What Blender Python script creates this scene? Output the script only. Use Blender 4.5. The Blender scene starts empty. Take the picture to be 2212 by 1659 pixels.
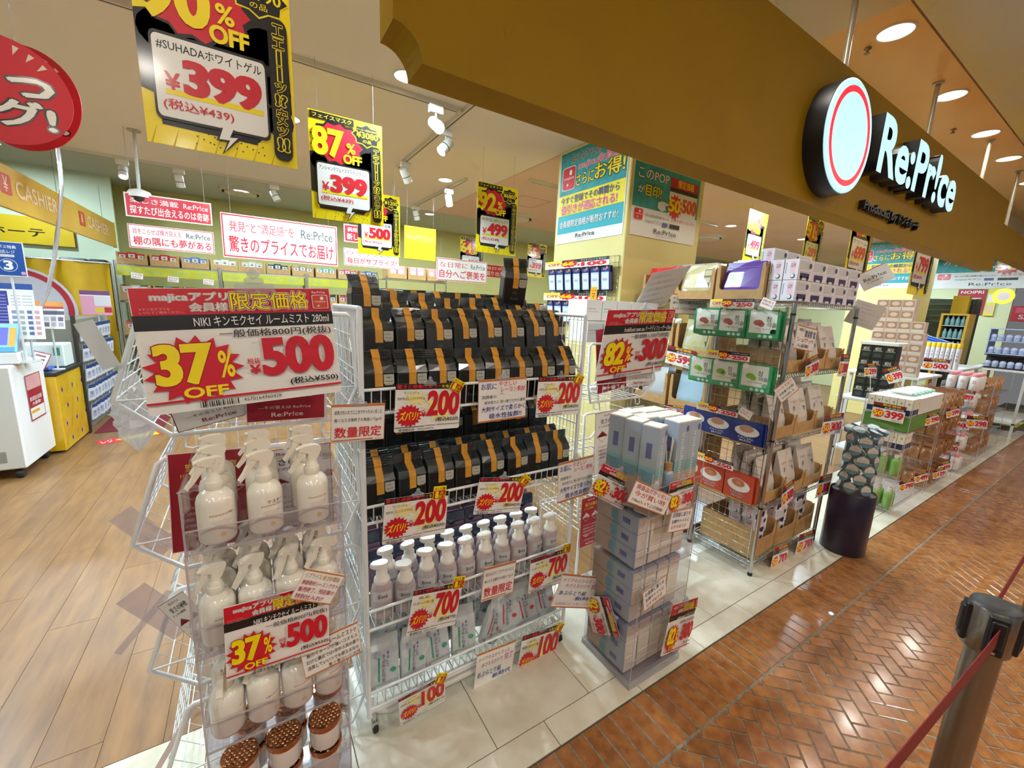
import bpy, math, random
from mathutils import Vector, Matrix
random.seed(7)
SC = bpy.context.scene
COL = SC.collection
PI = math.pi
V = Vector
# ---------------------------------------------------------------- camera
# measured from the vanishing points of the fascia, tile edge and column; frame 2212 x 1659
FPX, CX, CY, CAMZ = 889.495, 1106.0, 829.5, 1.6
CR = ((0.84636, -0.53083, 0.04361), (-0.06172, -0.17908, -0.98190), (0.52903, 0.82834, -0.18433))  # right, down, forward
cam = bpy.data.cameras.new('camera'); cam.sensor_fit = 'HORIZONTAL'; cam.sensor_width = 36.0
cam.lens = FPX / 2212 * 36.0; cam.clip_start = 0.02; cam.clip_end = 100
camo = bpy.data.objects.new('camera', cam); COL.objects.link(camo)
m = Matrix(((CR[0][0], -CR[1][0], -CR[2][0], 0), (CR[0][1], -CR[1][1], -CR[2][1], 0), (CR[0][2], -CR[1][2], -CR[2][2], CAMZ), (0, 0, 0, 1)))
camo.matrix_world = m
SC.camera = camo
# ---------------------------------------------------------------- world, view, large lights
w = bpy.data.worlds.new('mall_ambient'); SC.world = w; w.use_nodes = True
w.node_tree.nodes['Background'].inputs[0].default_value = (0.96, 0.97, 1.0, 1)
w.node_tree.nodes['Background'].inputs[1].default_value = 0.22
SC.view_settings.view_transform = 'Standard'; SC.view_settings.look = 'None'
SC.view_settings.gamma = 1.0; SC.view_settings.use_curve_mapping = False
SC.view_settings.exposure = -0.35
SC.cycles.max_bounces = 4; SC.cycles.diffuse_bounces = 3; SC.cycles.glossy_bounces = 2
SC.cycles.transparent_max_bounces = 14; SC.cycles.transmission_bounces = 2
SC.cycles.use_adaptive_sampling = True; SC.cycles.adaptive_threshold = 0.1; SC.cycles.adaptive_min_samples = 8; SC.cycles.use_light_tree = False
SC.cycles.caustics_reflective = False; SC.cycles.caustics_refractive = False
SC.cycles.sample_clamp_indirect = 4.0
def area(loc, size, power, col, rot=(0, 0, 0), spread=PI, shape='DISK'):
    l = bpy.data.lights.new('lamp_light', 'AREA'); l.shape = shape; l.size = size; l.energy = power; l.color = col; l.spread = spread
    o = bpy.data.objects.new('lamp_light', l); COL.objects.link(o); o.location = loc; o.rotation_euler = rot
    return o
STORE_Z, MALL_Z = 2.95, 3.46
WARM, COOL = (1.0, 0.93, 0.83), (0.68, 0.88, 1.0)
# the row of mall downlights over the fascia goes on to both sides; further unseen rows are added over the walkway to light the shelf fronts
MALL_LAMPS = [(3.66, 1.30), (4.98, 1.31), (6.18, 1.31), (7.25, 1.31), (8.6, 1.31), (1.1, 1.30), (2.38, 1.30), (-0.2, 1.30)]
for x, y in MALL_LAMPS:
    area((x, y, MALL_Z - 0.03), 0.17, 10, WARM)
UNSEEN_WALK_LAMPS = [(x, y) for y in (-1.3, -3.6) for x in (-3.0, -0.6, 1.8, 4.2, 6.6, 9.0)]
for x, y in UNSEEN_WALK_LAMPS:
    area((x, y, MALL_Z - 0.03), 0.2, 36, WARM)
# downlights of the shop and rear ceilings: few seen, most added for general brightness
SHOP_LAMPS = [(-2.2, 3.0), (-0.9, 2.9), (0.35, 3.9), (1.93, 4.58), (-2.4, 5.0), (0.9, 2.75), (5.4, 2.7), (7.2, 2.7), (4.4, 3.6), (6.2, 3.8), (8.0, 3.6), (10.4, 2.2), (10.8, 3.2), (0.95, 4.9), (3.6, 5.6)]
for x, y in SHOP_LAMPS:
    area((x, y, STORE_Z - 0.03), 0.15, 66, COOL)
BACK_LAMPS = [(-0.26, 6.75), (0.0, 8.0), (-2.4, 7.6), (1.4, 7.4), (2.9, 7.6), (5.2, 7.2), (7.4, 6.8)]
for x, y in BACK_LAMPS:
    area((x, y, 3.17), 0.16, 46, COOL)
# ---------------------------------------------------------------- measuring
def ray(px, py):
    a, b = (px - CX) / FPX, (py - CY) / FPX
    return V([CR[0][i] * a + CR[1][i] * b + CR[2][i] for i in range(3)])
O = V((0, 0, CAMZ))
def P(px, py, x=None, y=None, z=None):
    """point of the place seen at a pixel, on the plane x=, y= or z="""
    d = ray(px, py)
    t = x / d.x if x is not None else y / d.y if y is not None else (z - CAMZ) / d.z
    return O + d * t
def PN(px, py, p0, n):
    d = ray(px, py); return O + d * ((p0 - O).dot(n) / d.dot(n))
# ---------------------------------------------------------------- materials
def lin(h):
    h = h.lstrip('#'); r = []
    for i in (0, 2, 4):
        c = int(h[i:i + 2], 16) / 255; r.append(c / 12.92 if c <= 0.04045 else ((c + 0.055) / 1.055) ** 2.4)
    return (*r, 1)
_mc = {}
def K(h, r=0.55, m=0.0, e=0.0, coat=0.0, spec=0.5):
    k = (h, r, m, e, coat, spec)
    if k in _mc: return _mc[k]
    mt = bpy.data.materials.new('paint_' + h); mt.use_nodes = True; b = mt.node_tree.nodes['Principled BSDF']
    b.inputs['Base Color'].default_value = lin(h); b.inputs['Roughness'].default_value = r; b.inputs['Metallic'].default_value = m
    b.inputs['Specular IOR Level'].default_value = spec
    if coat: b.inputs['Coat Weight'].default_value = coat; b.inputs['Coat Roughness'].default_value = 0.12
    if e: b.inputs['Emission Color'].default_value = lin(h); b.inputs['Emission Strength'].default_value = e; mt.cycles.emission_sampling = 'NONE'
    _mc[k] = mt; return mt
def KN(name, h1, h2, scale, r=0.5, bump=0.0, stretch=(1, 1, 1), detail=4, m=0.0, coat=0.0, perobj=0.0, lo=0.35, hi=0.65):
    """two-tone noise paint, object space, optional relief and per-object shade"""
    if name in _mc: return _mc[name]
    mt = bpy.data.materials.new(name); mt.use_nodes = True; nt = mt.node_tree; b = nt.nodes['Principled BSDF']
    b.inputs['Roughness'].default_value = r; b.inputs['Metallic'].default_value = m
    if coat: b.inputs['Coat Weight'].default_value = coat; b.inputs['Coat Roughness'].default_value = 0.1
    tc = nt.nodes.new('ShaderNodeTexCoord'); mp = nt.nodes.new('ShaderNodeMapping'); mp.inputs['Scale'].default_value = stretch
    nz = nt.nodes.new('ShaderNodeTexNoise'); nz.inputs['Scale'].default_value = scale; nz.inputs['Detail'].default_value = detail
    cr = nt.nodes.new('ShaderNodeValToRGB'); cr.color_ramp.elements[0].color = lin(h1); cr.color_ramp.elements[1].color = lin(h2)
    cr.color_ramp.elements[0].position = lo; cr.color_ramp.elements[1].position = hi
    L = nt.links; L.new(tc.outputs['Object'], mp.inputs[0]); L.new(cr.outputs[0], b.inputs['Base Color'])
    if perobj:
        oi = nt.nodes.new('ShaderNodeObjectInfo'); ad = nt.nodes.new('ShaderNodeVectorMath'); ad.operation = 'ADD'
        mu = nt.nodes.new('ShaderNodeMath'); mu.operation = 'MULTIPLY'; mu.inputs[1].default_value = 37.0
        L.new(oi.outputs['Random'], mu.inputs[0]); L.new(mp.outputs[0], ad.inputs[0]); L.new(mu.outputs[0], ad.inputs[1]); L.new(ad.outputs[0], nz.inputs[0])
        hs = nt.nodes.new('ShaderNodeHueSaturation'); mr = nt.nodes.new('ShaderNodeMapRange')
        mr.inputs[3].default_value = 1 - perobj; mr.inputs[4].default_value = 1 + perobj
        L.new(oi.outputs['Random'], mr.inputs[0]); L.new(mr.outputs[0], hs.inputs['Value']); L.new(cr.outputs[0], hs.inputs['Color']); L.new(hs.outputs[0], b.inputs['Base Color'])
    else: L.new(mp.outputs[0], nz.inputs[0])
    L.new(nz.outputs[0], cr.inputs[0])
    if bump:
        bp = nt.nodes.new('ShaderNodeBump'); bp.inputs['Strength'].default_value = bump; bp.inputs['Distance'].default_value = 0.004
        L.new(nz.outputs[0], bp.inputs['Height']); L.new(bp.outputs[0], b.inputs['Normal'])
    _mc[name] = mt; return mt
def clear(name, tint, gloss=0.06, rough=0.05, haze=0.0):
    """thin clear plastic sheet"""
    if name in _mc: return _mc[name]
    mt = bpy.data.materials.new(name); mt.use_nodes = True; nt = mt.node_tree; nt.nodes.clear(); L = nt.links
    out = nt.nodes.new('ShaderNodeOutputMaterial'); tr = nt.nodes.new('ShaderNodeBsdfTransparent'); gl = nt.nodes.new('ShaderNodeBsdfGlossy')
    tr.inputs[0].default_value = lin(tint); gl.inputs['Roughness'].default_value = rough; gl.inputs[0].default_value = (1, 1, 1, 1)
    lw = nt.nodes.new('ShaderNodeLayerWeight'); lw.inputs[0].default_value = 0.5
    pw = nt.nodes.new('ShaderNodeMath'); pw.operation = 'POWER'; pw.inputs[1].default_value = 5.0; L.new(lw.outputs['Facing'], pw.inputs[0])
    sc_ = nt.nodes.new('ShaderNodeMath'); sc_.operation = 'MULTIPLY'; sc_.inputs[1].default_value = 0.7; L.new(pw.outputs[0], sc_.inputs[0])
    ma = nt.nodes.new('ShaderNodeMath'); ma.operation = 'ADD'; ma.inputs[1].default_value = gloss; ma.use_clamp = True
    mx = nt.nodes.new('ShaderNodeMixShader'); L.new(sc_.outputs[0], ma.inputs[0]); L.new(ma.outputs[0], mx.inputs[0]); L.new(tr.outputs[0], mx.inputs[1]); L.new(gl.outputs[0], mx.inputs[2])
    last = mx
    if haze:
        df = nt.nodes.new('ShaderNodeBsdfDiffuse'); df.inputs[0].default_value = (0.9, 0.9, 0.92, 1); m2 = nt.nodes.new('ShaderNodeMixShader'); m2.inputs[0].default_value = haze
        L.new(mx.outputs[0], m2.inputs[1]); L.new(df.outputs[0], m2.inputs[2]); last = m2
    L.new(last.outputs[0], out.inputs[0]); _mc[name] = mt; return mt
WHITE, BLACK, RED, YEL = K('F2F0EA', 0.45), K('101010', 0.5), K('C8102E', 0.45), K('FFE200', 0.45)
PRED = K('D0122B', 0.4, coat=0.3); PYEL = K('FBE106', 0.4, coat=0.3); PWHT = K('EFEDE8', 0.4, coat=0.3); PBLK = K('141214', 0.4, coat=0.3)
ACR = clear('clear_acrylic', 'F8F7F9', 0.015, 0.04, 0.012); ACRE = clear('acrylic_edge', 'D9D2DA', 0.12, 0.1, 0.30); CLIP = clear('clear_clip', 'EDEDF2', 0.06, 0.1, 0.2); FILM = clear('clear_film', 'FAFAFC', 0.05, 0.08, 0.04)
WIRE = K('F0F4F6', 0.3, coat=0.3); CHROME = K('C9CBCC', 0.22, 1.0); STEEL = KN('brushed_steel', '8A8680', '9C9992', 60, 0.3, stretch=(1, 1, 0.02), m=1.0)
CARD = KN('cardboard', 'B8905C', 'C69E68', 30, 0.8, perobj=0.08); CARDIN = K('9A774A', 0.85)
# ---------------------------------------------------------------- text outlines
_tsc = bpy.data.scenes.new('type_setting')
_tc = {}
def glyphs(s, bold):
    k = (s, bold)
    if k in _tc: return _tc[k]
    c = bpy.data.curves.new('t', 'FONT'); c.body = s; c.resolution_u = 4 if s.isascii() else 2; c.offset = bold
    o = bpy.data.objects.new('t', c); _tsc.collection.objects.link(o)
    with bpy.context.temp_override(scene=_tsc, view_layer=_tsc.view_layers[0]):
        dg = bpy.context.evaluated_depsgraph_get(); me = bpy.data.meshes.new_from_object(o.evaluated_get(dg), depsgraph=dg)
    vs = [(v.co.x, v.co.y) for v in me.vertices]; fs = [tuple(p.vertices) for p in me.polygons]
    bpy.data.objects.remove(o); bpy.data.curves.remove(c); bpy.data.meshes.remove(me)
    if not vs: vs, fs = [(0, 0), (0.01, 0), (0, 0.01)], [(0, 1, 2)]
    xs = [a for a, _ in vs]; ys = [b for _, b in vs]
    _tc[k] = (vs, fs, min(xs), max(xs), min(ys), max(ys)); return _tc[k]
# ---------------------------------------------------------------- mesh builder
class MB:
    def __init__(s, X=None): s.v = []; s.f = []; s.mi = []; s.sm = []; s.mats = []; s.X = X; s.lay = 0
    def add(s, vs, fs, mt, smooth=False):
        if mt not in s.mats: s.mats.append(mt)
        i = s.mats.index(mt); n = len(s.v)
        s.v += [tuple(s.X @ V(p)) for p in vs] if s.X is not None else [tuple(p) for p in vs]
        for f in fs: s.f.append([a + n for a in f]); s.mi.append(i); s.sm.append(smooth)
        return s
    def box(s, x0, y0, z0, x1, y1, z1, mt):
        return s.add([(x0, y0, z0), (x1, y0, z0), (x1, y1, z0), (x0, y1, z0), (x0, y0, z1), (x1, y0, z1), (x1, y1, z1), (x0, y1, z1)],
                     [(0, 3, 2, 1), (4, 5, 6, 7), (0, 1, 5, 4), (1, 2, 6, 5), (2, 3, 7, 6), (3, 0, 4, 7)], mt)
    def bbox(s, x0, y0, z0, x1, y1, z1, mt, b=0.004, smooth=False):
        """box with chamfered edges"""
        vs = []; idx = {}
        for i, x in enumerate((x0, x1)):
            for j, y in enumerate((y0, y1)):
                for k, z in enumerate((z0, z1)):
                    dx, dy, dz = (b, -b)[i], (b, -b)[j], (b, -b)[k]
                    idx[i, j, k] = len(vs); vs += [(x, y + dy, z + dz), (x + dx, y, z + dz), (x + dx, y + dy, z)]
        g = lambda i, j, k, a: idx[i, j, k] + a
        fs = []
        for i in (0, 1):
            q = [g(i, 0, 0, 0), g(i, 1, 0, 0), g(i, 1, 1, 0), g(i, 0, 1, 0)]; fs.append(q if i else q[::-1])
            q = [g(0, i, 0, 1), g(1, i, 0, 1), g(1, i, 1, 1), g(0, i, 1, 1)]; fs.append(q[::-1] if i else q)
            q = [g(0, 0, i, 2), g(1, 0, i, 2), g(1, 1, i, 2), g(0, 1, i, 2)]; fs.append(q if i else q[::-1])
        for a in (0, 1):
            for c in (0, 1):
                fs.append([g(0, a, c, 1), g(1, a, c, 1), g(1, a, c, 2), g(0, a, c, 2)])
                fs.append([g(a, 0, c, 0), g(a, 1, c, 0), g(a, 1, c, 2), g(a, 0, c, 2)])
                fs.append([g(a, c, 0, 0), g(a, c, 1, 0), g(a, c, 1, 1), g(a, c, 0, 1)])
        for i in (0, 1):
            for j in (0, 1):
                for k in (0, 1): fs.append([g(i, j, k, 0), g(i, j, k, 1), g(i, j, k, 2)])
        return s.add(vs, fs, mt, smooth)
    def ring(s, pts_list, mt, smooth=True, cap0=True, cap1=True, closed=False):
        """skin through a list of equal-sized loops"""
        n = len(pts_list[0]); vs = [p for l in pts_list for p in l]; fs = []; m = len(pts_list)
        for a in range(m if closed else m - 1):
            for i in range(n):
                j = (i + 1) % n; b = (a + 1) % m; fs.append((a * n + i, a * n + j, b * n + j, b * n + i))
        s.add(vs, fs, mt, smooth)
        if not closed:
            if cap0: s.add(pts_list[0], [tuple(range(n))[::-1]], mt)
            if cap1: s.add(pts_list[-1], [tuple(range(n))], mt)
        return s
    def lathe(s, prof, mt, n=20, c=(0, 0, 0), cap0=True, cap1=True, sx=1, sy=1):
        L = [[(c[0] + sx * r * math.cos(2 * PI * i / n), c[1] + sy * r * math.sin(2 * PI * i / n), c[2] + z) for i in range(n)] for r, z in prof]
        return s.ring(L, mt, True, cap0, cap1)
    def tube(s, pts, r, mt, n=6, closed=False):
        pts = [V(p) for p in pts]; m = len(pts); L = []; up = None
        for i, p in enumerate(pts):
            if closed: d = (pts[(i + 1) % m] - pts[i - 1])
            else: d = pts[min(i + 1, m - 1)] - pts[max(i - 1, 0)]
            d.normalize()
            if up is None:
                up = V((0, 0, 1)) if abs(d.z) < 0.9 else V((1, 0, 0))
            a = (up - d * up.dot(d)); a = a.normalized() if a.length > 1e-5 else d.orthogonal().normalized()
            up = a; b = d.cross(a); rr = r if not isinstance(r, (list, tuple)) else r[i]
            L.append([tuple(p + a * rr * math.cos(2 * PI * k / n) + b * rr * math.sin(2 * PI * k / n)) for k in range(n)])
        return s.ring(L, mt, True, closed=closed)
    def prism(s, poly, y0, y1, mt, axis='y'):
        """polygon in x,z (axis y), x,y (axis z) or y,z (axis x) drawn out along the axis"""
        f = {'y': lambda p, t: (p[0], t, p[1]), 'z': lambda p, t: (p[0], p[1], t), 'x': lambda p, t: (t, p[0], p[1])}[axis]
        n = len(poly); return s.add([f(p, y0) for p in poly] + [f(p, y1) for p in poly],
            [tuple(range(n)), tuple(range(2 * n - 1, n - 1, -1))] + [(i, i + n, (i + 1) % n + n, (i + 1) % n) for i in range(n)], mt)
    # flat print on a face that looks to -y: x to the right, z up
    def rect(s, x0, z0, x1, z1, mt, up=1): return s.poly([(x0, z0), (x1, z0), (x1, z1), (x0, z1)], mt, up)
    def poly(s, pts, mt, up=1):
        s.lay += up; y = -0.00025 * s.lay
        return s.add([(a, y, b) for a, b in pts], [tuple(range(len(pts)))], mt)
    def disc(s, cx, cz, rx, rz, mt, n=24, up=1): return s.poly([(cx + rx * math.cos(2 * PI * i / n), cz + rz * math.sin(2 * PI * i / n)) for i in range(n)], mt, up)
    def star(s, cx, cz, rx, rz, mt, n=16, inner=0.78, up=1):
        return s.poly([(cx + (rx, rx * inner)[i % 2] * math.cos(PI * i / n), cz + (rz, rz * inner)[i % 2] * math.sin(PI * i / n)) for i in range(2 * n)], mt, up)
    def txt(s, t, x0, z0, x1, z1, mt, bold=0.015, up=1, edge=None, eb=0.05, skew=0.0, keep=False):
        """text stretched into a rectangle"""
        if edge is not None:
            g = None; s._t(g, x0, z0, x1, z1, edge, eb, skew, t, bold, up)
            up = 1
        s._t(None, x0, z0, x1, z1, mt, 0, skew, t, bold, up); return s
    def _t(s, g, x0, z0, x1, z1, mt, extra, skew, t, bold, up):
        s.lay += up; y = -0.00025 * s.lay; asc = t.isascii(); base = min(max(bold, -0.02), 0.034) if asc else 0.0
        fat = max(0.0, bold - 0.034) if asc else max(0.0, bold) * 0.8; a0, a1, b0, b1 = glyphs(t, base)[2:]
        sx = (x1 - x0) / max(a1 - a0 + 2 * fat, 1e-4); sz = (z1 - z0) / max(b1 - b0, 1e-4)
        vs, fs = glyphs(t, base + (extra if asc else 0))[:2]
        sh = [(d, 0.0) for d in ((-fat, 0.0, fat) if fat else (0.0,))]   # heavy type: the outline set again beside itself
        if not asc and fat > 0.008: sh += [(0.0, fat * 0.6), (0.0, -fat * 0.6)]
        if extra and not asc:
            k = extra * 0.8; sh = [(math.cos(i * PI / 4) * (k + fat), math.sin(i * PI / 4) * (k + fat * 0.6)) for i in range(8)] + [(0, 0)]
        for d, e in sh:
            s.add([(x0 + (a - a0 + fat + d) * sx + skew * (b - b0) * sz, y, z0 + (b - b0 + e) * sz) for a, b in vs], fs, mt)
            y -= 0.00001
    def obj(s, name, parent=None):
        me = bpy.data.meshes.new(name); me.from_pydata(s.v, [], s.f)
        for mt in s.mats: me.materials.append(mt)
        me.polygons.foreach_set('material_index', s.mi); me.polygons.foreach_set('use_smooth', s.sm); me.update()
        return link(name, me, parent)
def link(name, data, parent=None):
    o = bpy.data.objects.new(name, data); COL.objects.link(o)
    if parent is not None: o.parent = parent
    return o
def tag(o, label=None, cat=None, group=None, kind=None):
    for k, v in (('label', label), ('category', cat), ('group', group), ('kind', kind)):
        if v: o[k] = v
    return o
def thing(name, label, cat, loc=(0, 0, 0), rz=0.0, group=None):
    o = link(name, None); o.location = loc; o.rotation_euler = (0, 0, rz); o.empty_display_size = 0.05
    return tag(o, label, cat, group)
def struct(name, mb, label=None, parent=None):
    return tag(mb.obj(name, parent), label, None, None, 'structure')
def dup(root, label=None, loc=None, rot=None, mat=None):
    r = root.copy(); COL.objects.link(r)
    if label: r['label'] = label
    if mat is not None: r.matrix_world = mat
    else:
        if loc is not None: r.location = loc
        if rot is not None: r.rotation_euler = rot if isinstance(rot, (tuple, list, Vector)) or hasattr(rot, 'order') else (0, 0, rot)
    for ch in root.children:
        c = ch.copy(); COL.objects.link(c); c.parent = r
        for g in ch.children:
            d = g.copy(); COL.objects.link(d); d.parent = c
    return r
def ordinal(i): return ['first', 'second', 'third', 'fourth', 'fifth', 'sixth', 'seventh', 'eighth', 'ninth', 'tenth', 'eleventh', 'twelfth', 'thirteenth', 'fourteenth', 'fifteenth', 'sixteenth', 'seventeenth', 'eighteenth', 'nineteenth', 'twentieth'][i]
def rrect(x0, z0, x1, z1, r, n=4):
    out = []
    for cx, cz, a in ((x1 - r, z1 - r, 0), (x0 + r, z1 - r, 90), (x0 + r, z0 + r, 180), (x1 - r, z0 + r, 270)):
        out += [(cx + r * math.cos(math.radians(a + 90 * i / n)), cz + r * math.sin(math.radians(a + 90 * i / n))) for i in range(n + 1)]
    return out
# ================================================================ the setting
# ---- wooden shop floor: planks run into the shop
WOOD = KN('vinyl_oak', '785638', '946C44', 6, 0.34, 0.15, (4, 0.6, 1), 6, perobj=0.06, lo=0.3, hi=0.7)
fb = MB().box(-5.2, 1.667, -0.05, 12.2, 9.3, -0.003, K('6B4E2E', 0.7)); wf = struct('floor', fb, 'light oak vinyl plank floor inside the shop')
PW, PL = 0.18, 1.22
pm = MB().bbox(0.0006, 0.0006, -0.004, PW - 0.0006, PL - 0.0006, 0.0, WOOD, 0.0008); pdat = None; rest = MB()
n = 0
for i in range(-28, 68):
    off = (i * 0.43) % PL
    for j in range(-1, 7):
        x, y = i * PW, 1.667 + j * PL + off - PL * 0.5
        y0, y1 = max(y, 1.667), min(y + PL, 9.25)
        if y1 - y0 < 0.02 or x > 12: continue
        if -2.9 < x < 0.36 or (1.2 < x < 2.5 and y < 3):
            if y >= 1.667 and y + PL <= 9.25:
                if pdat is None: pdat = pm.obj('plank', wf); o = pdat
                else: o = link('plank', pdat.data, wf)
                o.location = (x, y, 0)
            else:
                o = MB().bbox(0.0006, 0.0006, -0.004, PW - 0.0006, y1 - y0 - 0.0006, 0, WOOD, 0.0008).obj('plank', wf); o.location = (x, y0, 0)
        else: rest.bbox(x + 0.0006, y0 + 0.0006, -0.004, x + PW - 0.0006, y1 - 0.0006, 0, WOOD, 0.0008)
tag(rest.obj('planks_beyond', wf), kind='stuff')
# ---- pale stone tiles along the shop front
TILE = KN('stone_tile', 'CFC6B0', 'DDD6C4', 9, 0.22, 0.05, coat=0.2, perobj=0.05)
tf = struct('floor_tiles', MB().box(-4, 0.934, -0.05, 14, 1.667, -0.003, K('6E6656', 0.8)), 'pale stone tile strip along the shop front')
TX = 0.45; t0 = 0.674 - 10 * TX; tb = None; tm = None
for i in range(31):
    x = t0 + i * TX
    if tm is None: o = tm = MB().bbox(0.0015, 0.0015, -0.008, TX - 0.0015, 0.622, 0, TILE, 0.001).obj('tile', tf)
    else: o = link('tile', tm.data, tf)
    o.location = (x, 1.0435, 0)
    if tb is None: q = tb = MB().bbox(0.0015, 0.0015, -0.008, TX - 0.0015, 0.1065, 0, TILE, 0.001).obj('tile', tf)
    else: q = link('tile', tb.data, tf)
    q.location = (x + 0.21, 0.935, 0)
# ---- brick walkway: soldier course and herringbone of small paving bricks
BRICK = KN('glazed_brick', '8A542C', 'A8703C', 22, 0.2, 0.06, coat=0.35, perobj=0.13)
GROUT = KN('grout', '6E6658', '8C8474', 60, 0.85, 0.1)
bf = struct('floor_brick', MB().box(-6, -7, -0.05, 16, 0.93, -0.0025, GROUT), 'brick walkway of the mall')
bc = struct('floor_brick_border', MB().box(-3, 0.706, -0.02, 16, 0.930, -0.0022, GROUT), 'row of long bricks along the tile edge')
sb = None
rest = MB()
for i in range(270):
    x = -3 + i * 0.0699
    if 0.5 < x < 14:
        if sb is None: o = sb = MB().bbox(0.0035, 0.0, -0.01, 0.0664, 0.218, 0, BRICK, 0.002).obj('brick', bc)
        else: o = link('brick', sb.data, bc)
        o.location = (x, 0.711, 0)
    else: rest.bbox(x + 0.0035, 0.711, -0.01, x + 0.0664, 0.929, 0, BRICK, 0.002)
tag(rest.obj('bricks_beyond', bc), kind='stuff')
BL, BW, g = 0.1115, 0.0645, 0.0032
c45 = math.cos(PI / 4)
cand = []
for a in range(-110, 130):
    for b in range(-60, 60):
        ux, uy = a * BW + b * BL, a * BW - b * BL
        for v in (0, 1):
            lx, ly = (ux + BL / 2, uy + BW / 2) if v == 0 else (ux + BW / 2, uy + BW + BL / 2)
            wx, wy = 2.012 + (lx + ly) * c45, 0.679 + (ly - lx) * c45
            if wy > 0.775 or wy < -5 or wx < -0.5 or wx > 9.5: continue
            cand.append((wx, wy, v))
hb = None; rest = MB()
def cut_brick(mb, wx, wy, v):
    ca = -PI / 4 + v * PI / 2; ex, ey = math.cos(ca), math.sin(ca)
    hl, hw = BL / 2 - g, BW / 2 - g
    pts = [(wx + ex * sx * hl - ey * sy * hw, wy + ey * sx * hl + ex * sy * hw) for sx, sy in ((-1, -1), (1, -1), (1, 1), (-1, 1))]
    if max(p[1] for p in pts) > 0.699:   # clipped against the border course
        out = []
        for i in range(4):
            p, q = pts[i], pts[(i + 1) % 4]
            if p[1] <= 0.699: out.append(p)
            if (p[1] - 0.699) * (q[1] - 0.699) < 0:
                t = (0.699 - p[1]) / (q[1] - p[1]); out.append((p[0] + t * (q[0] - p[0]), 0.699))
        pts = out
    if len(pts) >= 3: mb.prism(pts, 0, -0.01, BRICK, 'z')
    return len(pts) >= 3
def seen(wx, wy):
    d = V((wx, wy, -CAMZ)); f = d.dot(V(CR[2]))
    if f < 0.2: return None
    return CX + FPX * d.dot(V(CR[0])) / f, CY + FPX * d.dot(V(CR[1])) / f, f
cand2 = []
for wx, wy, v in cand:
    s = seen(wx, wy); inv = s is not None and 1150 < s[0] < 2240 and s[1] < 1690
    cand2.append((0 if inv else 1, s[2] if s else 99, wx, wy, v))
cand2.sort()
for i, (a, d, wx, wy, v) in enumerate(cand2):
    if i < 300:
        if wy > 0.62:
            mb = MB()
            if cut_brick(mb, wx, wy, v):
                mb.v = [(x - wx, y - wy, z) for x, y, z in mb.v]; o = mb.obj('brick', bf); o.location = (wx, wy, 0)
        else:
            if hb is None: o = hb = MB().bbox(-BL / 2 + g, -BW / 2 + g, -0.01, BL / 2 - g, BW / 2 - g, 0, BRICK, 0.002).obj('brick', bf)
            else: o = link('brick', hb.data, bf)
            o.location = (wx, wy, random.uniform(-0.0006, 0.0006)); o.rotation_euler = (0, 0, -PI / 4 + v * PI / 2)
    else: cut_brick(rest, wx, wy, v)
tag(rest.obj('bricks_beyond', bf), kind='stuff')
# ---- ceilings
CEIL = K('F4F4F1', 0.8); PINK_SPILL = KN('pink_spill_ceiling', 'E6CDC2', 'EAD3C9', 2, 0.8)  # pink light spill beyond the column is painted in as ceiling colour
struct('ceiling', MB().box(-5.2, 1.75, STORE_Z, 2.43, 6.15, STORE_Z + 0.05, CEIL), 'white plaster ceiling of the shop')
struct('ceiling_pink_spill', MB().box(2.43, 1.75, STORE_Z - 0.012, 12.3, 6.15, STORE_Z + 0.05, PINK_SPILL), 'ceiling beyond the column with pink light spill painted in')
struct('ceiling_back', MB().box(-5.2, 6.15, 3.2, 12.3, 9.3, 3.25, K('C9D0D2', 0.8)).box(-5.2, 6.15, STORE_Z, 12.3, 6.2, 3.2, CEIL), 'raised grey ceiling over the rear of the shop')
OCH = KN('ochre_ceiling', 'EEC27C', 'F2CC8E', 1.5, 0.35)
struct('ceiling_mall', MB().box(3.38, 1.16, MALL_Z, 16, 1.8, MALL_Z + 0.05, OCH), 'ochre ceiling strip over the shop front')
struct('ceiling_strip', MB().box(-5, 1.16, MALL_Z, 3.38, 1.8, MALL_Z + 0.05, K('DAD3BE', 0.7)), 'pale ceiling strip over the shop front')
struct('ceiling_walkway', MB().box(-6, -7, MALL_Z + 0.004, 16, 1.15, MALL_Z + 0.05, KN('olive_ceiling', 'E2D888', 'DCD9CA', 0.9, 0.4)), 'olive grey ceiling of the mall walkway')
struct('wall_front', MB().box(-5.2, 1.75, STORE_Z, 16, 1.8, MALL_Z, K('E4D7B0', 0.7)), 'bulkhead between mall ceiling and shop ceiling')
# ---- walls and columns
WALL = KN('pale_yellow_wall', 'D3CC7E', 'D8D28A', 2, 0.7); GWALL = K('D6E0BC', 0.7); COLM = KN('cream_yellow_paint', 'E0D28A', 'E4D892', 3, 0.55)
struct('wall_back', MB().box(-5.2, 9.2, 0, 12.3, 9.3, 3.25, WALL), 'pale yellow rear wall of the shop')
struct('wall_left', MB().box(-5.3, 1.7, 0, -5.2, 9.3, 3.25, GWALL), 'pale green side wall of the shop')
struct('wall_right', MB().box(12.2, 1.7, 0, 12.3, 9.3, 3.25, K('DCDFB0', 0.7)), 'pale yellow-green end wall of the shop')
struct('wall_column', MB().bbox(2.415, 2.3, 0, 3.3, 3.165, 2.96, COLM, 0.006), 'square cream column with two posters')
struct('wall_column_far', MB().bbox(9.0, 2.3, 0, 9.88, 3.16, 2.96, COLM, 0.006), 'far square cream column')
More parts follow.
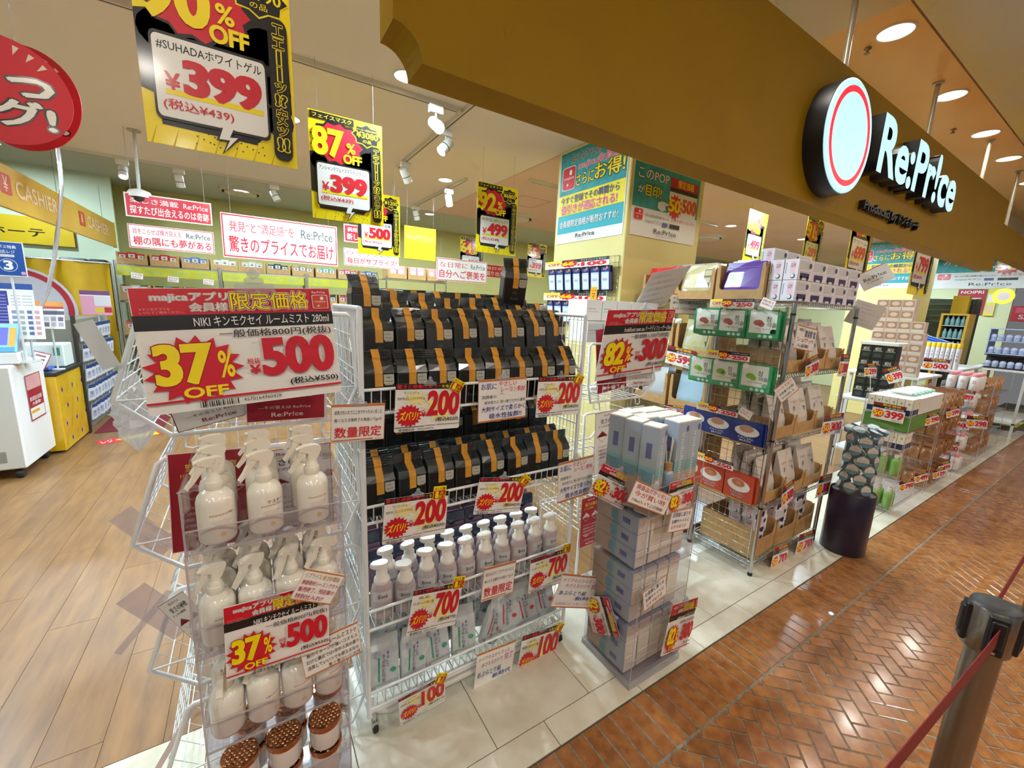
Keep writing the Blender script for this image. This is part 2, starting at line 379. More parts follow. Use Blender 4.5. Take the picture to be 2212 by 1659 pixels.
# ---- fascia over the shop front
FAS = KN('ochre_lacquer', '987400', '9C7800', 3, 0.6); FAS.node_tree.nodes['Principled BSDF'].inputs['Specular IOR Level'].default_value = 0.2
FY, FZ0, FZ1, FX0, FX1 = 1.25, 2.258, 3.025, 0.372, 7.40
def fascia(name, x0, x1, z0, z1, r, label, y0=FY, y1=FY + 0.13, left=True):
    p = [(x1, z0), (x1, z1), (x0, z1)]
    if left: p += [(x0 + r * math.sin(t * PI / 16), z0 + r * math.cos(t * PI / 16)) for t in range(9)]
    else: p += [(x0, z0)]
    mb = MB(); mb.prism(p[::-1], y0, y1, FAS); return struct(name, mb, label)
fascia('wall_fascia', FX0, FX1, FZ0, FZ1, 0.082, 'ochre fascia beam with scalloped corner over the shop front')
a, b = P(2157, 548, y=1.25), P(2172, 483, y=1.25)
fascia('wall_fascia_far', FX1, 14, a.z, b.z, 0.08, 'lower ochre fascia section further along', 1.262, 1.37, False)
# rods that hold the fascia
for i, x in enumerate((0.9, 3.08, 4.66, 6.42, 7.9)):
    mb = MB().lathe([(0.016, (FZ1 if x < 7.4 else b.z) - 0.01), (0.016, MALL_Z)], K('B8B4A4', 0.35, 0.4), 12, (x, 1.315, 0)).lathe([(0.035, MALL_Z - 0.012), (0.035, MALL_Z)], K('B8B4A4', 0.35), 14, (x, 1.315, 0))
    tag(mb.obj('hanger_rod'), 'pale steel rod holding the ochre fascia, ' + ordinal(i) + ' from the scalloped corner', 'rod', 'rods above the fascia')
# ---- lit round sign and lit letters
BLK = K('15171C', 0.4); LIT = K('BDF2FF', 0.4, e=1.05)
rs = thing('round_lightbox_sign', 'round lit sign with black rim and red ring on ochre fascia', 'sign', (2.88, 1.25, 2.605))
R0 = 0.292
def circ(r, y, n=56): return [(r * math.cos(2 * PI * i / n), y, r * math.sin(2 * PI * i / n)) for i in range(n)]
MB().ring([circ(R0, 0), circ(R0, -0.098)], BLK, True).obj('rim', rs)
MB().ring([circ(R0 - 0.006, -0.0975), circ(R0 - 0.006, -0.104), circ(R0 - 0.014, -0.108)], LIT, True, False).obj('lit_face', rs)
rm = MB(); n = 56
rm.add(circ(0.250, -0.1095) + circ(0.219, -0.1095), [(i, (i + 1) % n, n + (i + 1) % n, n + i) for i in range(n)], K('FF3048', 0.4, e=0.8)); rm.obj('red_ring', rs)
def solid(mb, gl, ox, oz, sx, sz, y0, y1, face, side):
    """letter with depth: outline sides and front face"""
    vs, fs = gl[0], gl[1]; q = [(ox + a * sx, oz + b * sz) for a, b in vs]; cnt = {}
    for f in fs:
        for i in range(len(f)):
            e = (f[i], f[(i + 1) % len(f)]); k = tuple(sorted(e)); cnt.setdefault(k, []).append(e)
    mb.add([(a, y0, b) for a, b in q], fs, face)
    # edges by position: shared outline points may be doubled
    ed = [e[0] for e in cnt.values() if len(e) == 1]
    pts = []; sf = []
    for i, j in ed:
        n = len(pts); pts += [(q[i][0], y0, q[i][1]), (q[j][0], y0, q[j][1]), (q[j][0], y1, q[j][1]), (q[i][0], y1, q[i][1])]; sf.append((n, n + 1, n + 2, n + 3))
    mb.add(pts, sf, side)
ls = thing('channel_letter_sign', 'white lit channel letters beside the round sign on fascia', 'sign', (3.345, 1.25, 2.54))
word = 'Re:Pr!ce'; g0 = glyphs(word, 0.028); capz = glyphs('R', 0.028)
sx = 1.66 / (g0[3] - g0[2]); sz = 0.318 / (capz[5] - max(capz[4], 0) + 0.0)
for i, ch in enumerate(word):
    gl = glyphs(ch, 0.028); off = glyphs(word[:i + 1], 0.028)[3] - gl[3] - g0[2]
    mb = MB(); solid(mb, gl, off * sx, 0, sx, sz, -0.095, 0, LIT, BLK); mb.obj('letter', ls)
ps = thing('small_letter_sign', 'small black cut-out letters under the lit sign on fascia', 'sign', (3.45, 1.25, 2.335))
for k, (t, x0, x1) in enumerate((('Produced by', 0, 0.60), ('ドンキホーテ', 0.64, 1.10))):
    gl = glyphs(t, 0.02); mb = MB(); s_ = (x1 - x0) / (gl[3] - gl[2]); solid(mb, gl, x0 - gl[2] * s_, 0, s_, 0.075, -0.035, 0, BLK, BLK); mb.obj('letters', ps)
# ---- mall downlights
def downlight(x, y, z, r, strength, label, col='FFF4E0', group='ceiling downlights'):
    t = thing('ceiling_downlight', label, 'downlight', (x, y, z), 0, group)
    MB().lathe([(r * 1.12, 0), (r * 1.12, -0.006), (r, -0.008), (r * 0.98, -0.001)], K('EFEBE0', 0.4), 28, cap0=False, cap1=False).obj('trim_ring', t)
    MB().lathe([(r * 0.98, -0.0015), (r * 0.98, -0.0025)], K(col, 0.5, e=strength), 28).obj('lamp_disc', t)
for i, (x, y) in enumerate(MALL_LAMPS):
    downlight(x, y, MALL_Z, 0.095, 6, 'round mall downlight above the fascia, %s of its row' % ordinal(i), 'FFF3DC', 'mall downlights')
for i, (x, y) in enumerate(UNSEEN_WALK_LAMPS):
    downlight(x, y, MALL_Z + 0.004, 0.11, 6, 'added unseen downlight over the brick walkway, %s of the walkway lamps' % ordinal(i), 'FFF3DC', 'added walkway downlights')
for i, (x, y) in enumerate(SHOP_LAMPS):
    downlight(x, y, STORE_Z - (0.012 if x > 2.43 else 0), 0.075, 7, 'small round downlight in the shop ceiling, %s of the seen and added shop lamps' % ordinal(i), 'FFFDF6', 'shop downlights')
for i, (x, y) in enumerate(BACK_LAMPS):
    downlight(x, y, 3.2, 0.08, 7, 'small round downlight in the raised rear ceiling, %s of the seen and added rear lamps' % ordinal(i), 'FFFDF6', 'rear downlights')
# ceiling seam and small sprinklers of the mall ceiling
for i, (px, py) in enumerate(((1875, 104), (2060, 279), (2177, 468))):
    p = P(px, py, z=MALL_Z)
    tag(MB().lathe([(0.022, 0), (0.022, -0.006), (0.008, -0.008), (0.008, -0.03), (0.018, -0.032), (0.018, -0.036)], K('8A7A60', 0.4, 0.6), 10, p).obj('sprinkler_head'), 'small brass sprinkler in the ochre ceiling, %s behind the fascia rods' % ordinal(i), 'sprinkler', 'ceiling sprinklers')
# ================================================================ printed signs: designs drawn in a unit square
def bars(mb, x0, z0, x1, z1, n=18, seed=3):
    r = random.Random(seed); x = x0; w = (x1 - x0) / n
    mb.lay += 1
    for i in range(n):
        a = w * r.choice((0.25, 0.4, 0.6)); mb.rect(x, z0, x + a, z1, PBLK, 0); x += w
def d_majica(product, old, pct, price, tax, code='4570164960428'):
    def f(m):
        dr = K('7A0A16', 0.5)
        m.rect(0.004, 0.785, 0.996, 0.996, PRED); m.rect(0.0, 0.665, 1.0, 0.785, PBLK)
        m.txt('majicaアプリ', 0.085, 0.885, 0.435, 0.965, PWHT, 0.02, 1, PWHT, 0.075); m.txt('majicaアプリ', 0.085, 0.885, 0.435, 0.965, dr, 0.02, 1, dr, 0.035); m.txt('majicaアプリ', 0.085, 0.885, 0.435, 0.965, PWHT, 0.028)
        m.txt('会員様', 0.25, 0.81, 0.43, 0.878, PWHT, 0.015, 1, PWHT, 0.075); m.txt('会員様', 0.25, 0.81, 0.43, 0.878, dr, 0.02, 1, dr, 0.035); m.txt('会員様', 0.25, 0.81, 0.43, 0.878, PWHT, 0.024)
        m.txt('限定価格', 0.445, 0.815, 0.86, 0.968, PWHT, 0.03, 1, PWHT, 0.08); m.txt('限定価格', 0.445, 0.815, 0.86, 0.968, dr, 0.03, 1, dr, 0.04); m.txt('限定価格', 0.445, 0.815, 0.86, 0.968, PYEL, 0.022)
        m.txt('Re:Pr!ce', 0.89, 0.95, 0.968, 0.972, PWHT, 0.005)
        m.poly(rrect(0.885, 0.81, 0.98, 0.938, 0.012), PWHT); m.poly(rrect(0.889, 0.815, 0.976, 0.933, 0.011), K('D8402F', 0.4)); m.txt('majica', 0.9, 0.862, 0.965, 0.885, PWHT, 0.0); m.disc(0.945, 0.905, 0.011, 0.016, PWHT); m.star(0.92, 0.835, 0.009, 0.013, PWHT, 5, 0.5)
        m.txt('※マジカアプリを', 0.035, 0.823, 0.165, 0.842, K('F0B8B0', 0.5), 0); m.txt('レジにてご提示ください。', 0.035, 0.797, 0.225, 0.816, K('F0B8B0', 0.5), 0)
        m.txt(product, 0.26, 0.685, 0.972, 0.768, PWHT, 0.012)
        m.txt('一般価格%s円(税抜)' % old, 0.37, 0.572, 0.975, 0.65, PBLK, 0.008)
        m.star(0.235, 0.335, 0.235, 0.285, PRED, 17, 0.76)
        m.txt(pct, 0.055, 0.215, 0.325, 0.555, PYEL, 0.06, 1, K('A00C1C', 0.5), 0.02); m.txt('%', 0.345, 0.25, 0.42, 0.48, PYEL, 0.02); m.txt('OFF', 0.165, 0.105, 0.375, 0.195, PYEL, 0.03)
        m.txt('税抜', 0.485, 0.345, 0.555, 0.395, PRED, 0.015); m.txt('¥', 0.493, 0.255, 0.552, 0.335, PRED, 0.05)
        m.txt(price, 0.56, 0.225, 0.978, 0.568, PRED, 0.056)
        m.txt('(税込¥%s)' % tax, 0.70, 0.122, 0.985, 0.192, PBLK, 0.02)
        m.rect(0, 0.082, 1, 0.1, PRED); bars(m, 0.23, 0.018, 0.42, 0.065); m.txt(code, 0.44, 0.03, 0.64, 0.06, PBLK, 0.0)
    return f
def d_banner(title, pct, old, product, price, tax):
    def f(m):
        m.rect(0, 0, 1, 1, PYEL)
        for i in range(7):
            x = 0.02 + i * 0.13; m.poly([(x, 0.0), (x + 0.012, 0.0), (x + 0.05, 0.1)], K('D9B400', 0.5), 1 if i == 0 else 0)
        for i in range(26):
            m.disc(0.3 + (i * 37 % 60) * 0.008, 0.035 + (i * 23 % 40) * 0.002, 0.006, 0.0042, PBLK, 6, 1 if i == 0 else 0)
        blob = [(0.0, 0.62), (0.0, 0.26), (0.1, 0.24), (0.1, 0.1), (0.7, 0.09), (0.98, 0.3), (0.97, 0.62), (0.85, 0.76), (0.95, 0.9), (0.62, 0.9), (0.5, 0.78), (0.2, 0.66)]
        m.poly(blob, PBLK)
        for cx, cz, r in ((0.145, 0.55, 0.14), (0.3, 0.56, 0.13), (0.5, 0.58, 0.12), (0.68, 0.56, 0.12), (0.8, 0.62, 0.14), (0.86, 0.4, 0.12), (0.87, 0.24, 0.12)): m.disc(cx, cz, r, r * 0.66, PBLK, 14, 0)
        m.star(0.375, 0.74, 0.37, 0.215, PBLK, 13, 0.86); m.star(0.37, 0.735, 0.35, 0.19, PRED, 13, 0.86)
        m.star(0.78, 0.87, 0.218, 0.115, PYEL, 8, 0.8); m.star(0.78, 0.87, 0.205, 0.105, PBLK, 8, 0.8)
        m.rect(0.02, 0.925, 0.6, 0.99, PBLK); m.txt(title, 0.05, 0.94, 0.57, 0.978, PYEL, 0.02)
        m.txt('メーカー希望小売価格', 0.64, 0.915, 0.94, 0.93, PYEL, 0.005); m.txt('¥' + old, 0.63, 0.845, 0.94, 0.905, PYEL, 0.03); m.txt('の品', 0.72, 0.80, 0.84, 0.832, PYEL, 0.01)
        m.txt(pct, 0.03, 0.60, 0.46, 0.865, PYEL, 0.045); m.txt('%', 0.49, 0.665, 0.61, 0.765, PYEL, 0.025); m.txt('OFF', 0.44, 0.565, 0.70, 0.655, PYEL, 0.045)
        m.poly(rrect(0.07, 0.125, 0.81, 0.545, 0.035), PBLK); m.poly(rrect(0.085, 0.14, 0.795, 0.53, 0.03), PWHT)
        m.txt(product, 0.11, 0.462, 0.77, 0.512, PBLK, 0.012)
        m.rect(0.14, 0.252, 0.77, 0.28, PYEL); m.txt('¥', 0.14, 0.278, 0.235, 0.36, PRED, 0.03); m.txt(price, 0.25, 0.265, 0.765, 0.44, PRED, 0.07)
        m.txt('(税込¥%s)' % tax, 0.12, 0.175, 0.56, 0.232, PRED, 0.015)
        m.poly([(0.47, 0.142), (0.56, 0.142), (0.535, 0.105), (0.60, 0.11), (0.46, 0.0), (0.505, 0.075), (0.43, 0.072)], PBLK); m.poly([(0.48, 0.145), (0.55, 0.145), (0.52, 0.098), (0.575, 0.103), (0.48, 0.02), (0.52, 0.083), (0.45, 0.08)], PWHT)
        m.poly(rrect(0.83, 0.03, 0.97, 0.78, 0.05), PBLK)
        z = 0.765
        for ch, h in (('エ', 0.075), ('ェ', 0.06), ('|', 0.085), ('|', 0.085), ('ッ', 0.06), ('!?', 0.075), ('安', 0.10), ('ッ', 0.06), ('!!', 0.085)):
            a = 0.862 if ch != '|' else 0.89; b_ = 0.945 if ch != '|' else 0.915
            m.txt(ch, a, z - h, b_, z - 0.012, PBLK, 0.03, 1, PYEL, 0.05); z -= h
    return f
def d_zubari(maker, product, price, tax):
    cream = K('F4E79A', 0.5)
    def f(m):
        m.rect(0, 0.885, 1, 1, PBLK)
        for t, x0, x1 in (('驚き', 0.02, 0.16), ('と', 0.18, 0.23), ('感動', 0.24, 0.40), ('の', 0.415, 0.46), ('安さ!!', 0.47, 0.66)): m.txt(t, x0, 0.905, x1, 0.985, K('E8283A', 0.4), 0.02)
        m.txt('を毎日', 0.68, 0.91, 0.85, 0.98, PYEL, 0.015)
        m.star(0.68, 0.5, 0.31, 0.38, cream, 12, 0.55); m.star(0.3, 0.7, 0.2, 0.18, cream, 12, 0.5, 0)
        m.txt(maker, 0.12, 0.79, 0.34, 0.845, PBLK, 0.0); m.txt(product, 0.03, 0.67, 0.43, 0.735, PBLK, 0.01)
        m.star(0.2, 0.34, 0.2, 0.245, PRED, 18, 0.78); m.txt('ズバリ!', 0.055, 0.245, 0.325, 0.43, PYEL, 0.04, skew=0.12)
        m.txt('税抜', 0.385, 0.42, 0.44, 0.46, PRED, 0.01); m.txt('¥', 0.38, 0.31, 0.455, 0.41, PRED, 0.05)
        m.txt(price, 0.455, 0.31, 0.965, 0.86, PRED, 0.045, skew=0.04)
        m.txt('(税込¥%s)' % tax, 0.6, 0.175, 0.965, 0.28, PBLK, 0.018, skew=0.1)
        m.rect(0, 0.10, 0.44, 0.112, PBLK); m.rect(0.46, 0.112, 0.6, 0.122, PBLK, 0); m.rect(0.62, 0.115, 1, 0.125, PBLK, 0); bars(m, 0.05, 0.02, 0.3, 0.075, 16); m.txt('4589534990799', 0.33, 0.035, 0.58, 0.07, PBLK, 0)
    return f
ORG = K('C97B45', 0.5)
def d_suryo(m):
    m.rect(0, 0.93, 1, 1, ORG); m.rect(0.02, 0.03, 0.78, 0.065, ORG); m.rect(0.0, 0, 1, 0.012, ORG); m.rect(0, 0, 0.008, 1, ORG); m.rect(0.992, 0, 1, 1, ORG)
    m.txt('本気の仕入れでここまでやっちゃいました', 0.06, 0.73, 0.94, 0.84, PBLK, 0.0); m.txt('無くなり次第終了の為急いでgoせ', 0.06, 0.52, 0.94, 0.63, PBLK, 0.0)
    m.txt('数量限定', 0.06, 0.12, 0.94, 0.40, K('D8202A', 0.45), 0.02); m.txt('Re:Pr!ce', 0.82, 0.035, 0.97, 0.06, PBLK, 0)
def d_hand(lines, bar='C97B45', both=True):
    """hand lettering: (text, x0, z0, x1, z1, colour)"""
    def f(m):
        c = K(bar, 0.5); m.rect(0, 0.945, 1, 1, c)
        if both: m.rect(0, 0, 1, 0.04, c)
        m.rect(0, 0, 0.006, 1, c, 0); m.rect(0.994, 0, 1, 1, c, 0)
        for t, x0, z0, x1, z1, h in lines: m.txt(t, x0, z0, x1, z1, K(h, 0.5), 0.012 if (z1 - z0) > 0.1 else 0.0, skew=0.03)
    return f
def d_card(m):
    m.rect(0, 0, 1, 1, PYEL); m.rect(0.04, 0.03, 0.96, 0.66, K('B0141E', 0.45)); m.txt('お1人様', 0.08, 0.70, 0.92, 0.94, K('8A1010', 0.5), 0.02); m.txt('1', 0.16, 0.1, 0.42, 0.62, PYEL, 0.05); m.txt('点', 0.5, 0.36, 0.82, 0.6, PYEL, 0.01); m.txt('限り', 0.45, 0.08, 0.93, 0.32, PYEL, 0.01)
def d_strip(price='250', pct='50'):
    def f(m):
        m.rect(0.3, 0.62, 1, 1, PBLK); m.txt('アイケアシートマスク', 0.6, 0.7, 0.96, 0.92, PWHT, 0.005)
        m.rect(0.02, 0.1, 0.3, 0.98, K('E9D9A0', 0.5)); m.txt('OFF', 0.06, 0.35, 0.27, 0.7, K('C02040', 0.5), 0.03); m.rect(0.02, 0.76, 0.3, 0.98, PYEL)
        m.star(0.42, 0.5, 0.15, 0.47, PRED, 12, 0.75); m.txt(pct, 0.31, 0.32, 0.5, 0.75, PYEL, 0.04); m.txt('¥', 0.55, 0.15, 0.59, 0.4, PRED, 0.03); m.txt(price, 0.61, 0.1, 0.97, 0.58, PRED, 0.05)
    return f
def d_tag(price, pct='50', top='8A1A20'):
    def f(m):
        m.rect(0, 0.82, 1, 1, K(top, 0.5)); m.txt('限定価格', 0.3, 0.84, 0.85, 0.97, PYEL, 0.01); m.rect(0, 0.68, 1, 0.82, PBLK); m.txt('会員様価格', 0.35, 0.70, 0.95, 0.8, PWHT, 0)
        m.star(0.21, 0.36, 0.2, 0.28, K('E03020', 0.5), 12, 0.76); m.txt(pct, 0.06, 0.22, 0.34, 0.52, PYEL, 0.03)
        m.txt(price, 0.42, 0.16, 0.97, 0.6, PRED, 0.05); m.txt('(税込)', 0.65, 0.04, 0.95, 0.12, PBLK, 0)
    return f
def d_info(bg, fg, hi, full=True):
    def f(m):
        A, B, C_ = K(bg, 0.5), K(fg, 0.5), K(hi, 0.5)
        m.rect(0, 0, 1, 1, B); m.rect(0.012, 0.008, 0.988, 0.992, A)
        m.txt('Re:Pr!ce', 0.32, 0.925, 0.68, 0.96, B, 0.0); m.txt('安さの秘密', 0.2, 0.81, 0.82, 0.89, C_, 0.02); m.txt('ドンキの開発', 0.14, 0.75, 0.62, 0.79, C_, 0.005)
        for cx in (0.27, 0.73):
            m.poly([(cx, 0.52), (cx + 0.19, 0.61), (cx, 0.7), (cx - 0.19, 0.61)], B); m.poly([(cx, 0.527), (cx + 0.175, 0.608), (cx - 0.175, 0.608)], A); m.txt('特別商品', cx - 0.09, 0.62, cx + 0.09, 0.645, C_ if bg == 'EFEDE8' else K('A01828', 0.5), 0.01)
        for i, t in enumerate(('ディスカウントする理由は', '圧倒的な仕入れの力と', '余剰在庫を買い取ること', 'その結果いつも驚きの価格')): m.txt(t, 0.12, 0.43 - i * 0.06, 0.82, 0.462 - i * 0.06, B, 0.0)
        m.txt('—その答えは Re:Pr!ce', 0.14, 0.13, 0.8, 0.165, B, 0.0); m.txt('Re:Pr!ce', 0.3, 0.05, 0.7, 0.095, B, 0.008)
    return f
def d_board(l1, l2, bg, fg, logo):
    def f(m):
        A, B = K(bg, 0.35, coat=0.3), K(fg, 0.4); m.rect(0, 0, 1, 1, K('F4F2EE', 0.35)); m.rect(0.006, 0.02, 0.994, 0.98, B if bg != 'D3102C' else PWHT); m.rect(0.016, 0.05, 0.984, 0.95, A)
        m.txt(l1, 0.06, 0.60, 0.6, 0.84, B, 0.008); m.txt('Re:Pr!ce', 0.66, 0.60, 0.955, 0.82, K(logo, 0.4), 0.004); m.txt(l2, 0.05, 0.14, 0.96, 0.50, B, 0.022)
    return f
TEAL = KN('teal_print', '1E8E96', '33A3A6', 14, 0.45)
def logo_sq(m, x0, z0, x1, z1):
    m.poly(rrect(x0, z0, x1, z1, (x1 - x0) * 0.16), PWHT); e = (x1 - x0) * 0.035; m.poly(rrect(x0 + e, z0 + e, x1 - e, z1 - e, (x1 - x0) * 0.14), PRED)
    w, h = x1 - x0, z1 - z0; m.txt('majica', x0 + 0.14 * w, z0 + 0.42 * h, x1 - 0.14 * w, z0 + 0.58 * h, PWHT, 0.0); m.disc(x0 + 0.62 * w, z0 + 0.74 * h, 0.1 * w, 0.12 * h, PWHT); m.star(x0 + 0.42 * w, z0 + 0.24 * h, 0.08 * w, 0.09 * h, PWHT, 5, 0.5)
def d_aqua(m):
    m.rect(0, 0, 1, 1, PWHT); m.rect(0.01, 0.11, 0.99, 0.99, TEAL); m.rect(0.01, 0.31, 0.99, 0.53, K('F7E320', 0.45)); m.rect(0.01, 0.11, 0.99, 0.30, K('22A7B5', 0.45))
    m.txt('知らなきゃ損!', 0.18, 0.86, 0.62, 0.95, PBLK, 0.02, 1, PWHT, 0.04); m.txt('majica会員様', 0.3, 0.75, 0.92, 0.85, K('E0406A', 0.45), 0.02, 1, PWHT, 0.04); m.txt('さらに', 0.28, 0.60, 0.55, 0.72, PYEL, 0.02, 1, PBLK, 0.05); m.txt('お得!', 0.56, 0.6, 0.97, 0.76, PYEL, 0.03, 1, PBLK, 0.05)
    logo_sq(m, 0.05, 0.58, 0.27, 0.83)
    m.txt('今すぐ登録でその瞬間から', 0.05, 0.43, 0.92, 0.51, K('2A3C86', 0.5), 0.02); m.txt('値引きが適応される!', 0.06, 0.32, 0.9, 0.42, K('E0305A', 0.5), 0.025, 1, PWHT, 0.03); m.txt('会員様限定価格が断然おすすめ!', 0.05, 0.17, 0.93, 0.25, PWHT, 0.02)
    m.txt('Re:Pr!ce', 0.33, 0.045, 0.62, 0.09, PBLK, 0.0); m.txt('Produced by ドンキホーテ', 0.37, 0.02, 0.58, 0.032, PBLK, 0)
def d_pop(m):
    m.rect(0, 0, 1, 1, PWHT); m.rect(0, 0.40, 1, 1, TEAL)
    m.txt('このPOP', 0.05, 0.80, 0.5, 0.93, PWHT, 0.025, 1, PBLK, 0.05); m.txt('が', 0.06, 0.60, 0.16, 0.70, PWHT, 0.02, 1, PBLK, 0.04); m.txt('目印!', 0.17, 0.57, 0.40, 0.73, PYEL, 0.03, 1, PBLK, 0.05)
    m.rect(0.52, 0.36, 0.97, 0.92, PWHT); m.rect(0.52, 0.78, 0.97, 0.92, K('B02030', 0.5)); m.txt('限定価格', 0.64, 0.8, 0.9, 0.91, PYEL, 0.02); m.rect(0.52, 0.72, 0.97, 0.78, PBLK)
    m.star(0.62, 0.51, 0.12, 0.19, PRED, 14, 0.75); m.txt('50', 0.52, 0.43, 0.71, 0.62, PYEL, 0.05); m.txt('500', 0.73, 0.45, 0.97, 0.66, K('E05A20', 0.45), 0.05)
    m.poly([(0.36, 0.44), (0.36, 0.52), (0.42, 0.55), (0.52, 0.53), (0.52, 0.5), (0.47, 0.49), (0.48, 0.43), (0.42, 0.40)], PWHT)
    logo_sq(m, 0.03, 0.22, 0.16, 0.38); m.txt('他にもお得な情報が盛りだくさん!', 0.19, 0.29, 0.55, 0.33, PBLK, 0.0); m.txt('(今すぐダウンロード!)', 0.58, 0.28, 0.96, 0.34, K('D05040', 0.5), 0.01)
    m.txt('majicaアプリ', 0.2, 0.2, 0.42, 0.25, PBLK, 0.0); m.rect(0.45, 0.19, 0.53, 0.25, K('5A6A9A', 0.5)); m.rect(0.56, 0.19, 0.72, 0.25, K('333333', 0.5)); m.txt('Re:Pr!ce', 0.33, 0.07, 0.68, 0.14, PBLK, 0.0); m.txt('Produced by ドンキホーテ', 0.38, 0.03, 0.63, 0.05, PBLK, 0)
# ---------------------------------------------------------------- sign builder
_dc = {}
def sign(name, label, cat, W, H, design, mat, group=None, t=0.0016, board=None, r=0.0, parts=None, key=None):
    """thin board facing local -y, its print as a part"""
    board = board or PWHT
    mb = MB()
    if r: mb.prism(rrect(-W / 2, -H / 2, W / 2, H / 2, r), 0, t, board)
    else: mb.box(-W / 2, 0, -H / 2, W / 2, t, H / 2, board)
    o = mb.obj(name); o.matrix_world = mat; tag(o, label, cat, group)
    if design is not None:
        k = (key, round(W, 3), round(H, 3)) if key else None
        if k and k in _dc: link('print', _dc[k], o)
        else:
            pm = MB(Matrix.Translation((-W / 2, 0, -H / 2)) @ Matrix.Diagonal((W, 1, H, 1))); design(pm); q = pm.obj('print', o)
            if k: _dc[k] = q.data
    return o
def frame(c, u, v):
    u = u.normalized(); v = (v - u * v.dot(u)).normalized(); y = v.cross(u)
    return Matrix(((u.x, y.x, v.x, c.x), (u.y, y.y, v.y, c.y), (u.z, y.z, v.z, c.z), (0, 0, 0, 1)))
def quad(TL, TR, BR, BL, W=None, y=None):
    """pose of a rectangle from its four corners, its size given or its centre on plane y"""
    r = [ray(*p) for p in (TL, TR, BR, BL)]
    A = Matrix(((r[1].x, -r[2].x, r[3].x), (r[1].y, -r[2].y, r[3].y), (r[1].z, -r[2].z, r[3].z))); s = A.inverted() @ r[0]
    p = [r[0], r[1] * s[0], r[2] * s[1], r[3] * s[2]]; u = (p[1] - p[0] + p[2] - p[3]) / 2; v = (p[0] - p[3] + p[1] - p[2]) / 2; c = sum(p, V((0, 0, 0))) / 4
    k = W / u.length if W else y / c.y
    return frame(O + c * k, u, v), u.length * k, v.length * k
def flat(TL, TR, BR, BL, y=None, x=None, yaw=0.0, pitch=0.0):
    """rectangle on an upright plane through the centre pixel at depth y (or x), turned by yaw"""
    cx = sum(p[0] for p in (TL, TR, BR, BL)) / 4; cy = sum(p[1] for p in (TL, TR, BR, BL)) / 4
    c = P(cx, cy, y=y, x=x); n = V((math.sin(yaw) * -1, -math.cos(yaw), 0)) if x is None else V((-math.cos(yaw), -math.sin(yaw), 0))
    n = (n + V((0, 0, pitch))).normalized()
    p = [PN(a, b, c, n) for a, b in (TL, TR, BR, BL)]; u = (p[1] - p[0] + p[2] - p[3]) / 2; v = (p[0] - p[3] + p[1] - p[2]) / 2
    return frame(sum(p, V((0, 0, 0))) / 4, u, v), u.length, v.length
def clipper(o, W, H, x=0.0, s=1.0):
    """clear plastic clip with a ball on the top edge of a sign"""
    mb = MB(Matrix.Translation((x, 0, H / 2)) @ Matrix.Scale(s, 4)); mb.bbox(-0.024, -0.005, -0.008, 0.024, 0.006, 0.006, CLIP, 0.002); mb.bbox(-0.012, -0.004, 0.006, 0.012, 0.005, 0.014, CLIP, 0.002)
    mb.lathe([(0.002, 0.012), (0.007, 0.016), (0.008, 0.021), (0.005, 0.026), (0.001, 0.028)], CLIP, 10); mb.obj('clear_clip', o)
def hang(BL, BR, W=0.42, H=0.594):
    a, b = P(*BL, y=1.0) - O, P(*BR, y=1.0) - O; k = W / (b - a).length
    if k < 1.5: W, H, k = W * 1.75 / k, H * 1.75 / k, 1.75
    p, q = O + a * k, O + b * k
    u = q - p; u.z *= 0.5; return frame((p + q) / 2 + V((0, 0, H / 2)), u, V((0, 0, 1))), W, H
# ---- yellow and black banners hung from the ceiling
def banner(lab, BL, BR, args):
    M, W, H = hang(BL, BR); o = sign('hanging_banner', lab, 'banner', W, H, d_banner(*args), M, 'yellow and black sale banners hung from the ceiling', 0.002, PYEL)
    top = STORE_Z if M.translation.y < 6.15 else 3.2
    th = MB()
    for sx in (-1, 1):
        h = top - (M.translation.z + H / 2); th.lathe([(0.0008, 0), (0.0008, h)], K('8A8A8A', 0.5), 4, (sx * W * 0.38, 0.001, H / 2))
        th.obj('thread', o); th = MB()
    return o
banner('largest yellow sale banner, cut off by the picture top, beside the red round banner', (318, 305), (642, 365), ('化粧水・美容液', '90', '3990', '#SUHADAホワイトゲル', '399', '439'))
banner('yellow sale banner reading 87 percent off and 399', (675, 470), (828, 489), ('フェイスマスク', '87', '3080', 'アンシャンテフェイスマスク(ビタミン)', '399', '439'))
banner('yellow sale banner reading 500, half behind the 87 percent banner', (774, 547), (864, 556), ('ヘアケア', '58', '1200', 'トリートメント各種', '500', '550'))
banner('yellow sale banner reading 92 percent off', (1028, 543), (1113, 554), ('フェイスマスク', '92', '6800', 'THE STEM CELL 100ボリューム マスク', '499', '549'))
banner('small yellow sale banner reading 64 percent off behind the black bags', (993, 595), (1044, 601), ('スキンケア', '64', '1400', 'スクワラン エッセンス', '499', '549'))
banner('small yellow sale banner reading 55 percent off beside the cream column', (1137, 596), (1177, 602), ('フットケア', '55', '890', '足裏樹液パック', '399', '439'))
banner('yellow sale banner reading 80 percent off above the chrome rack', (1604, 562), (1643, 573), ('メイク', '80', '2500', 'アイパレット', '499', '549'))
banner('yellow sale banner reading 91 percent off above the white cartons', (1728, 580), (1763, 590), ('メイクの', '91', '3300', 'リップ', '299', '329'))
banner('yellow sale banner reading 70 percent off behind the tilted card', (1822, 598), (1866, 610), ('スキンケア', '70', '4500', 'クリーム', '699', '769'))
banner('yellow sale banner reading 799 in front of the far column', (1958, 634), (1999, 641), ('ヘアケア', '60', '2000', 'シャンプー', '799', '879'))
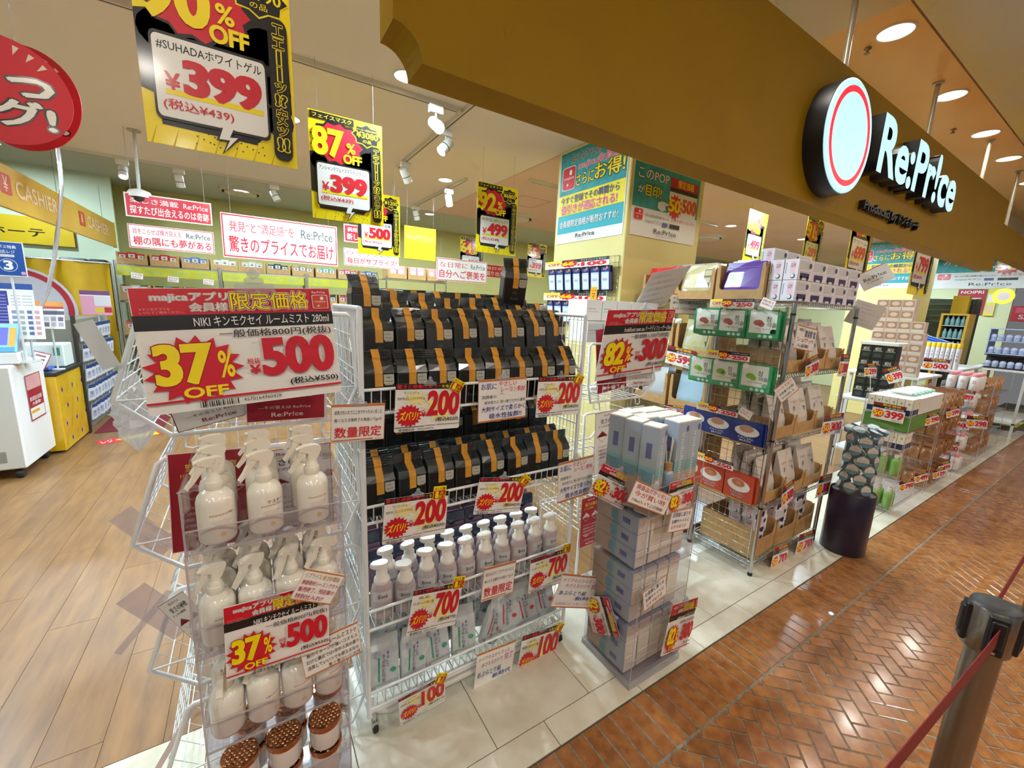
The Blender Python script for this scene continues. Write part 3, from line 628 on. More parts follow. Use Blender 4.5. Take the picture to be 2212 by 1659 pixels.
# ---- red and white message boards
def board(lab, q, l1, l2, bg, fg, logo, y=5.0):
    M, W, H = flat(*q, y=y); M, W, H = frame(M.translation, V((1, 0, 0)), V((0, 0, 1))), W, H
    o = sign('message_board', lab, 'sign', W, H, d_board(l1, l2, bg, fg, logo), M, 'message boards hung over the shelves', 0.004)
    for sx in (-1, 1): MB().lathe([(0.001, 0), (0.001, (STORE_Z if y < 6.1 else 3.2) - M.translation.z - H / 2)], K('9A9A9A', 0.5), 4, (sx * W * 0.42, 0.002, H / 2)).obj('thread', o)
board('red message board hung behind the camera dome', ((265, 413), (455, 440), (460, 487), (273, 467)), '楽しさ満載', '探すたび出会えるのは奇跡', 'D3102C', 'F4F2EE', 'F4F2EE')
board('white message board under the red message board', ((274, 483), (461, 501), (464, 549), (280, 534)), '目をこらせば輝き見える', '棚の隅にも夢がある', 'EFEDEA', 'D3142E', '404040')
board('wide white message board with red border in the middle', ((475, 458), (727, 490), (730, 575), (483, 555)), '発見“と”満足感“を', '驚きのプライスでお届け', 'EFEDEA', 'D3142E', '404040')
board('red message board mostly hidden by the 87 percent banner', ((742, 483), (858, 499), (860, 532), (744, 524)), '偶然の出会い', '新しいをみつけよう', 'D3102C', 'F4F2EE', 'F4F2EE')
board('white message board under the 500 banner', ((742, 534), (860, 548), (862, 584), (744, 571)), 'ワクワク', '毎日がサプライズ!', 'EFEDEA', 'D3142E', '404040')
board('pale message board behind the 64 percent banner', ((942, 556), (1052, 566), (1052, 612), (944, 606)), 'な日常に', '自分へご褒美を', 'EFEDEA', 'D3142E', '404040', 6.0)
board('narrow red message board behind the single black bag', ((1046, 570), (1110, 576), (1110, 604), (1046, 598)), '毎日が', '掘り出しもの', 'D3102C', 'F4F2EE', 'F4F2EE', 7.2)
def d_yb(m):
    m.rect(0, 0, 1, 1, K('D9A31C', 0.3, coat=0.4)); m.txt('Re:Pr!ce', 0.08, 0.58, 0.92, 0.78, K('EBC45A', 0.3), 0.02); m.txt('Produced by ドンキホーテ', 0.2, 0.28, 0.82, 0.36, K('5A4410', 0.4), 0.01)
M, W, H = flat((874, 482), (942, 500), (940, 566), (874, 555), y=5.0); sign('yellow_hanging_sign', 'plain yellow hanging sign between two sale banners', 'sign', W, H, d_yb, frame(M.translation, V((1, 0, 0)), V((0, 0, 1))), None, 0.01, K('E9B824', 0.35))
for sx in (-1, 1): MB().lathe([(0.001, 0), (0.001, STORE_Z - M.translation.z - H / 2)], K('9A9A9A', 0.5), 4, (sx * W * 0.42, 0.002, H / 2)).obj('thread', COL.objects['yellow_hanging_sign'])
# ---- posters on the columns and the end wall
def xface(x, y0, y1, z0, z1): return frame(V((x, (y0 + y1) / 2, (z0 + z1) / 2)), V((0, -1, 0)), V((0, 0, 1))), y1 - y0, z1 - z0
def yface(y, x0, x1, z0, z1): return frame(V(((x0 + x1) / 2, y, (z0 + z1) / 2)), V((1, 0, 0)), V((0, 0, 1))), x1 - x0, z1 - z0
def put(name, lab, cat, MWH, design, **k): return sign(name, lab, cat, MWH[1], MWH[2], design, MWH[0], **k)
put('wall_poster', 'teal and yellow poster on the shaded side of the near column', 'poster', xface(2.411, 2.33, 3.13, 2.172, 2.93), d_aqua, t=0.004)
put('wall_poster', 'teal and white poster with pointing hand on the near column', 'poster', yface(2.296, 2.45, 3.235, 2.176, 2.69), d_pop, t=0.004)
put('wall_poster', 'teal and yellow poster on the far column', 'poster', xface(8.996, 2.33, 3.13, 2.172, 2.93), d_aqua, t=0.004, key='aq')
a, b = P(2012, 624, x=12.19), P(2212, 622, x=12.19)
put('wall_poster', 'wide teal banner poster with pointing hand on the end wall', 'poster', xface(12.19, b.y - 0.35, a.y, a.z, a.z + 0.78), d_pop, t=0.006)
# ---- price signs at the shop front
def price_sign(name, lab, q, design, group, y=None, W=None, mode='flat', yaw=0.0, pitch=0.0, r=0.006, clip=True, card=None, key=None, cs=1.0, x=None, cx=0.0):
    M, w_, h_ = quad(*q, W=W, y=y) if mode == 'quad' else flat(*q, y=y, yaw=yaw, pitch=pitch, x=x)
    o = sign(name, lab, 'sign', w_, h_, design, M, group, 0.0015, None, min(r, w_ * 0.03), key=key)
    if clip: clipper(o, w_, h_, cx * w_, cs)
    if card:
        s = card[2]; mb = MB(Matrix.Translation((card[0] * w_, -0.006, card[1] * h_)) @ Matrix.Rotation(card[3], 4, 'Y')); mb.box(-s / 2, 0, -s / 2, s / 2, 0.0012, s / 2, PYEL)
        mb.X = mb.X @ Matrix.Translation((-s / 2, 0, -s / 2)) @ Matrix.Diagonal((s, 1, s, 1)); d_card(mb); mb.obj('quantity_card', o)
    return o
GM, GZ, GH = 'member price signs', 'burst price signs on the wire rack', 'hand-lettered cards'
m37 = d_majica('NIKI キンモクセイ ルームミスト 280ml', '800', '37', '500', '550')
price_sign('price_sign', 'big member price sign reading 37 percent off and 500', ((278, 622), (714, 623), (735, 846), (318, 900)), m37, GM, W=0.42, mode='quad', cs=1.8, cx=0.08)
price_sign('price_sign', 'smaller 37 percent price sign in front of the spray bottles', ((483, 1313), (709, 1256), (712, 1395), (488, 1474)), m37, GM, y=0.945, cs=0.9, cx=-0.1)
m82 = d_majica('IrodoRoom town sea リードディフューザー170ml', '1,700', '82', '300', '330', '4595580')
price_sign('price_sign', 'member price sign reading 82 percent off and 300, hung high', ((1304, 671), (1453, 669), (1434, 799), (1293, 822)), m82, GM, y=1.62, mode='quad', cs=1.5)
z2, z7, z1 = d_zubari('サンリッシュ', 'POITTE クレンジングタオル', '200', '220'), d_zubari('花王', 'ビオレ 泡クリームメイク落とし 各種', '700', '770'), d_zubari('シャルーナ', '化粧直しあぶらとり紙', '100', '110')
for lab, q, d, y, card, k in (
    ('200 yen burst sign on the top wire lip beside the limited-stock card', ((852, 831), (993, 827), (995, 924), (854, 934)), z2, 1.305, (0.42, 0.45, 0.045, 0.5), 'z2a'),
    ('200 yen burst sign at the far end of the top wire lip', ((1154, 816), (1250, 814), (1255, 892), (1166, 901)), z2, 1.305, (0.42, 0.42, 0.045, 0.45), 'z2b'),
    ('200 yen burst sign on the second wire lip, the nearer one', ((825, 1081), (958, 1062), (972, 1147), (831, 1176)), z2, 1.29, (0.34, 0.5, 0.048, 0.05), 'z2c'),
    ('200 yen burst sign in the middle of the second wire lip', ((1034, 1031), (1132, 1032), (1127, 1103), (1025, 1113)), z2, 1.30, (0.46, 0.42, 0.045, 0.6), 'z2d'),
    ('700 yen burst sign before the pump bottles, the nearer one', ((885, 1275), (991, 1262), (991, 1343), (886, 1376)), z7, 1.29, (0.40, 0.52, 0.048, 0.05), 'z7a'),
    ('700 yen burst sign before the pump bottles, the farther one', ((1141, 1205), (1223, 1191), (1228, 1245), (1147, 1287)), z7, 1.30, (0.42, 0.52, 0.045, 0.1), 'z7b'),
    ('100 yen burst sign on the lowest wire lip above the caster', ((867, 1502), (963, 1463), (960, 1508), (858, 1577)), z1, 1.28, (0.42, 0.5, 0.045, 0.5), 'z1a'),
    ('100 yen burst sign on the lowest wire lip over the tile floor', ((1118, 1376), (1202, 1356), (1208, 1423), (1125, 1463)), z1, 1.30, (0.44, 0.45, 0.045, 0.5), 'z1b')):
    price_sign('price_sign', lab, q, d, GZ, y=y, card=card, cs=0.9)
price_sign('limited_stock_card', 'limited stock card with red characters clipped to the rack corner', ((712, 875), (829, 870), (832, 948), (717, 957)), d_suryo, GH, y=1.27)
price_sign('limited_stock_card', 'limited stock card with red characters hung over the tissue packs', ((1036, 1232), (1104, 1215), (1118, 1274), (1048, 1297)), d_suryo, GH, y=1.295, clip=False)
hb = d_hand((('お肌に', 0.05, 0.76, 0.36, 0.9, '2A3A9A'), ('やさしい', 0.4, 0.82, 0.78, 0.93, 'E03A6A'), ('レーヨン素材', 0.45, 0.68, 0.96, 0.8, 'E03A6A'), ('洗顔後の', 0.06, 0.55, 0.36, 0.63, '303040'), ('拭き取りに 使い捨てだから清潔', 0.12, 0.42, 0.97, 0.5, '303040'), ('大判サイズで柔らかく', 0.06, 0.24, 0.97, 0.37, '2438A0'), ('吸水性抜群!!', 0.22, 0.07, 0.9, 0.2, '2438A0')))
price_sign('hand_lettered_card', 'blue and pink hand-lettered card between two 200 yen signs', ((1029, 823), (1134, 813), (1139, 901), (1037, 913)), hb, GH, y=1.30)
price_sign('hand_lettered_card', 'tilted blue and pink hand-lettered card at the rack end', ((1192, 1008), (1269, 989), (1291, 1057), (1217, 1081)), hb, GH, y=1.25)
hp = d_hand((('メイクの上からそっと', 0.05, 0.78, 0.85, 0.88, 'B04060'), ('おさえるだけで', 0.15, 0.62, 0.68, 0.72, 'B04060'), ('完了', 0.72, 0.60, 0.95, 0.76, 'D8409A'), ('あぶらとり紙', 0.06, 0.38, 0.66, 0.52, '3A4A8A'), ('新時代', 0.45, 0.24, 0.93, 0.36, '2A3A9A'), ('化粧直しに これ一つでOK', 0.06, 0.1, 0.9, 0.17, 'C08090')))
price_sign('hand_lettered_card', 'pink hand-lettered card low over the tile floor', ((1024, 1415), (1109, 1386), (1110, 1461), (1028, 1501)), hp, GH, y=1.30, clip=False)
price_sign('hand_lettered_card', 'pink hand-lettered card between the rack and the acrylic tower', ((1203, 1244), (1298, 1248), (1296, 1314), (1202, 1306)), hp, GH, y=1.22)
h1 = d_hand((('リプライス 安さの理由', 0.06, 0.74, 0.92, 0.9, 'B08030'), ('季節商材シーズンアウト', 0.06, 0.52, 0.97, 0.67, 'B8283A'), ('販売終了、残在庫の', 0.06, 0.3, 0.95, 0.46, 'B8283A'), ('特別仕入れ!!', 0.06, 0.08, 0.75, 0.24, 'B8283A')))
price_sign('hand_lettered_card', 'tilted red hand-lettered card over the spray bottles', ((657, 1228), (739, 1242), (718, 1307), (630, 1295)), h1, GH, y=0.925, clip=False)
h2 = d_hand((('ルームミスト!!', 0.45, 0.74, 0.95, 0.88, '3A3030'), ('秋のイメージが強いコスモス', 0.08, 0.56, 0.96, 0.68, '3A3030'), ('だけど最近では1年中人気の香り', 0.06, 0.38, 0.97, 0.5, '3A3030'), ('消臭していいつでも使えるなら', 0.06, 0.2, 0.95, 0.32, '3A3030'), ('買う事ないとお得', 0.4, 0.06, 0.97, 0.16, '3A3030')))
price_sign('hand_lettered_card', 'brown hand-lettered card half behind the smaller 37 percent sign', ((640, 1402), (764, 1345), (790, 1405), (666, 1463)), h2, GH, y=0.962, clip=False)
# ---- red and white explanation posters in the wire bins
red, wht = d_info('9E1226', 'F0E4E0', 'F5C93A'), d_info('EFEDE8', '8E1A2A', '202020')
def info(lab, TL, TR, BR, BL, d, y, bg, **k):
    M, w_, h_ = flat(TL, TR, BR, BL, y=y, **k); return sign('info_poster', lab, 'poster', w_, h_, d, M, 'explanation posters in the wire bins', 0.001, bg)
info('red explanation poster behind the spray bottles', (373, 978), (545, 968), (541, 1163), (359, 1201), red, 1.345, K('9E1226', 0.5))
info('white explanation poster behind the spray bottles', (535, 984), (705, 953), (730, 1131), (552, 1165), wht, 1.335, PWHT)
info('white explanation poster under the big 37 percent sign', (322, 745), (515, 707), (557, 890), (371, 937), wht, 1.355, PWHT)
info('red explanation poster under the big 37 percent sign', (528, 700), (702, 697), (702, 907), (528, 909), red, 1.35, K('9E1226', 0.5))
info('white explanation poster low in the wire bins', (378, 1290), (430, 1262), (470, 1400), (420, 1440), wht, 1.34, PWHT)
info('red explanation poster in the wire bin behind the 82 percent sign', (1289, 710), (1352, 702), (1354, 833), (1287, 855), red, 1.7, K('9E1226', 0.5))
info('white explanation poster in the wire bin behind the 82 percent sign', (1354, 700), (1415, 697), (1410, 832), (1354, 838), wht, 1.72, PWHT)
info('white explanation poster leaning beside the pale blue cartons', (1296, 893), (1350, 880), (1335, 1010), (1272, 1030), wht, 1.652, PWHT)
info('narrow red explanation poster beside the acrylic tower', (1256, 1078), (1300, 1065), (1290, 1170), (1252, 1186), red, 1.652, K('9E1226', 0.5))
# ================================================================ stacked wire bins
def wire_bin(lab, xc, y0, y1, z, rl=0.32, rr=0.262, group='stacked white wire bins'):
    t = thing('wire_bin', lab, 'wire bin', (xc, y0, z), 0, group); D = y1 - y0
    prof = [(-0.215, 0.006), (-rl, 0.107), (-0.25, 0.325), (-0.235, 0.336), (0.235, 0.336), (0.25, 0.325), (rr, 0.107), (0.215, 0.006)]
    for y in (0, D):
        MB().tube([(a, y, b) for a, b in prof], 0.007, WIRE, 8, True).obj('frame_loop', t)
    mb = MB()
    path = [(-0.25, 0.325), (-rl, 0.107), (-0.215, 0.006), (0.215, 0.006), (rr, 0.107), (0.25, 0.325)]
    for a, b in zip(path, path[1:]):
        n = max(2, int(math.hypot(b[0] - a[0], b[1] - a[1]) / 0.045))
        for i in range(n):
            f = i / n; x, zz = a[0] + (b[0] - a[0]) * f, a[1] + (b[1] - a[1]) * f; mb.tube([(x, 0, zz), (x, D, zz)], 0.0018, WIRE, 4)
    for i in range(1, 6):
        y = D * i / 6; mb.tube([(a, y, b) for a, b in path], 0.0018, WIRE, 4)
    for i in range(11):
        x = -0.21 + i * 0.042; mb.tube([(x, D, 0.006), (x, D, 0.336)], 0.0018, WIRE, 4); mb.tube([(x, 0, 0.006), (x, 0, 0.10)], 0.0018, WIRE, 4)
    mb.tube([(-rl, 0, 0.107), (rr, 0, 0.107)], 0.0028, WIRE, 5)
    tag(mb.obj('wire_mesh', t), kind='stuff')
    for sx in (-1, 1):
        x = sx * 0.17; MB().tube([(x - 0.018, 0, -0.002), (x - 0.018, -0.006, -0.03), (x, -0.007, -0.036), (x + 0.018, -0.006, -0.03), (x + 0.018, 0, -0.002)], 0.0035, WIRE, 6).obj('hook', t)
    return t
for i, (z, s) in enumerate(((1.218, 'topmost wire bin behind the big 37 percent sign'), (0.823, 'second wire bin from the top behind the spray bottles'), (0.432, 'third wire bin from the top beside the spray bottles'), (0.042, 'lowest wire bin on the tile floor beside the acrylic cases'))):
    wire_bin('white flared ' + s, 0.018, 1.37, 1.80, z)
for i, (z, s) in enumerate(((1.085, 'upper wire bin behind the 82 percent sign'), (0.692, 'middle wire bin behind the pale blue cartons'), (0.300, 'lower wire bin behind the acrylic tower'))):
    wire_bin('white flared ' + s, 1.80, 1.66, 2.08, z, 0.24, 0.31)
# clear pots standing in the upper bins
lg = thing('bin_stand', 'white low stand under the lower wire bin', 'stand', (1.80, 1.66, 0))
for x in (-0.2, 0.2):
    for y in (0.02, 0.40): MB().tube([(x, y, 0), (x, y, 0.298)], 0.008, WIRE, 8).obj('leg', lg)
MB().tube([(-0.2, 0.02, 0.294), (0.2, 0.02, 0.294), (0.2, 0.40, 0.294), (-0.2, 0.40, 0.294)], 0.006, WIRE, 6, True).obj('frame', lg)
pot = None
for k, (xc, yb, zb, nm) in enumerate(((0.018, 1.37, 1.226, 'topmost wire bin'), (1.80, 1.66, 1.093, 'upper wire bin behind the 82 percent sign'))):
    for i in range(5):
        lab = 'clear pot, %s along the front of the %s' % (ordinal(i), nm)
        if pot is None:
            pot = thing('clear_pot', lab, 'pot', (0, 0, 0), 0, 'clear pots in the wire bins')
            MB().lathe([(0.024, 0), (0.026, 0.005), (0.027, 0.05), (0.024, 0.056)], FILM, 14).obj('body', pot); MB().lathe([(0.026, 0.056), (0.026, 0.072), (0.024, 0.074)], K('E4E6EA', 0.4), 14).obj('lid', pot); o = pot
        else: o = dup(pot, lab)
        o.location = (xc - 0.15 + i * 0.075, yb + 0.06, zb)
# ================================================================ clear acrylic cases
def acrylic_case(lab, x0, y0, z0, x1, y1, z1, lip=0.07, group='clear acrylic display cases', rz=0, top=False):
    t = thing('acrylic_case', lab, 'display case', (x0, y0, z0), rz, group); W, D, H = x1 - x0, y1 - y0, z1 - z0; e = 0.003
    MB().box(0, 0, 0, W, D, e, ACR).box(-0.001, -0.001, -0.001, W + 0.001, 0.002, e + 0.001, ACRE).obj('base_panel', t)
    for x in (0, W - e):
        mb = MB().box(x, 0.0015, e, x + e, D, H, ACR); mb.box(x - 0.0005, 0, 0, x + e + 0.0005, 0.0015, H, ACRE); mb.obj('side_panel', t)
    MB().box(e, D - e, e, W - e, D, H, ACR).obj('back_panel', t)
    MB().box(e, 0.002, e, W - e, 0.002 + e, lip, ACR).box(e, 0.0018, lip, W - e, 0.0055, lip + 0.002, ACRE).obj('front_lip', t)
    return t
AX0, AX1, AY0, AY1 = -0.142, 0.160, 0.975, 1.262
TIER = [1.075, 0.83, 0.585, 0.34, 0.095]
acrylic_case('shallow clear tray on top of the spray bottle cases', AX0 + 0.002, AY0, TIER[0], AX1 - 0.002, AY1, TIER[0] + 0.14, 0.05)
for z, s in zip(TIER[1:], ('upper clear acrylic case full of spray bottles', 'clear acrylic case of spray bottles under the smaller 37 percent sign', 'clear acrylic case of copper lidded jars', 'lowest clear acrylic case under the jars')):
    acrylic_case(s, AX0, AY0, z, AX1, AY1, z + 0.241)
tag(MB().bbox(AX0, AY0, 0, AX1, AY1, 0.094, K('D9D6CC', 0.5), 0.003).obj('plinth'), 'white plinth under the acrylic cases of spray bottles', 'plinth')
# ---- spray bottles
CRM = K('EFE9DC', 0.16, coat=0.6); CRM2 = K('EBE3D3', 0.3); GOLDP = K('A8794A', 0.5)
def cyl_print(mb, t, w, z0, z1, r, mt, bold=0.0, ang=0.0, lay=1):
    vs, fs, a0, a1, b0, b1 = glyphs(t, bold); sx = w / (a1 - a0); sz = (z1 - z0) / (b1 - b0); rr = r + 0.0003 * lay; out = []
    for a, b in vs:
        th = ((a - a0) * sx - w / 2) / r + ang; out.append((rr * math.sin(th), -rr * math.cos(th), z0 + (b - b0) * sz))
    mb.add(out, fs, mt)
def spray_bottle(lab, tester=False):
    t = thing('spray_bottle', lab, 'spray bottle', (0, 0, 0), 0, 'white room mist spray bottles')
    MB().lathe([(0.028, 0), (0.0335, 0.003), (0.0352, 0.009), (0.0352, 0.085), (0.0345, 0.094), (0.031, 0.104), (0.024, 0.112), (0.0165, 0.116)], CRM, 26).obj('body', t)
    MB().lathe([(0.0155, 0.116), (0.0165, 0.118), (0.0165, 0.132), (0.0150, 0.134), (0.0135, 0.136), (0.0135, 0.142), (0.011, 0.144), (0.0105, 0.152)], CRM2, 16).obj('collar', t)
    pr = [(0.010, 0.150), (0.016, 0.160), (0.021, 0.172), (0.020, 0.181), (0.010, 0.185), (-0.012, 0.186), (-0.026, 0.183), (-0.028, 0.174), (-0.020, 0.172), (-0.008, 0.166), (-0.010, 0.152)]
    MB().prism(pr[::-1], -0.008, 0.008, CRM2).obj('spray_head', t)
    MB().tube([(-0.026, 0, 0.179), (-0.033, 0, 0.179)], 0.005, CRM2, 10).obj('nozzle', t)
    MB().prism([(-0.014, 0.170), (-0.020, 0.158), (-0.033, 0.140), (-0.047, 0.126), (-0.050, 0.130), (-0.040, 0.144), (-0.031, 0.160), (-0.028, 0.174)], -0.006, 0.006, CRM2).obj('trigger', t)
    pm = MB(); cyl_print(pm, 'KINMOKUSEI', 0.042, 0.066, 0.0705, 0.0352, GOLDP)
    for i, w in enumerate((0.034, 0.038, 0.030)): cyl_print(pm, '———————', w, 0.055 - i * 0.0042, 0.0555 - i * 0.0042, 0.0352, GOLDP)
    for k in range(12):
        a = 2 * PI * k / 12; b = 2 * PI * (k + 1) / 12; f = lambda u, v: (0.0355 * math.sin((u) / 0.0352), -0.0355 * math.cos(u / 0.0352), 0.024 + v)
        pm.add([f(0, 0), f(0.0055 * math.cos(a), 0.0055 * math.sin(a)), f(0.0055 * math.cos(b), 0.0055 * math.sin(b))], [(0, 1, 2)], K('E2C48E', 0.4))
    if tester: cyl_print(pm, 'テスター', 0.034, 0.073, 0.081, 0.0352, PBLK, 0.01, 0.25)
    pm.obj('label_print', t); return t
sb0 = None; tst = None
def bottle(lab, x, y, z, rz, lie=None):
    global sb0
    if sb0 is None: sb0 = o = spray_bottle(lab)
    else: o = dup(sb0, lab)
    o.location = (x, y, z); o.rotation_euler = (0, 0, rz); return o
RN = ['front', 'second', 'third']
for j in range(3):
    for i in range(3):
        x, y = -0.090 + i * 0.094 + random.uniform(-0.004, 0.004), AY0 + 0.046 + j * 0.085
        lab = 'white spray bottle on the top tray, %s row, %s from the floor side' % (RN[j], ordinal(i))
        if (i, j) == (1, 0):
            o = spray_bottle('white spray bottle marked as tester on the top tray', True); o.location = (x, y, TIER[0] + 0.003); o.rotation_euler = (0, 0, 0.35)
        else: bottle(lab, x, y, TIER[0] + 0.003, random.uniform(0.1, 0.45))
for k, zt in enumerate(TIER[1:3]):
    for j in range(3):
        for i in range(4):
            bottle('white spray bottle in the %s case, %s row, %s from the wooden floor' % (('upper', 'lower')[k], RN[j], ordinal(i)), AX0 + 0.041 + i * 0.0735, AY0 + 0.05 + j * 0.085, zt + 0.004, random.uniform(0.2, 0.9) if not (k == 1 and i == 0) else 1.4)
# ---- jars with hammered copper lids
COP = KN('rose_copper', 'D08A5E', 'E0A57A', 40, 0.18, m=1.0)
jar0 = None
for lv in range(2):
    for j in range(2):
        for i in range(3):
            lab = 'copper lidded candle jar, %s layer, %s row, %s from the wooden floor' % (('lower', 'upper')[lv], ('front', 'rear')[j], ordinal(i))
            if jar0 is None:
                jar0 = o = thing('candle_jar', lab, 'jar', (0, 0, 0), 0, 'candle jars with copper lids')
                MB().lathe([(0.036, 0), (0.038, 0.004), (0.038, 0.062)], K('E6DDD6', 0.12, coat=0.5), 22).obj('glass', jar0)
                lid = MB().lathe([(0.0405, 0.058), (0.041, 0.060), (0.041, 0.070), (0.039, 0.0735)], COP, 28).obj('lid', jar0)
                hx = MB()
                for a in range(-4, 5):
                    for b in range(-4, 5):
                        x, y = a * 0.010 + (b % 2) * 0.005, b * 0.0087
                        if math.hypot(x, y) < 0.036: hx.lathe([(0.0046, 0.0735), (0.0040, 0.0752), (0.0015, 0.0760)], COP, 6, (x, y, 0))
                tag(hx.obj('lid_studs', lid), kind='stuff')
            else: o = dup(jar0, lab)
            o.location = (AX0 + 0.055 + i * 0.096 + j * 0.02, AY0 + 0.055 + j * 0.098, TIER[3] + 0.004 + lv * 0.0785)
# ================================================================ white wire display rack
RX0, RX1, RY0, RY1 = 0.285, 1.205, 1.33, 1.78
rk = thing('wire_display_rack', 'white wire display rack full of black bags on casters', 'rack', (RX0, RY0, 0)); RW, RD = RX1 - RX0, RY1 - RY0
for x in (0, RW):
    for y in (0, RD): MB().tube([(x, y, 0.075), (x, y, 1.575)], 0.0088, WIRE, 10).obj('post', rk)
    sp = MB().tube([(x, 0, 1.575), (x, RD * 0.98, 1.575), (x, RD, 1.56), (x, RD, 0.115), (x, RD * 0.98, 0.1), (x, 0, 0.1)], 0.0078, WIRE, 8).obj('side_panel', rk)
    wm = MB()
    for i in range(1, 18): wm.tube([(x, RD * i / 18, 0.1), (x, RD * i / 18, 1.575)], 0.002, WIRE, 4)
    for z in (0.35, 0.6, 0.85, 1.1, 1.35): wm.tube([(x, 0, z), (x, RD, z)], 0.0026, WIRE, 4)
    tag(wm.obj('side_wires', sp), kind='stuff')
    MB().tube([(x, 0.012, 1.33), (x - 0.002, 0.06, 1.38), (x, 0.16, 1.47)], 0.004, WIRE, 6).obj('side_stay', rk)
SH = [(1.238, 1.318), (0.855, 0.915), (0.44, 0.515), (0.105, 0.175)]
for zf, zl in SH:
    mb = MB().tube([(0, 0, zl), (RW, 0, zl)], 0.0055, WIRE, 8).tube([(0, 0, zf), (RW, 0, zf)], 0.0055, WIRE, 8).tube([(0, RD, zf), (RW, RD, zf)], 0.0055, WIRE, 8); sh = mb.obj('shelf_frame', rk)
    wm = MB()
    for i in range(1, 30):
        x = RW * i / 30; wm.tube([(x, 0, zl), (x, 0.004, zf), (x, 0.03, zf - 0.004), (x, RD, zf - 0.004)], 0.0021, WIRE, 4)
    for y in (0.12, 0.25, 0.37): wm.tube([(0, y, zf - 0.006), (RW, y, zf - 0.006)], 0.003, WIRE, 4)
    tag(wm.obj('shelf_wires', sh), kind='stuff')
    tg = MB()
MB().tube([(0.02, 0.06, 0.085), (0.02, 0.02, 0.07), (0.08, 0.005, 0.062), (0.3, 0.0, 0.06), (RW - 0.08, 0.005, 0.062), (RW - 0.02, 0.02, 0.07), (RW - 0.02, 0.06, 0.085)], 0.012, K('E4E2DC', 0.35), 10).obj('base_bar', rk)
MB().box(0, 0, 0.082, RW, 0.02, 0.098, WIRE).box(0, RD - 0.02, 0.082, RW, RD, 0.098, WIRE).obj('base_frame', rk)
for x in (0.02, RW - 0.02):
    for y in (0.0, RD - 0.02):
        cs = MB().lathe([(0.008, 0.05), (0.008, 0.085)], CHROME, 8, (x, y, 0)).bbox(x - 0.012, y - 0.014, 0.03, x + 0.012, y + 0.014, 0.052, CHROME, 0.003).obj('caster', rk)
        w_ = MB(); L = [[(x + dx, y + r * math.cos(2 * PI * k / 14), 0.024 + r * math.sin(2 * PI * k / 14)) for k in range(14)] for dx, r in ((-0.009, 0.019), (-0.006, 0.0235), (0.006, 0.0235), (0.009, 0.019))]; w_.ring(L, K('1A1A1C', 0.5)); w_.obj('wheel', cs)
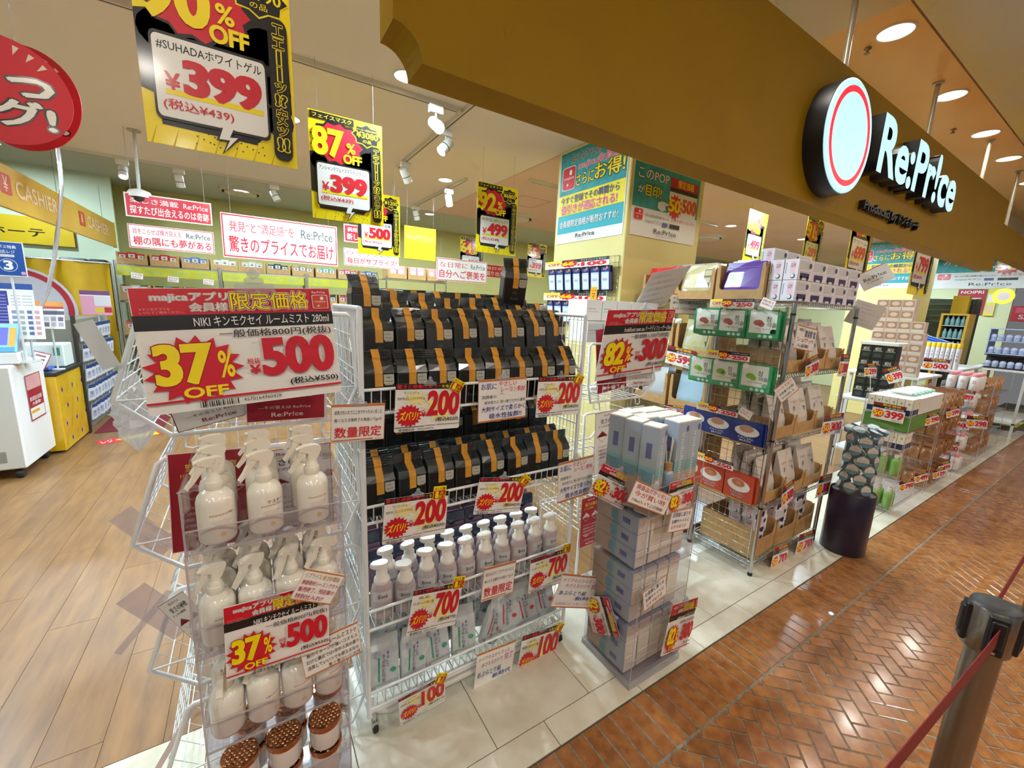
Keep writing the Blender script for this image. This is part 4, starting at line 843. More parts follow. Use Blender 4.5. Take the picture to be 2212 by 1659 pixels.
# ---- black bags with an orange ribbon
BAG = KN('black_film', '060606', '0B0C0C', 12, 0.42, 0.25, coat=0.08); BAG_SHEEN = KN('black_film_fold_sheen', '23282A', '343B3D', 25, 0.25, 0.6, coat=0.5); RIB = KN('orange_paper', 'C98A28', 'D9992F', 40, 0.55)  # fold film is a lightened copy, painting in the sheen on the bag tops
def black_bag(lab, lean=0.0, style=0):
    t = thing('black_towel_bag', lab, 'bag', (0, 0, 0), 0, 'black towel bags'); w_, d, h = 0.054, 0.036, 0.125
    MB().bbox(-w_, -d, 0, w_, d, h, BAG, 0.004).obj('body', t)
    y2, zc = lean * 0.5, h + 0.046
    L = [[(-w_, -d, h - 0.002), (0, -d, h - 0.002), (w_, -d, h - 0.002), (w_, d, h - 0.002), (0, d, h - 0.002), (-w_, d, h - 0.002)],
         [(-w_ + 0.004, -d * 0.72, h + 0.022), (0, -d * 0.80, h + 0.018), (w_ - 0.004, -d * 0.7, h + 0.023), (w_ - 0.004, d * 0.72, h + 0.022), (0, d * 0.8, h + 0.018), (-w_ + 0.004, d * 0.7, h + 0.022)],
         [(-w_, y2 - 0.004, zc), (0, y2 - 0.009, zc - 0.003), (w_, y2 - 0.003, zc + 0.001), (w_, y2 + 0.004, zc), (0, y2 + 0.006, zc - 0.001), (-w_, y2 + 0.004, zc)]]
    MB().ring(L, BAG_SHEEN, False).obj('top_fold', t)
    ya = y2 - 0.004; bz = 0.03
    band = [(-w_ - 0.001, ya - 0.004, zc - 0.004), (w_ + 0.001, ya - 0.003, zc - 0.003), (w_ + 0.001, ya + (-0.004 if style else 0.02), zc + bz), (-w_ - 0.001, ya + (-0.003 if style else 0.022), zc + bz - 0.002)]
    bm = MB().add(band + [(a, b + 0.004, c) for a, b, c in band], [(0, 1, 2, 3), (7, 6, 5, 4), (0, 4, 5, 1), (1, 5, 6, 2), (2, 6, 7, 3), (3, 7, 4, 0)], BAG_SHEEN)
    if not style:
        for k in range(4): bm.tube([(-w_, ya - 0.006 + 0.005 * k, zc + 0.002 + 0.007 * k), (w_, ya - 0.006 + 0.005 * k, zc + 0.002 + 0.007 * k)], 0.0016, BAG_SHEEN, 5)
    bm.obj('sealed_edge', t)
    pr = [(-d - 0.0012, 0.078), (-d - 0.0012, h - 0.002), (-d * 0.80 - 0.0015, h + 0.0185), (y2 - 0.0115, zc - 0.004), (ya - 0.008, zc + 0.004), (ya + (-0.0065 if style else 0.013), zc + bz)]
    vs = [(x, y, z) for y, z in pr for x in (-0.013, 0.013)]; n = len(pr)
    MB().add(vs, [(2 * i, 2 * i + 1, 2 * i + 3, 2 * i + 2) for i in range(n - 1)], RIB).obj('ribbon', t)
    lb = MB(Matrix.Translation((0, -d - 0.0006, 0)))
    lb.poly([(0.016, 0.088), (0.05, 0.088), (0.05, 0.118), (0.016, 0.118)], K('B9B6A8', 0.5)); lb.poly([(0.022, 0.082), (0.044, 0.082), (0.05, 0.088), (0.016, 0.088)], K('A9A698', 0.5)); lb.txt('100枚入', 0.02, 0.104, 0.046, 0.112, K('6A6A60', 0.5), 0); lb.txt('———', 0.02, 0.094, 0.046, 0.096, K('6A6A60', 0.5), 0); lb.obj('white_label', t)
    pm = MB(Matrix.Translation((0, -d - 0.0004, 0))); LN = K('6E6C68', 0.5)
    for a in ((-0.05, 0.12, 0.05, 0.1208), (-0.0505, 0.005, -0.0497, 0.12), (0.0497, 0.005, 0.0505, 0.12)): pm.rect(*a, LN, 0)
    for k in range(5):
        a = PI / 2 + (k - 2) * 0.55; c = (0.0 + 0.009 * math.cos(a), 0.05 + 0.011 * math.sin(a))
        pts = [(c[0] + 0.0055 * math.cos(q) * math.cos(a) - 0.0028 * math.sin(q) * math.sin(a), 0, c[1] + 0.0055 * math.cos(q) * math.sin(a) + 0.0028 * math.sin(q) * math.cos(a)) for q in [2 * PI * i / 10 for i in range(10)]]
        pm.tube(pts, 0.00035, LN, 3, True)
    pm.txt('Poittie', -0.02, 0.026, 0.02, 0.038, LN, -0.01, skew=0.2); pm.obj('front_print', t)
    return t
bags = {}
def bag(lab, x, y, z, rx=0.0, rz=0.0, style=0):
    if style not in bags: o = bags[style] = black_bag(lab, (0.0, 0.03)[style], style)
    else: o = dup(bags[style], lab)
    o.location = (x, y, z); o.rotation_euler = (rx, 0, rz); return o
N = 8
for i in range(N):
    x = RX0 + 0.062 + i * 0.1135; e = ordinal(i); r = random.uniform
    bag('black ribboned bag, top shelf front row, %s from the big sign' % e, x, RY0 + 0.055, 1.240, -0.06 + r(-0.04, 0.04), r(-0.06, 0.06), i in (3, 5))
    bag('black ribboned bag, top shelf raised middle row, %s from the big sign' % e, x + 0.03, RY0 + 0.165 + r(-0.01, 0.01), 1.372 + r(0, 0.012) + 0.003 * i, -0.12 + r(-0.05, 0.05), r(-0.08, 0.08), i in (0, 2))
    if i != 0: bag('black ribboned bag under the raised middle row, %s from the big sign' % e, x + 0.015, RY0 + 0.145, 1.240, 0, 0, 0)
    bag('black ribboned bag, top shelf rear row, %s from the big sign' % e, x + 0.02, RY0 + 0.285 + r(-0.01, 0.01), 1.43 + (0.06 if i == 0 else 0.0) + r(-0.01, 0.012), -0.1, r(-0.1, 0.1), i in (1, 2, 3, 4))
    bag('black ribboned bag, second shelf front row, %s from the big sign' % e, x, RY0 + 0.06 + r(0, 0.008), 0.858, -0.05, r(-0.12, 0.12), i % 2)
    bag('black ribboned bag, second shelf second row, %s from the big sign' % e, x + 0.01, RY0 + 0.15, 0.858, 0, r(-0.05, 0.05), 0)
    bag('black ribboned bag, second shelf upper rear row, %s from the big sign' % e, x + 0.015, RY0 + 0.26, 1.0, -0.1, r(-0.05, 0.05), 0)
for i in range(6): bag('black bag peeking out behind the rear row, %s along the back' % ordinal(i), RX0 + 0.2 + i * 0.1, RY0 + 0.375, 1.45, 0.0, 0.05 * (i % 3 - 1), i % 2)
bag('single black bag lying tilted on top of the rear row', 1.035, RY0 + 0.33, 1.615, 0.25, -0.25, 0)
# ---- pump bottles and refill packs
PUMP = clear('tinted_bottle', 'C9B6C4', 0.05, 0.1, 0.45); LIQ = K('B9A9AA', 0.25, coat=0.4)
pb0 = None
def pump(lab, x, y, z, rz, tilt=0):
    global pb0
    if pb0 is None:
        pb0 = o = thing('pump_bottle', lab, 'pump bottle', (0, 0, 0), 0, 'foam pump bottles')
        MB().lathe([(0.029, 0), (0.031, 0.004), (0.031, 0.085), (0.027, 0.105), (0.021, 0.116)], LIQ, 22, sx=1.12, sy=0.9).obj('body', o)
        MB().lathe([(0.023, 0.114), (0.025, 0.118), (0.024, 0.128), (0.018, 0.132), (0.0175, 0.150), (0.0125, 0.154), (0.0120, 0.166)], K('ECE4D8', 0.3), 18).obj('collar', o)
        MB().ring([[(0.019 * math.cos(2 * PI * k / 16) - (0.016 if abs(math.cos(2 * PI * k / 16) + 1) < 0.45 else 0) * q, 0.0165 * math.sin(2 * PI * k / 16), z_) for k in range(16)] for z_, q in ((0.166, 0.6), (0.170, 1), (0.178, 1), (0.182, 0.7))], K('F0E9DE', 0.3)).obj('pump_head', o)
        lb = MB(); 
        for k in range(8):
            a, b = -0.9 + k * 0.225, -0.9 + (k + 1) * 0.225; f = lambda u, zz: (0.0353 * math.sin(u), -0.0285 * math.cos(u), zz)
            lb.add([f(a, 0.062), f(b, 0.062), f(b, 0.096), f(a, 0.096)], [(0, 1, 2, 3)], K('C9C4C2', 0.5))
        lb.obj('paper_label', o); pm = MB(Matrix.Translation((0, -0.0285, 0))); pm.txt('Bioré', -0.014, 0.074, 0.014, 0.087, K('303040', 0.5), 0.004, 3); pm.txt('ザフェイス', -0.01, 0.066, 0.01, 0.070, K('505060', 0.5), 0); pm.obj('label_print', o)
    else: o = dup(pb0, lab)
    o.location = (x, y, z); o.rotation_euler = (tilt, 0, rz); o.scale = (1.18, 1.18, 1.18)
for i in range(10):
    pump('foam pump bottle before the refill packs, front row, %s from the big sign side' % ordinal(i), RX0 + 0.07 + i * 0.0865, RY0 + 0.06 + random.uniform(-0.005, 0.005), 0.443, random.uniform(-0.4, 0.4), 0.18 if i == 1 else 0)
for i in range(9):
    pump('foam pump bottle in the second row, %s from the big sign side' % ordinal(i), RX0 + 0.113 + i * 0.0865, RY0 + 0.142, 0.443, random.uniform(-0.4, 0.4))
NAVY = K('1A1E3A', 0.35, coat=0.3); rf0 = None
for j in range(3):
    for i in range(9):
        lab = 'navy and mauve refill pack, %s row from the front, %s from the big sign side' % (RN[j], ordinal(i))
        if rf0 is None:
            rf0 = o = thing('refill_pack', lab, 'refill pack', (0, 0, 0), 0, 'navy refill packs')
            MB().ring([[(-0.044, -0.014, 0), (0.044, -0.014, 0), (0.044, 0.014, 0), (-0.044, 0.014, 0)], [(-0.045, -0.017, 0.06), (0.045, -0.017, 0.06), (0.045, 0.017, 0.06), (-0.045, 0.017, 0.06)], [(-0.044, -0.002, 0.165), (0.044, -0.002, 0.165), (0.044, 0.002, 0.165), (-0.044, 0.002, 0.165)]], K('8E7484', 0.35, coat=0.3), False).obj('pouch', o)
            pm = MB(Matrix.Translation((0, -0.0185, 0))); pm.poly([(-0.044, 0.115), (0.044, 0.115), (0.044, 0.164), (-0.044, 0.164)], NAVY); pm.disc(-0.02, 0.122, 0.017, 0.017, NAVY); pm.txt('毛穴', -0.032, 0.118, -0.008, 0.13, K('B9B6C8', 0.5), 0.005); pm.txt('角栓落ちすっきり', -0.002, 0.122, 0.04, 0.130, K('8A88A0', 0.5), 0.0); pm.obj('front_print', o)
        else: o = dup(rf0, lab)
        o.location = (RX0 + 0.075 + i * 0.097, RY0 + 0.215 + j * 0.055, 0.443 + j * 0.055); o.rotation_euler = (-0.15, 0, 0)
        if j: pass
MB_step = MB().box(RX0 + 0.02, RY0 + 0.25, 0.441, RX1 - 0.02, RY0 + 0.29, 0.495, K('3A3644', 0.6)).box(RX0 + 0.02, RY0 + 0.30, 0.441, RX1 - 0.02, RY0 + 0.43, 0.55, K('3A3644', 0.6)).obj('step_riser')
tag(MB_step, 'dark stepped riser under the navy refill packs', 'riser')
# ---- oil blotting sheet packs on the lowest shelf
tp = {}
def tissue(lab, x, y, z, rx, ry, rz, kind):
    if kind not in tp:
        g_ = ('3F9A78', 'C8485A')[kind]; tp[kind] = o = thing('blotting_pack', lab, 'pack', (0, 0, 0), 0, 'blotting sheet packs')
        w_ = 0.042
        L = [[(-w_, -0.002, 0), (w_, -0.002, 0), (w_, 0.002, 0), (-w_, 0.002, 0)], [(-w_, -0.009, 0.018), (w_, -0.009, 0.018), (w_, 0.008, 0.018), (-w_, 0.008, 0.018)], [(-w_, -0.011, 0.07), (w_, -0.011, 0.07), (w_, 0.009, 0.07), (-w_, 0.009, 0.07)], [(-w_, -0.008, 0.115), (w_, -0.008, 0.115), (w_, 0.007, 0.115), (-w_, 0.007, 0.115)], [(-w_, -0.0015, 0.130), (w_, -0.0015, 0.130), (w_, 0.0015, 0.130), (-w_, 0.0015, 0.130)], [(-w_ + 0.001, -0.001, 0.158), (w_ - 0.001, -0.0012, 0.158), (w_ - 0.001, 0.001, 0.158), (-w_ + 0.001, 0.001, 0.158)]]
        MB().ring(L, KN('silver_film', 'B9BDBE', 'D6DADA', 18, 0.25, 0.4, coat=0.4), False).obj('pouch', o)
        pm = MB(Matrix.Translation((0, -0.0115, 0)))
        pm.rect(-0.021, 0.03, -0.016, 0.095, K(g_, 0.5))
        for k, ch in enumerate('進化した'): pm.txt(ch, 0.004, 0.100 - k * 0.011, 0.012, 0.109 - k * 0.011, K('2A3A8A', 0.5), 0.005)
        for k, ch in enumerate('あぶらとり紙'): pm.txt(ch, -0.009, 0.092 - k * 0.013, 0.0, 0.103 - k * 0.013, K('333A48', 0.5), 0.005)
        pm.disc(-0.022, 0.105, 0.009, 0.009, K('AEB6C6', 0.5), 14); pm.disc(0.024, 0.055, 0.009, 0.007, K(g_, 0.5), 12); pm.rect(-0.03, 0.008, 0.03, 0.02, K('C9D4D8', 0.5)); pm.obj('front_print', o)
    else: o = dup(tp[kind], lab)
    o.location = (x, y, z); o.rotation_euler = (rx, ry, rz); o.scale = (1.28, 1.28, 1.28)
for i in range(8):
    tissue('silver blotting sheet pack in the front row, %s from the caster' % ordinal(i), RX0 + 0.07 + i * 0.113, RY0 + 0.05 + random.uniform(0, 0.015), 0.112 + (0.01 if i > 4 else 0), -0.28 + random.uniform(-0.1, 0.1), random.choice((-0.14, 0.02, 0.1, 0.16)) if i != 4 else 0.6, random.uniform(-0.2, 0.2), 0 if i < 4 else 1)
for i in range(8):
    tissue('silver blotting sheet pack in the rear row, %s from the caster' % ordinal(i), RX0 + 0.085 + i * 0.11, RY0 + 0.15, 0.125, -0.32, random.uniform(-0.15, 0.15), random.uniform(-0.2, 0.2), 0 if i < 5 else 1)
for i in range(8):
    tissue('silver blotting sheet pack at the back of the lowest shelf, %s from the caster' % ordinal(i), RX0 + 0.1 + i * 0.1, RY0 + 0.25, 0.16, -0.3, random.uniform(-0.15, 0.15), random.uniform(-0.2, 0.2), 0 if i < 5 else 1)
# ================================================================ acrylic tower of diffuser cartons
TX0, TX1, TY0, TY1 = 1.285, 1.613, 0.968, 1.262
TZ = [0.03, 0.285, 0.54, 0.795]
tag(MB().bbox(TX0 - 0.006, TY0 - 0.006, 0, TX1 + 0.006, TY1 + 0.006, 0.028, ACRE, 0.002).obj('foot_plate'), 'clear foot plate of the acrylic tower', 'plinth')
for z, s in zip(TZ, ('lowest', 'second', 'third')): acrylic_case('clear acrylic tower case of pale cartons, %s from the floor' % s, TX0, TY0, z, TX1, TY1, z + 0.251, 0.10)
acrylic_case('shallow top tray of the acrylic tower', TX0, TY0, TZ[3], TX1, TY1, TZ[3] + 0.19, 0.12)
def grad_mat(name, stops, axis):
    mt = bpy.data.materials.new(name); mt.use_nodes = True; nt = mt.node_tree; b = nt.nodes['Principled BSDF']; b.inputs['Roughness'].default_value = 0.5
    tc = nt.nodes.new('ShaderNodeTexCoord'); sp_ = nt.nodes.new('ShaderNodeSeparateXYZ'); cr = nt.nodes.new('ShaderNodeValToRGB'); nt.links.new(tc.outputs['Generated'], sp_.inputs[0]); nt.links.new(sp_.outputs[axis], cr.inputs[0]); nt.links.new(cr.outputs[0], b.inputs['Base Color'])
    e = cr.color_ramp.elements
    for i, (p_, c) in enumerate(stops):
        k = e[i] if i < 2 else e.new(p_); k.position = p_; k.color = lin(c)
    return mt
CBOX = grad_mat('printed_carton_sea', ((0.0, 'B39A84'), (1.0, 'A9B4C6'), (0.40, 'BAA48E'), (0.43, '7AA4A4'), (0.53, '86ABAE'), (0.56, 'A3B2B4')), 2)
ct0 = None
def carton(lab, M):
    global ct0
    if ct0 is None:
        ct0 = o = thing('diffuser_carton', lab, 'carton', (0, 0, 0), 0, 'pale diffuser cartons'); s = 0.037
        MB().box(-s, -s, 0.0, s, s, 0.232, CBOX).obj('sleeve', o); MB().bbox(-s + 0.001, -s + 0.001, 0.231, s - 0.001, s - 0.001, 0.236, K('E3DACB', 0.6), 0.0015).obj('end_flap', o)
        MB().bbox(-s + 0.001, -s + 0.001, -0.004, s - 0.001, s - 0.001, 0.001, K('DCD8CE', 0.6), 0.0015).obj('end_flap', o)
        pm = MB(Matrix.Translation((0, -s, 0)) @ Matrix.Rotation(PI / 2, 4, 'Y')); pm.txt('irodoRoom', -0.205, -0.008, -0.075, 0.012, K('D6DCE6', 0.5), 0.004); pm.disc(-0.215, 0.022, 0.009, 0.009, K('5A6486', 0.5), 14)
        for cx, cz, r_ in ((-0.05, 0.012, 0.017), (-0.028, -0.014, 0.015)): pm.disc(cx, cz, r_, r_, K('7C93A8', 0.5), 16)
        pm.obj('front_print', o)
        pm = MB(Matrix.Translation((-s, 0, 0)) @ Matrix.Rotation(-PI / 2, 4, 'Z')); pm.poly([(-0.02, 0.085), (0.03, 0.085), (0.018, 0.1), (0.03, 0.115), (-0.02, 0.115)], K('6FA0AA', 0.5)); pm.rect(-0.012, 0.15, 0.012, 0.19, K('6A6C98', 0.5)); pm.obj('side_print', o)
    else: o = dup(ct0, lab)
    o.matrix_world = M; return o
for j in range(3):
    for i in range(4):
        if (i, j) == (1, 0): continue
        x = TX0 + 0.047 + i * 0.077; y = TY0 + 0.05 + j * 0.088 + (0.0 if i < 1 else 0.028 if i == 1 else 0.012)
        carton('upright pale blue carton on the tower top, %s row, %s from the rack' % (RN[j], ordinal(i)), Matrix.Translation((x, y, TZ[3] + 0.008)) @ Matrix.Scale(1.0, 4) @ Matrix.Rotation((0.25 if i == 0 else -0.02), 4, 'Z') @ Matrix.Diagonal((1, 1, 1.55, 1)))
LAY = Matrix.Rotation(-PI / 2, 4, 'X')
for k in range(3):
    for lv in range(3):
        for i in range(4):
            if k == 0 and lv == 2 and i == 3: pass
            M = Matrix.Translation((TX0 + 0.046 + i * 0.078, TY1 - 0.012, TZ[k] + 0.043 + lv * 0.0765)) @ Matrix.Rotation(PI / 2, 4, 'X') @ Matrix.Rotation(random.uniform(-0.01, 0.01), 4, 'Y')
            carton('pale carton lying in the %s tower case, layer %s, %s from the rack' % (('lowest', 'second', 'third')[k], ('one', 'two', 'three')[lv], ordinal(i)), M)
df = thing('reed_diffuser', 'small grey reed diffuser with three white reeds before cartons', 'diffuser', (TX0 + 0.135, TY0 + 0.035, TZ[3] + 0.004))
MB().lathe([(0.024, 0), (0.026, 0.004), (0.026, 0.150), (0.022, 0.165), (0.014, 0.170)], K('8FA0B4', 0.2, coat=0.4), 20).obj('bottle', df); MB().lathe([(0.017, 0.168), (0.017, 0.200)], K('B98A5A', 0.5), 16).obj('wooden_collar', df)
for a, b in ((-0.02, 0.01), (0.0, -0.012), (0.026, 0.012)): MB().tube([(a * 0.1, b * 0.1, 0.16), (a, b, 0.30)], 0.002, K('E9E3D6', 0.6), 6).obj('reed', df)
# tower signs
for lab, q, kw in (
    ('300 yen member sign on the tower corner toward the wire rack', ((1290, 998), (1368, 1032), (1355, 1107), (1284, 1068)), dict(x=1.262, yaw=0.75)),
    ('300 yen member sign on the tower corner toward the chrome rack', ((1442, 1045), (1499, 1030), (1493, 1093), (1445, 1111)), dict(y=0.945)),
    ('300 yen member sign hung low before the tower foot', ((1429, 1324), (1489, 1304), (1502, 1380), (1450, 1401)), dict(y=0.94)),
    ('300 yen member sign turned sideways on the tower flank', ((1300, 1259), (1328, 1353), (1291, 1389), (1273, 1316)), dict(x=1.272))):
    price_sign('price_sign', lab, q, m82, GM, cs=0.9, **kw)
h3 = d_hand((('廃番品だから安い!', 0.06, 0.68, 0.95, 0.9, 'C84A50'), ('今が買い時', 0.06, 0.38, 0.9, 0.62, 'D05A4A'), ('170ml入ってこの価格!', 0.06, 0.12, 0.9, 0.28, '8A5A50')))
price_sign('hand_lettered_card', 'tilted pink hand-lettered card between the two upper tower signs', ((1373, 1038), (1453, 1069), (1433, 1116), (1358, 1083)), h3, GH, y=0.935)
h4 = d_hand((('お部屋に香りを', 0.08, 0.66, 0.92, 0.86, '3A3A6A'), ('玄関やトイレに', 0.08, 0.4, 0.9, 0.56, '3A3A6A'), ('おすすめです', 0.1, 0.15, 0.8, 0.3, 'C06A6A')))
price_sign('hand_lettered_card', 'small hand-lettered card under the tower sign toward the chrome rack', ((1447, 1107), (1493, 1095), (1493, 1142), (1447, 1148)), h4, GH, y=0.95, clip=False)
price_sign('hand_lettered_card', 'small tilted hand-lettered card in the middle of the tower', ((1386, 1283), (1433, 1244), (1444, 1280), (1394, 1319)), h4, GH, y=0.955)
# ================================================================ generic goods
def carton_box(name, lab, cat, x0, y0, z0, dx, dy, dz, mt, prints=None, group=None, b=0.0015):
    """closed carton; prints: list of (face, fn) with face 'x' (looks to -x) or 'y' (looks to -y), drawn in a unit square"""
    t = thing(name, lab, cat, (x0, y0, z0), 0, group)
    MB().bbox(0, 0, 0, dx, dy, dz, mt, b).obj('box', t)
    for f, fn in prints or ():
        X = Matrix.Diagonal((dx, 1, dz, 1)) if f == 'y' else Matrix.Translation((0, dy, 0)) @ Matrix.Rotation(-PI / 2, 4, 'Z') @ Matrix.Diagonal((dy, 1, dz, 1))
        pm = MB(X); fn(pm); pm.obj('front_print' if f == 'y' else 'side_print', t)
    return t
def tray(lab, x0, y0, z0, W, D, H, face='y', cut=0.55, group='open cardboard trays', rz=0):
    """open cardboard display tray with a cut-out front, front looks to local -y"""
    t = thing('cardboard_tray', lab, 'cardboard box', (x0, y0, z0), rz, group); e = 0.004
    MB().box(0, 0, 0, W, D, e, CARD).obj('base', t)
    for x in (0, W - e):
        MB().prism([(0, e), (D, e), (D, H), (0.02, H), (0, H - 0.03)], x, x + e, CARD, 'x').obj('side', t)
    MB().box(e, D - e, e, W - e, D, H, CARD).obj('back', t)
    h = H * (1 - cut); r = 0.02; p = [(e, e), (W - e, e), (W - e, H), (W - 0.022, H), (W - 0.025, h + r), (W - 0.025 - r * 0.3, h + r * 0.3), (W - 0.025 - r, h), (0.025 + r, h), (0.025 + r * 0.3, h + r * 0.3), (0.025, h + r), (0.022, H), (e, H)]
    MB().prism(p[::-1], 0, e, CARD).obj('front', t); return t
def pouch(name, lab, cat, w_, h, th, mt, print_fn=None, group=None):
    """stand-up film pouch, front looks to -y, base at z 0"""
    t = thing(name, lab, cat, (0, 0, 0), 0, group); a = w_ / 2
    L = [[(-a * 0.94, -th, 0), (0, -th * 1.15, 0), (a * 0.94, -th, 0), (a * 0.94, th, 0), (0, th * 1.15, 0), (-a * 0.94, th, 0)], [(-a * 0.98, -th * 1.1, h * 0.3), (0, -th * 1.4, h * 0.3), (a * 0.98, -th * 1.1, h * 0.3), (a * 0.98, th * 1.1, h * 0.3), (0, th * 1.4, h * 0.3), (-a * 0.98, th * 1.1, h * 0.3)],
         [(-a, -th * 0.5, h * 0.72), (0, -th * 0.7, h * 0.72), (a, -th * 0.5, h * 0.72), (a, th * 0.5, h * 0.72), (0, th * 0.7, h * 0.72), (-a, th * 0.5, h * 0.72)], [(-a, -0.001, h), (0, -0.0015, h * 0.985), (a, -0.001, h), (a, 0.001, h), (0, 0.001, h * 0.985), (-a, 0.001, h)]]
    MB().ring(L, mt, False).obj('pouch', t)
    if print_fn:
        sl = math.atan2(th * 0.9, h * 0.5); pm = MB(Matrix.Translation((-a, -th * 1.45, 0)) @ Matrix.Rotation(-sl * 0.6, 4, 'X') @ Matrix.Diagonal((w_, 1, h, 1))); print_fn(pm); pm.obj('front_print', t)
    return t
def flatpack(name, lab, cat, w_, h, mt, print_fn, group=None):
    """flat sheet-mask pack hung by a hole, front looks to local -y, hung from its top at z 0"""
    t = thing(name, lab, cat, (0, 0, 0), 0, group); a = w_ / 2
    L = [[(-a + 0.003, -0.001, -h), (a - 0.003, -0.001, -h), (a - 0.003, 0.001, -h), (-a + 0.003, 0.001, -h)], [(-a, -0.005, -h + 0.012), (a, -0.005, -h + 0.012), (a, 0.004, -h + 0.012), (-a, 0.004, -h + 0.012)], [(-a, -0.005, -0.03), (a, -0.005, -0.03), (a, 0.004, -0.03), (-a, 0.004, -0.03)], [(-a + 0.002, -0.001, 0), (a - 0.002, -0.001, 0), (a - 0.002, 0.001, 0), (-a + 0.002, 0.001, 0)]]
    MB().ring(L, mt, False).obj('pouch', t)
    pm = MB(Matrix.Translation((-a, -0.0055, -h)) @ Matrix.Diagonal((w_, 1, h, 1))); print_fn(pm); pm.obj('front_print', t); return t
# ================================================================ chrome rack with grid end
CX0, CX1, CY0, CY1, CH = 2.572, 3.432, 1.142, 1.572, 1.69
cr = thing('chrome_shelf_rack', 'chrome wire shelving rack with mask packs on its grid end', 'rack', (CX0, CY0, 0)); CW, CD = CX1 - CX0, CY1 - CY0
for x in (0, CW):
    for y in (0, CD):
        po = MB().tube([(x, y, 0.02), (x, y, CH)], 0.0125, CHROME, 12).obj('post', cr); MB().lathe([(0.014, 0), (0.014, 0.02), (0.012, 0.024)], K('1A1A1A', 0.5), 12, (x, y, 0)).obj('foot', po)
        for z in (1.62, 0.88, 0.45): MB().lathe([(0.0145, z), (0.0145, z + 0.012)], K('151515', 0.5), 12, (x, y, 0)).obj('collar', po)
CZ = [0.085, 0.455, 0.875, 1.285, 1.70]
for z in CZ:
    mb = MB()
    for y in (0, CD):
        for dz in (0, -0.022): mb.tube([(0, y, z + dz), (CW, y, z + dz)], 0.003, CHROME, 6)
    for x in (0, CW):
        for dz in (0, -0.022): mb.tube([(x, 0, z + dz), (x, CD, z + dz)], 0.003, CHROME, 6)
    sh = mb.obj('shelf_frame', cr); wm = MB()
    for i in range(30):
        x = CW * i / 30; wm.tube([(x, 0, z - 0.022), (x + CW / 60, 0, z), (x + CW / 30, 0, z - 0.022)], 0.0018, CHROME, 4); wm.tube([(x + 0.01, 0, z + 0.001), (x + 0.01, CD, z + 0.001)], 0.0018, CHROME, 4)
    tag(wm.obj('shelf_wires', sh), kind='stuff')
gp = MB().tube([(-0.022, 0.02, 0.04), (-0.022, CD - 0.01, 0.04), (-0.022, CD - 0.01, 1.665), (-0.022, 0.02, 1.665)], 0.0032, CHROME, 6, True).obj('grid_frame', cr); wm = MB()
for i in range(1, 9): wm.tube([(-0.022, 0.02 + i * 0.0445, 0.04), (-0.022, 0.02 + i * 0.0445, 1.665)], 0.0016, CHROME, 4)
for i in range(1, 34): wm.tube([(-0.0235, 0.02, 0.04 + i * 0.048), (-0.0235, CD - 0.01, 0.04 + i * 0.048)], 0.0016, CHROME, 4)
tag(wm.obj('grid_wires', gp), kind='stuff')
# ---- mask packs hung on the grid end (they look to -x)
def d_green(fruit):
    def f(m):
        m.rect(0.08, 0.2, 0.92, 0.95, K('D9DDD0', 0.4)); m.disc(0.85, 0.26, 0.1, 0.1, K('2E8E5A', 0.4), 12, 0); m.disc(0.18, 0.9, 0.1, 0.1, PWHT); m.disc(0.36, 0.56, 0.15, 0.1, K(fruit, 0.4)); m.disc(0.46, 0.5, 0.1, 0.09, K(fruit, 0.4), 16, 0)
        m.txt('참', 0.6, 0.6, 0.76, 0.78, PBLK, 0.0); m.txt('이슬', 0.64, 0.42, 0.92, 0.58, PBLK, 0.0); m.txt('수딩 마스크', 0.3, 0.32, 0.75, 0.38, K('6A6A60', 0.5), 0); 
        for i in range(3): m.disc(0.45 + i * 0.17, 0.1, 0.06, 0.055, K('BFD8C4', 0.4), 12, 1 if i == 0 else 0)
    return f
def d_cup(sau, liq, txtc):
    def f(m):
        m.disc(0.52, 0.58, 0.40, 0.22, K('E8E4DE', 0.3)); m.disc(0.5, 0.66, 0.26, 0.16, K('D8D2C8', 0.3)); m.disc(0.5, 0.67, 0.23, 0.135, K(liq, 0.3)); m.disc(0.52, 0.66, 0.1, 0.06, K('C98A60', 0.3))
        m.txt('FACIAL', 0.26, 0.25, 0.78, 0.34, K(txtc, 0.4), 0.004); m.txt('MASK', 0.32, 0.14, 0.72, 0.23, K(txtc, 0.4), 0.004); m.rect(0, 0.03, 1, 0.08, K('B8943A', 0.4))
    return f
kinds = [('green mask pack with red fruit', K('2F8F5C', 0.25, coat=0.4), d_green('A85A48')), ('green mask pack with green fruit', K('3F9E6A', 0.25, coat=0.4), d_green('7FB43A')), ('navy mask pack with a cup', K('182F82', 0.25, coat=0.4), d_cup('E8E4DE', 'B98A78', 'C8CCE0')), ('red mask pack with a cup', K('C2452E', 0.25, coat=0.4), d_cup('F0ECE4', 'C06A4A', 'B0B0B0'))]
RZ = [1.645, 1.335, 0.995, 0.665]
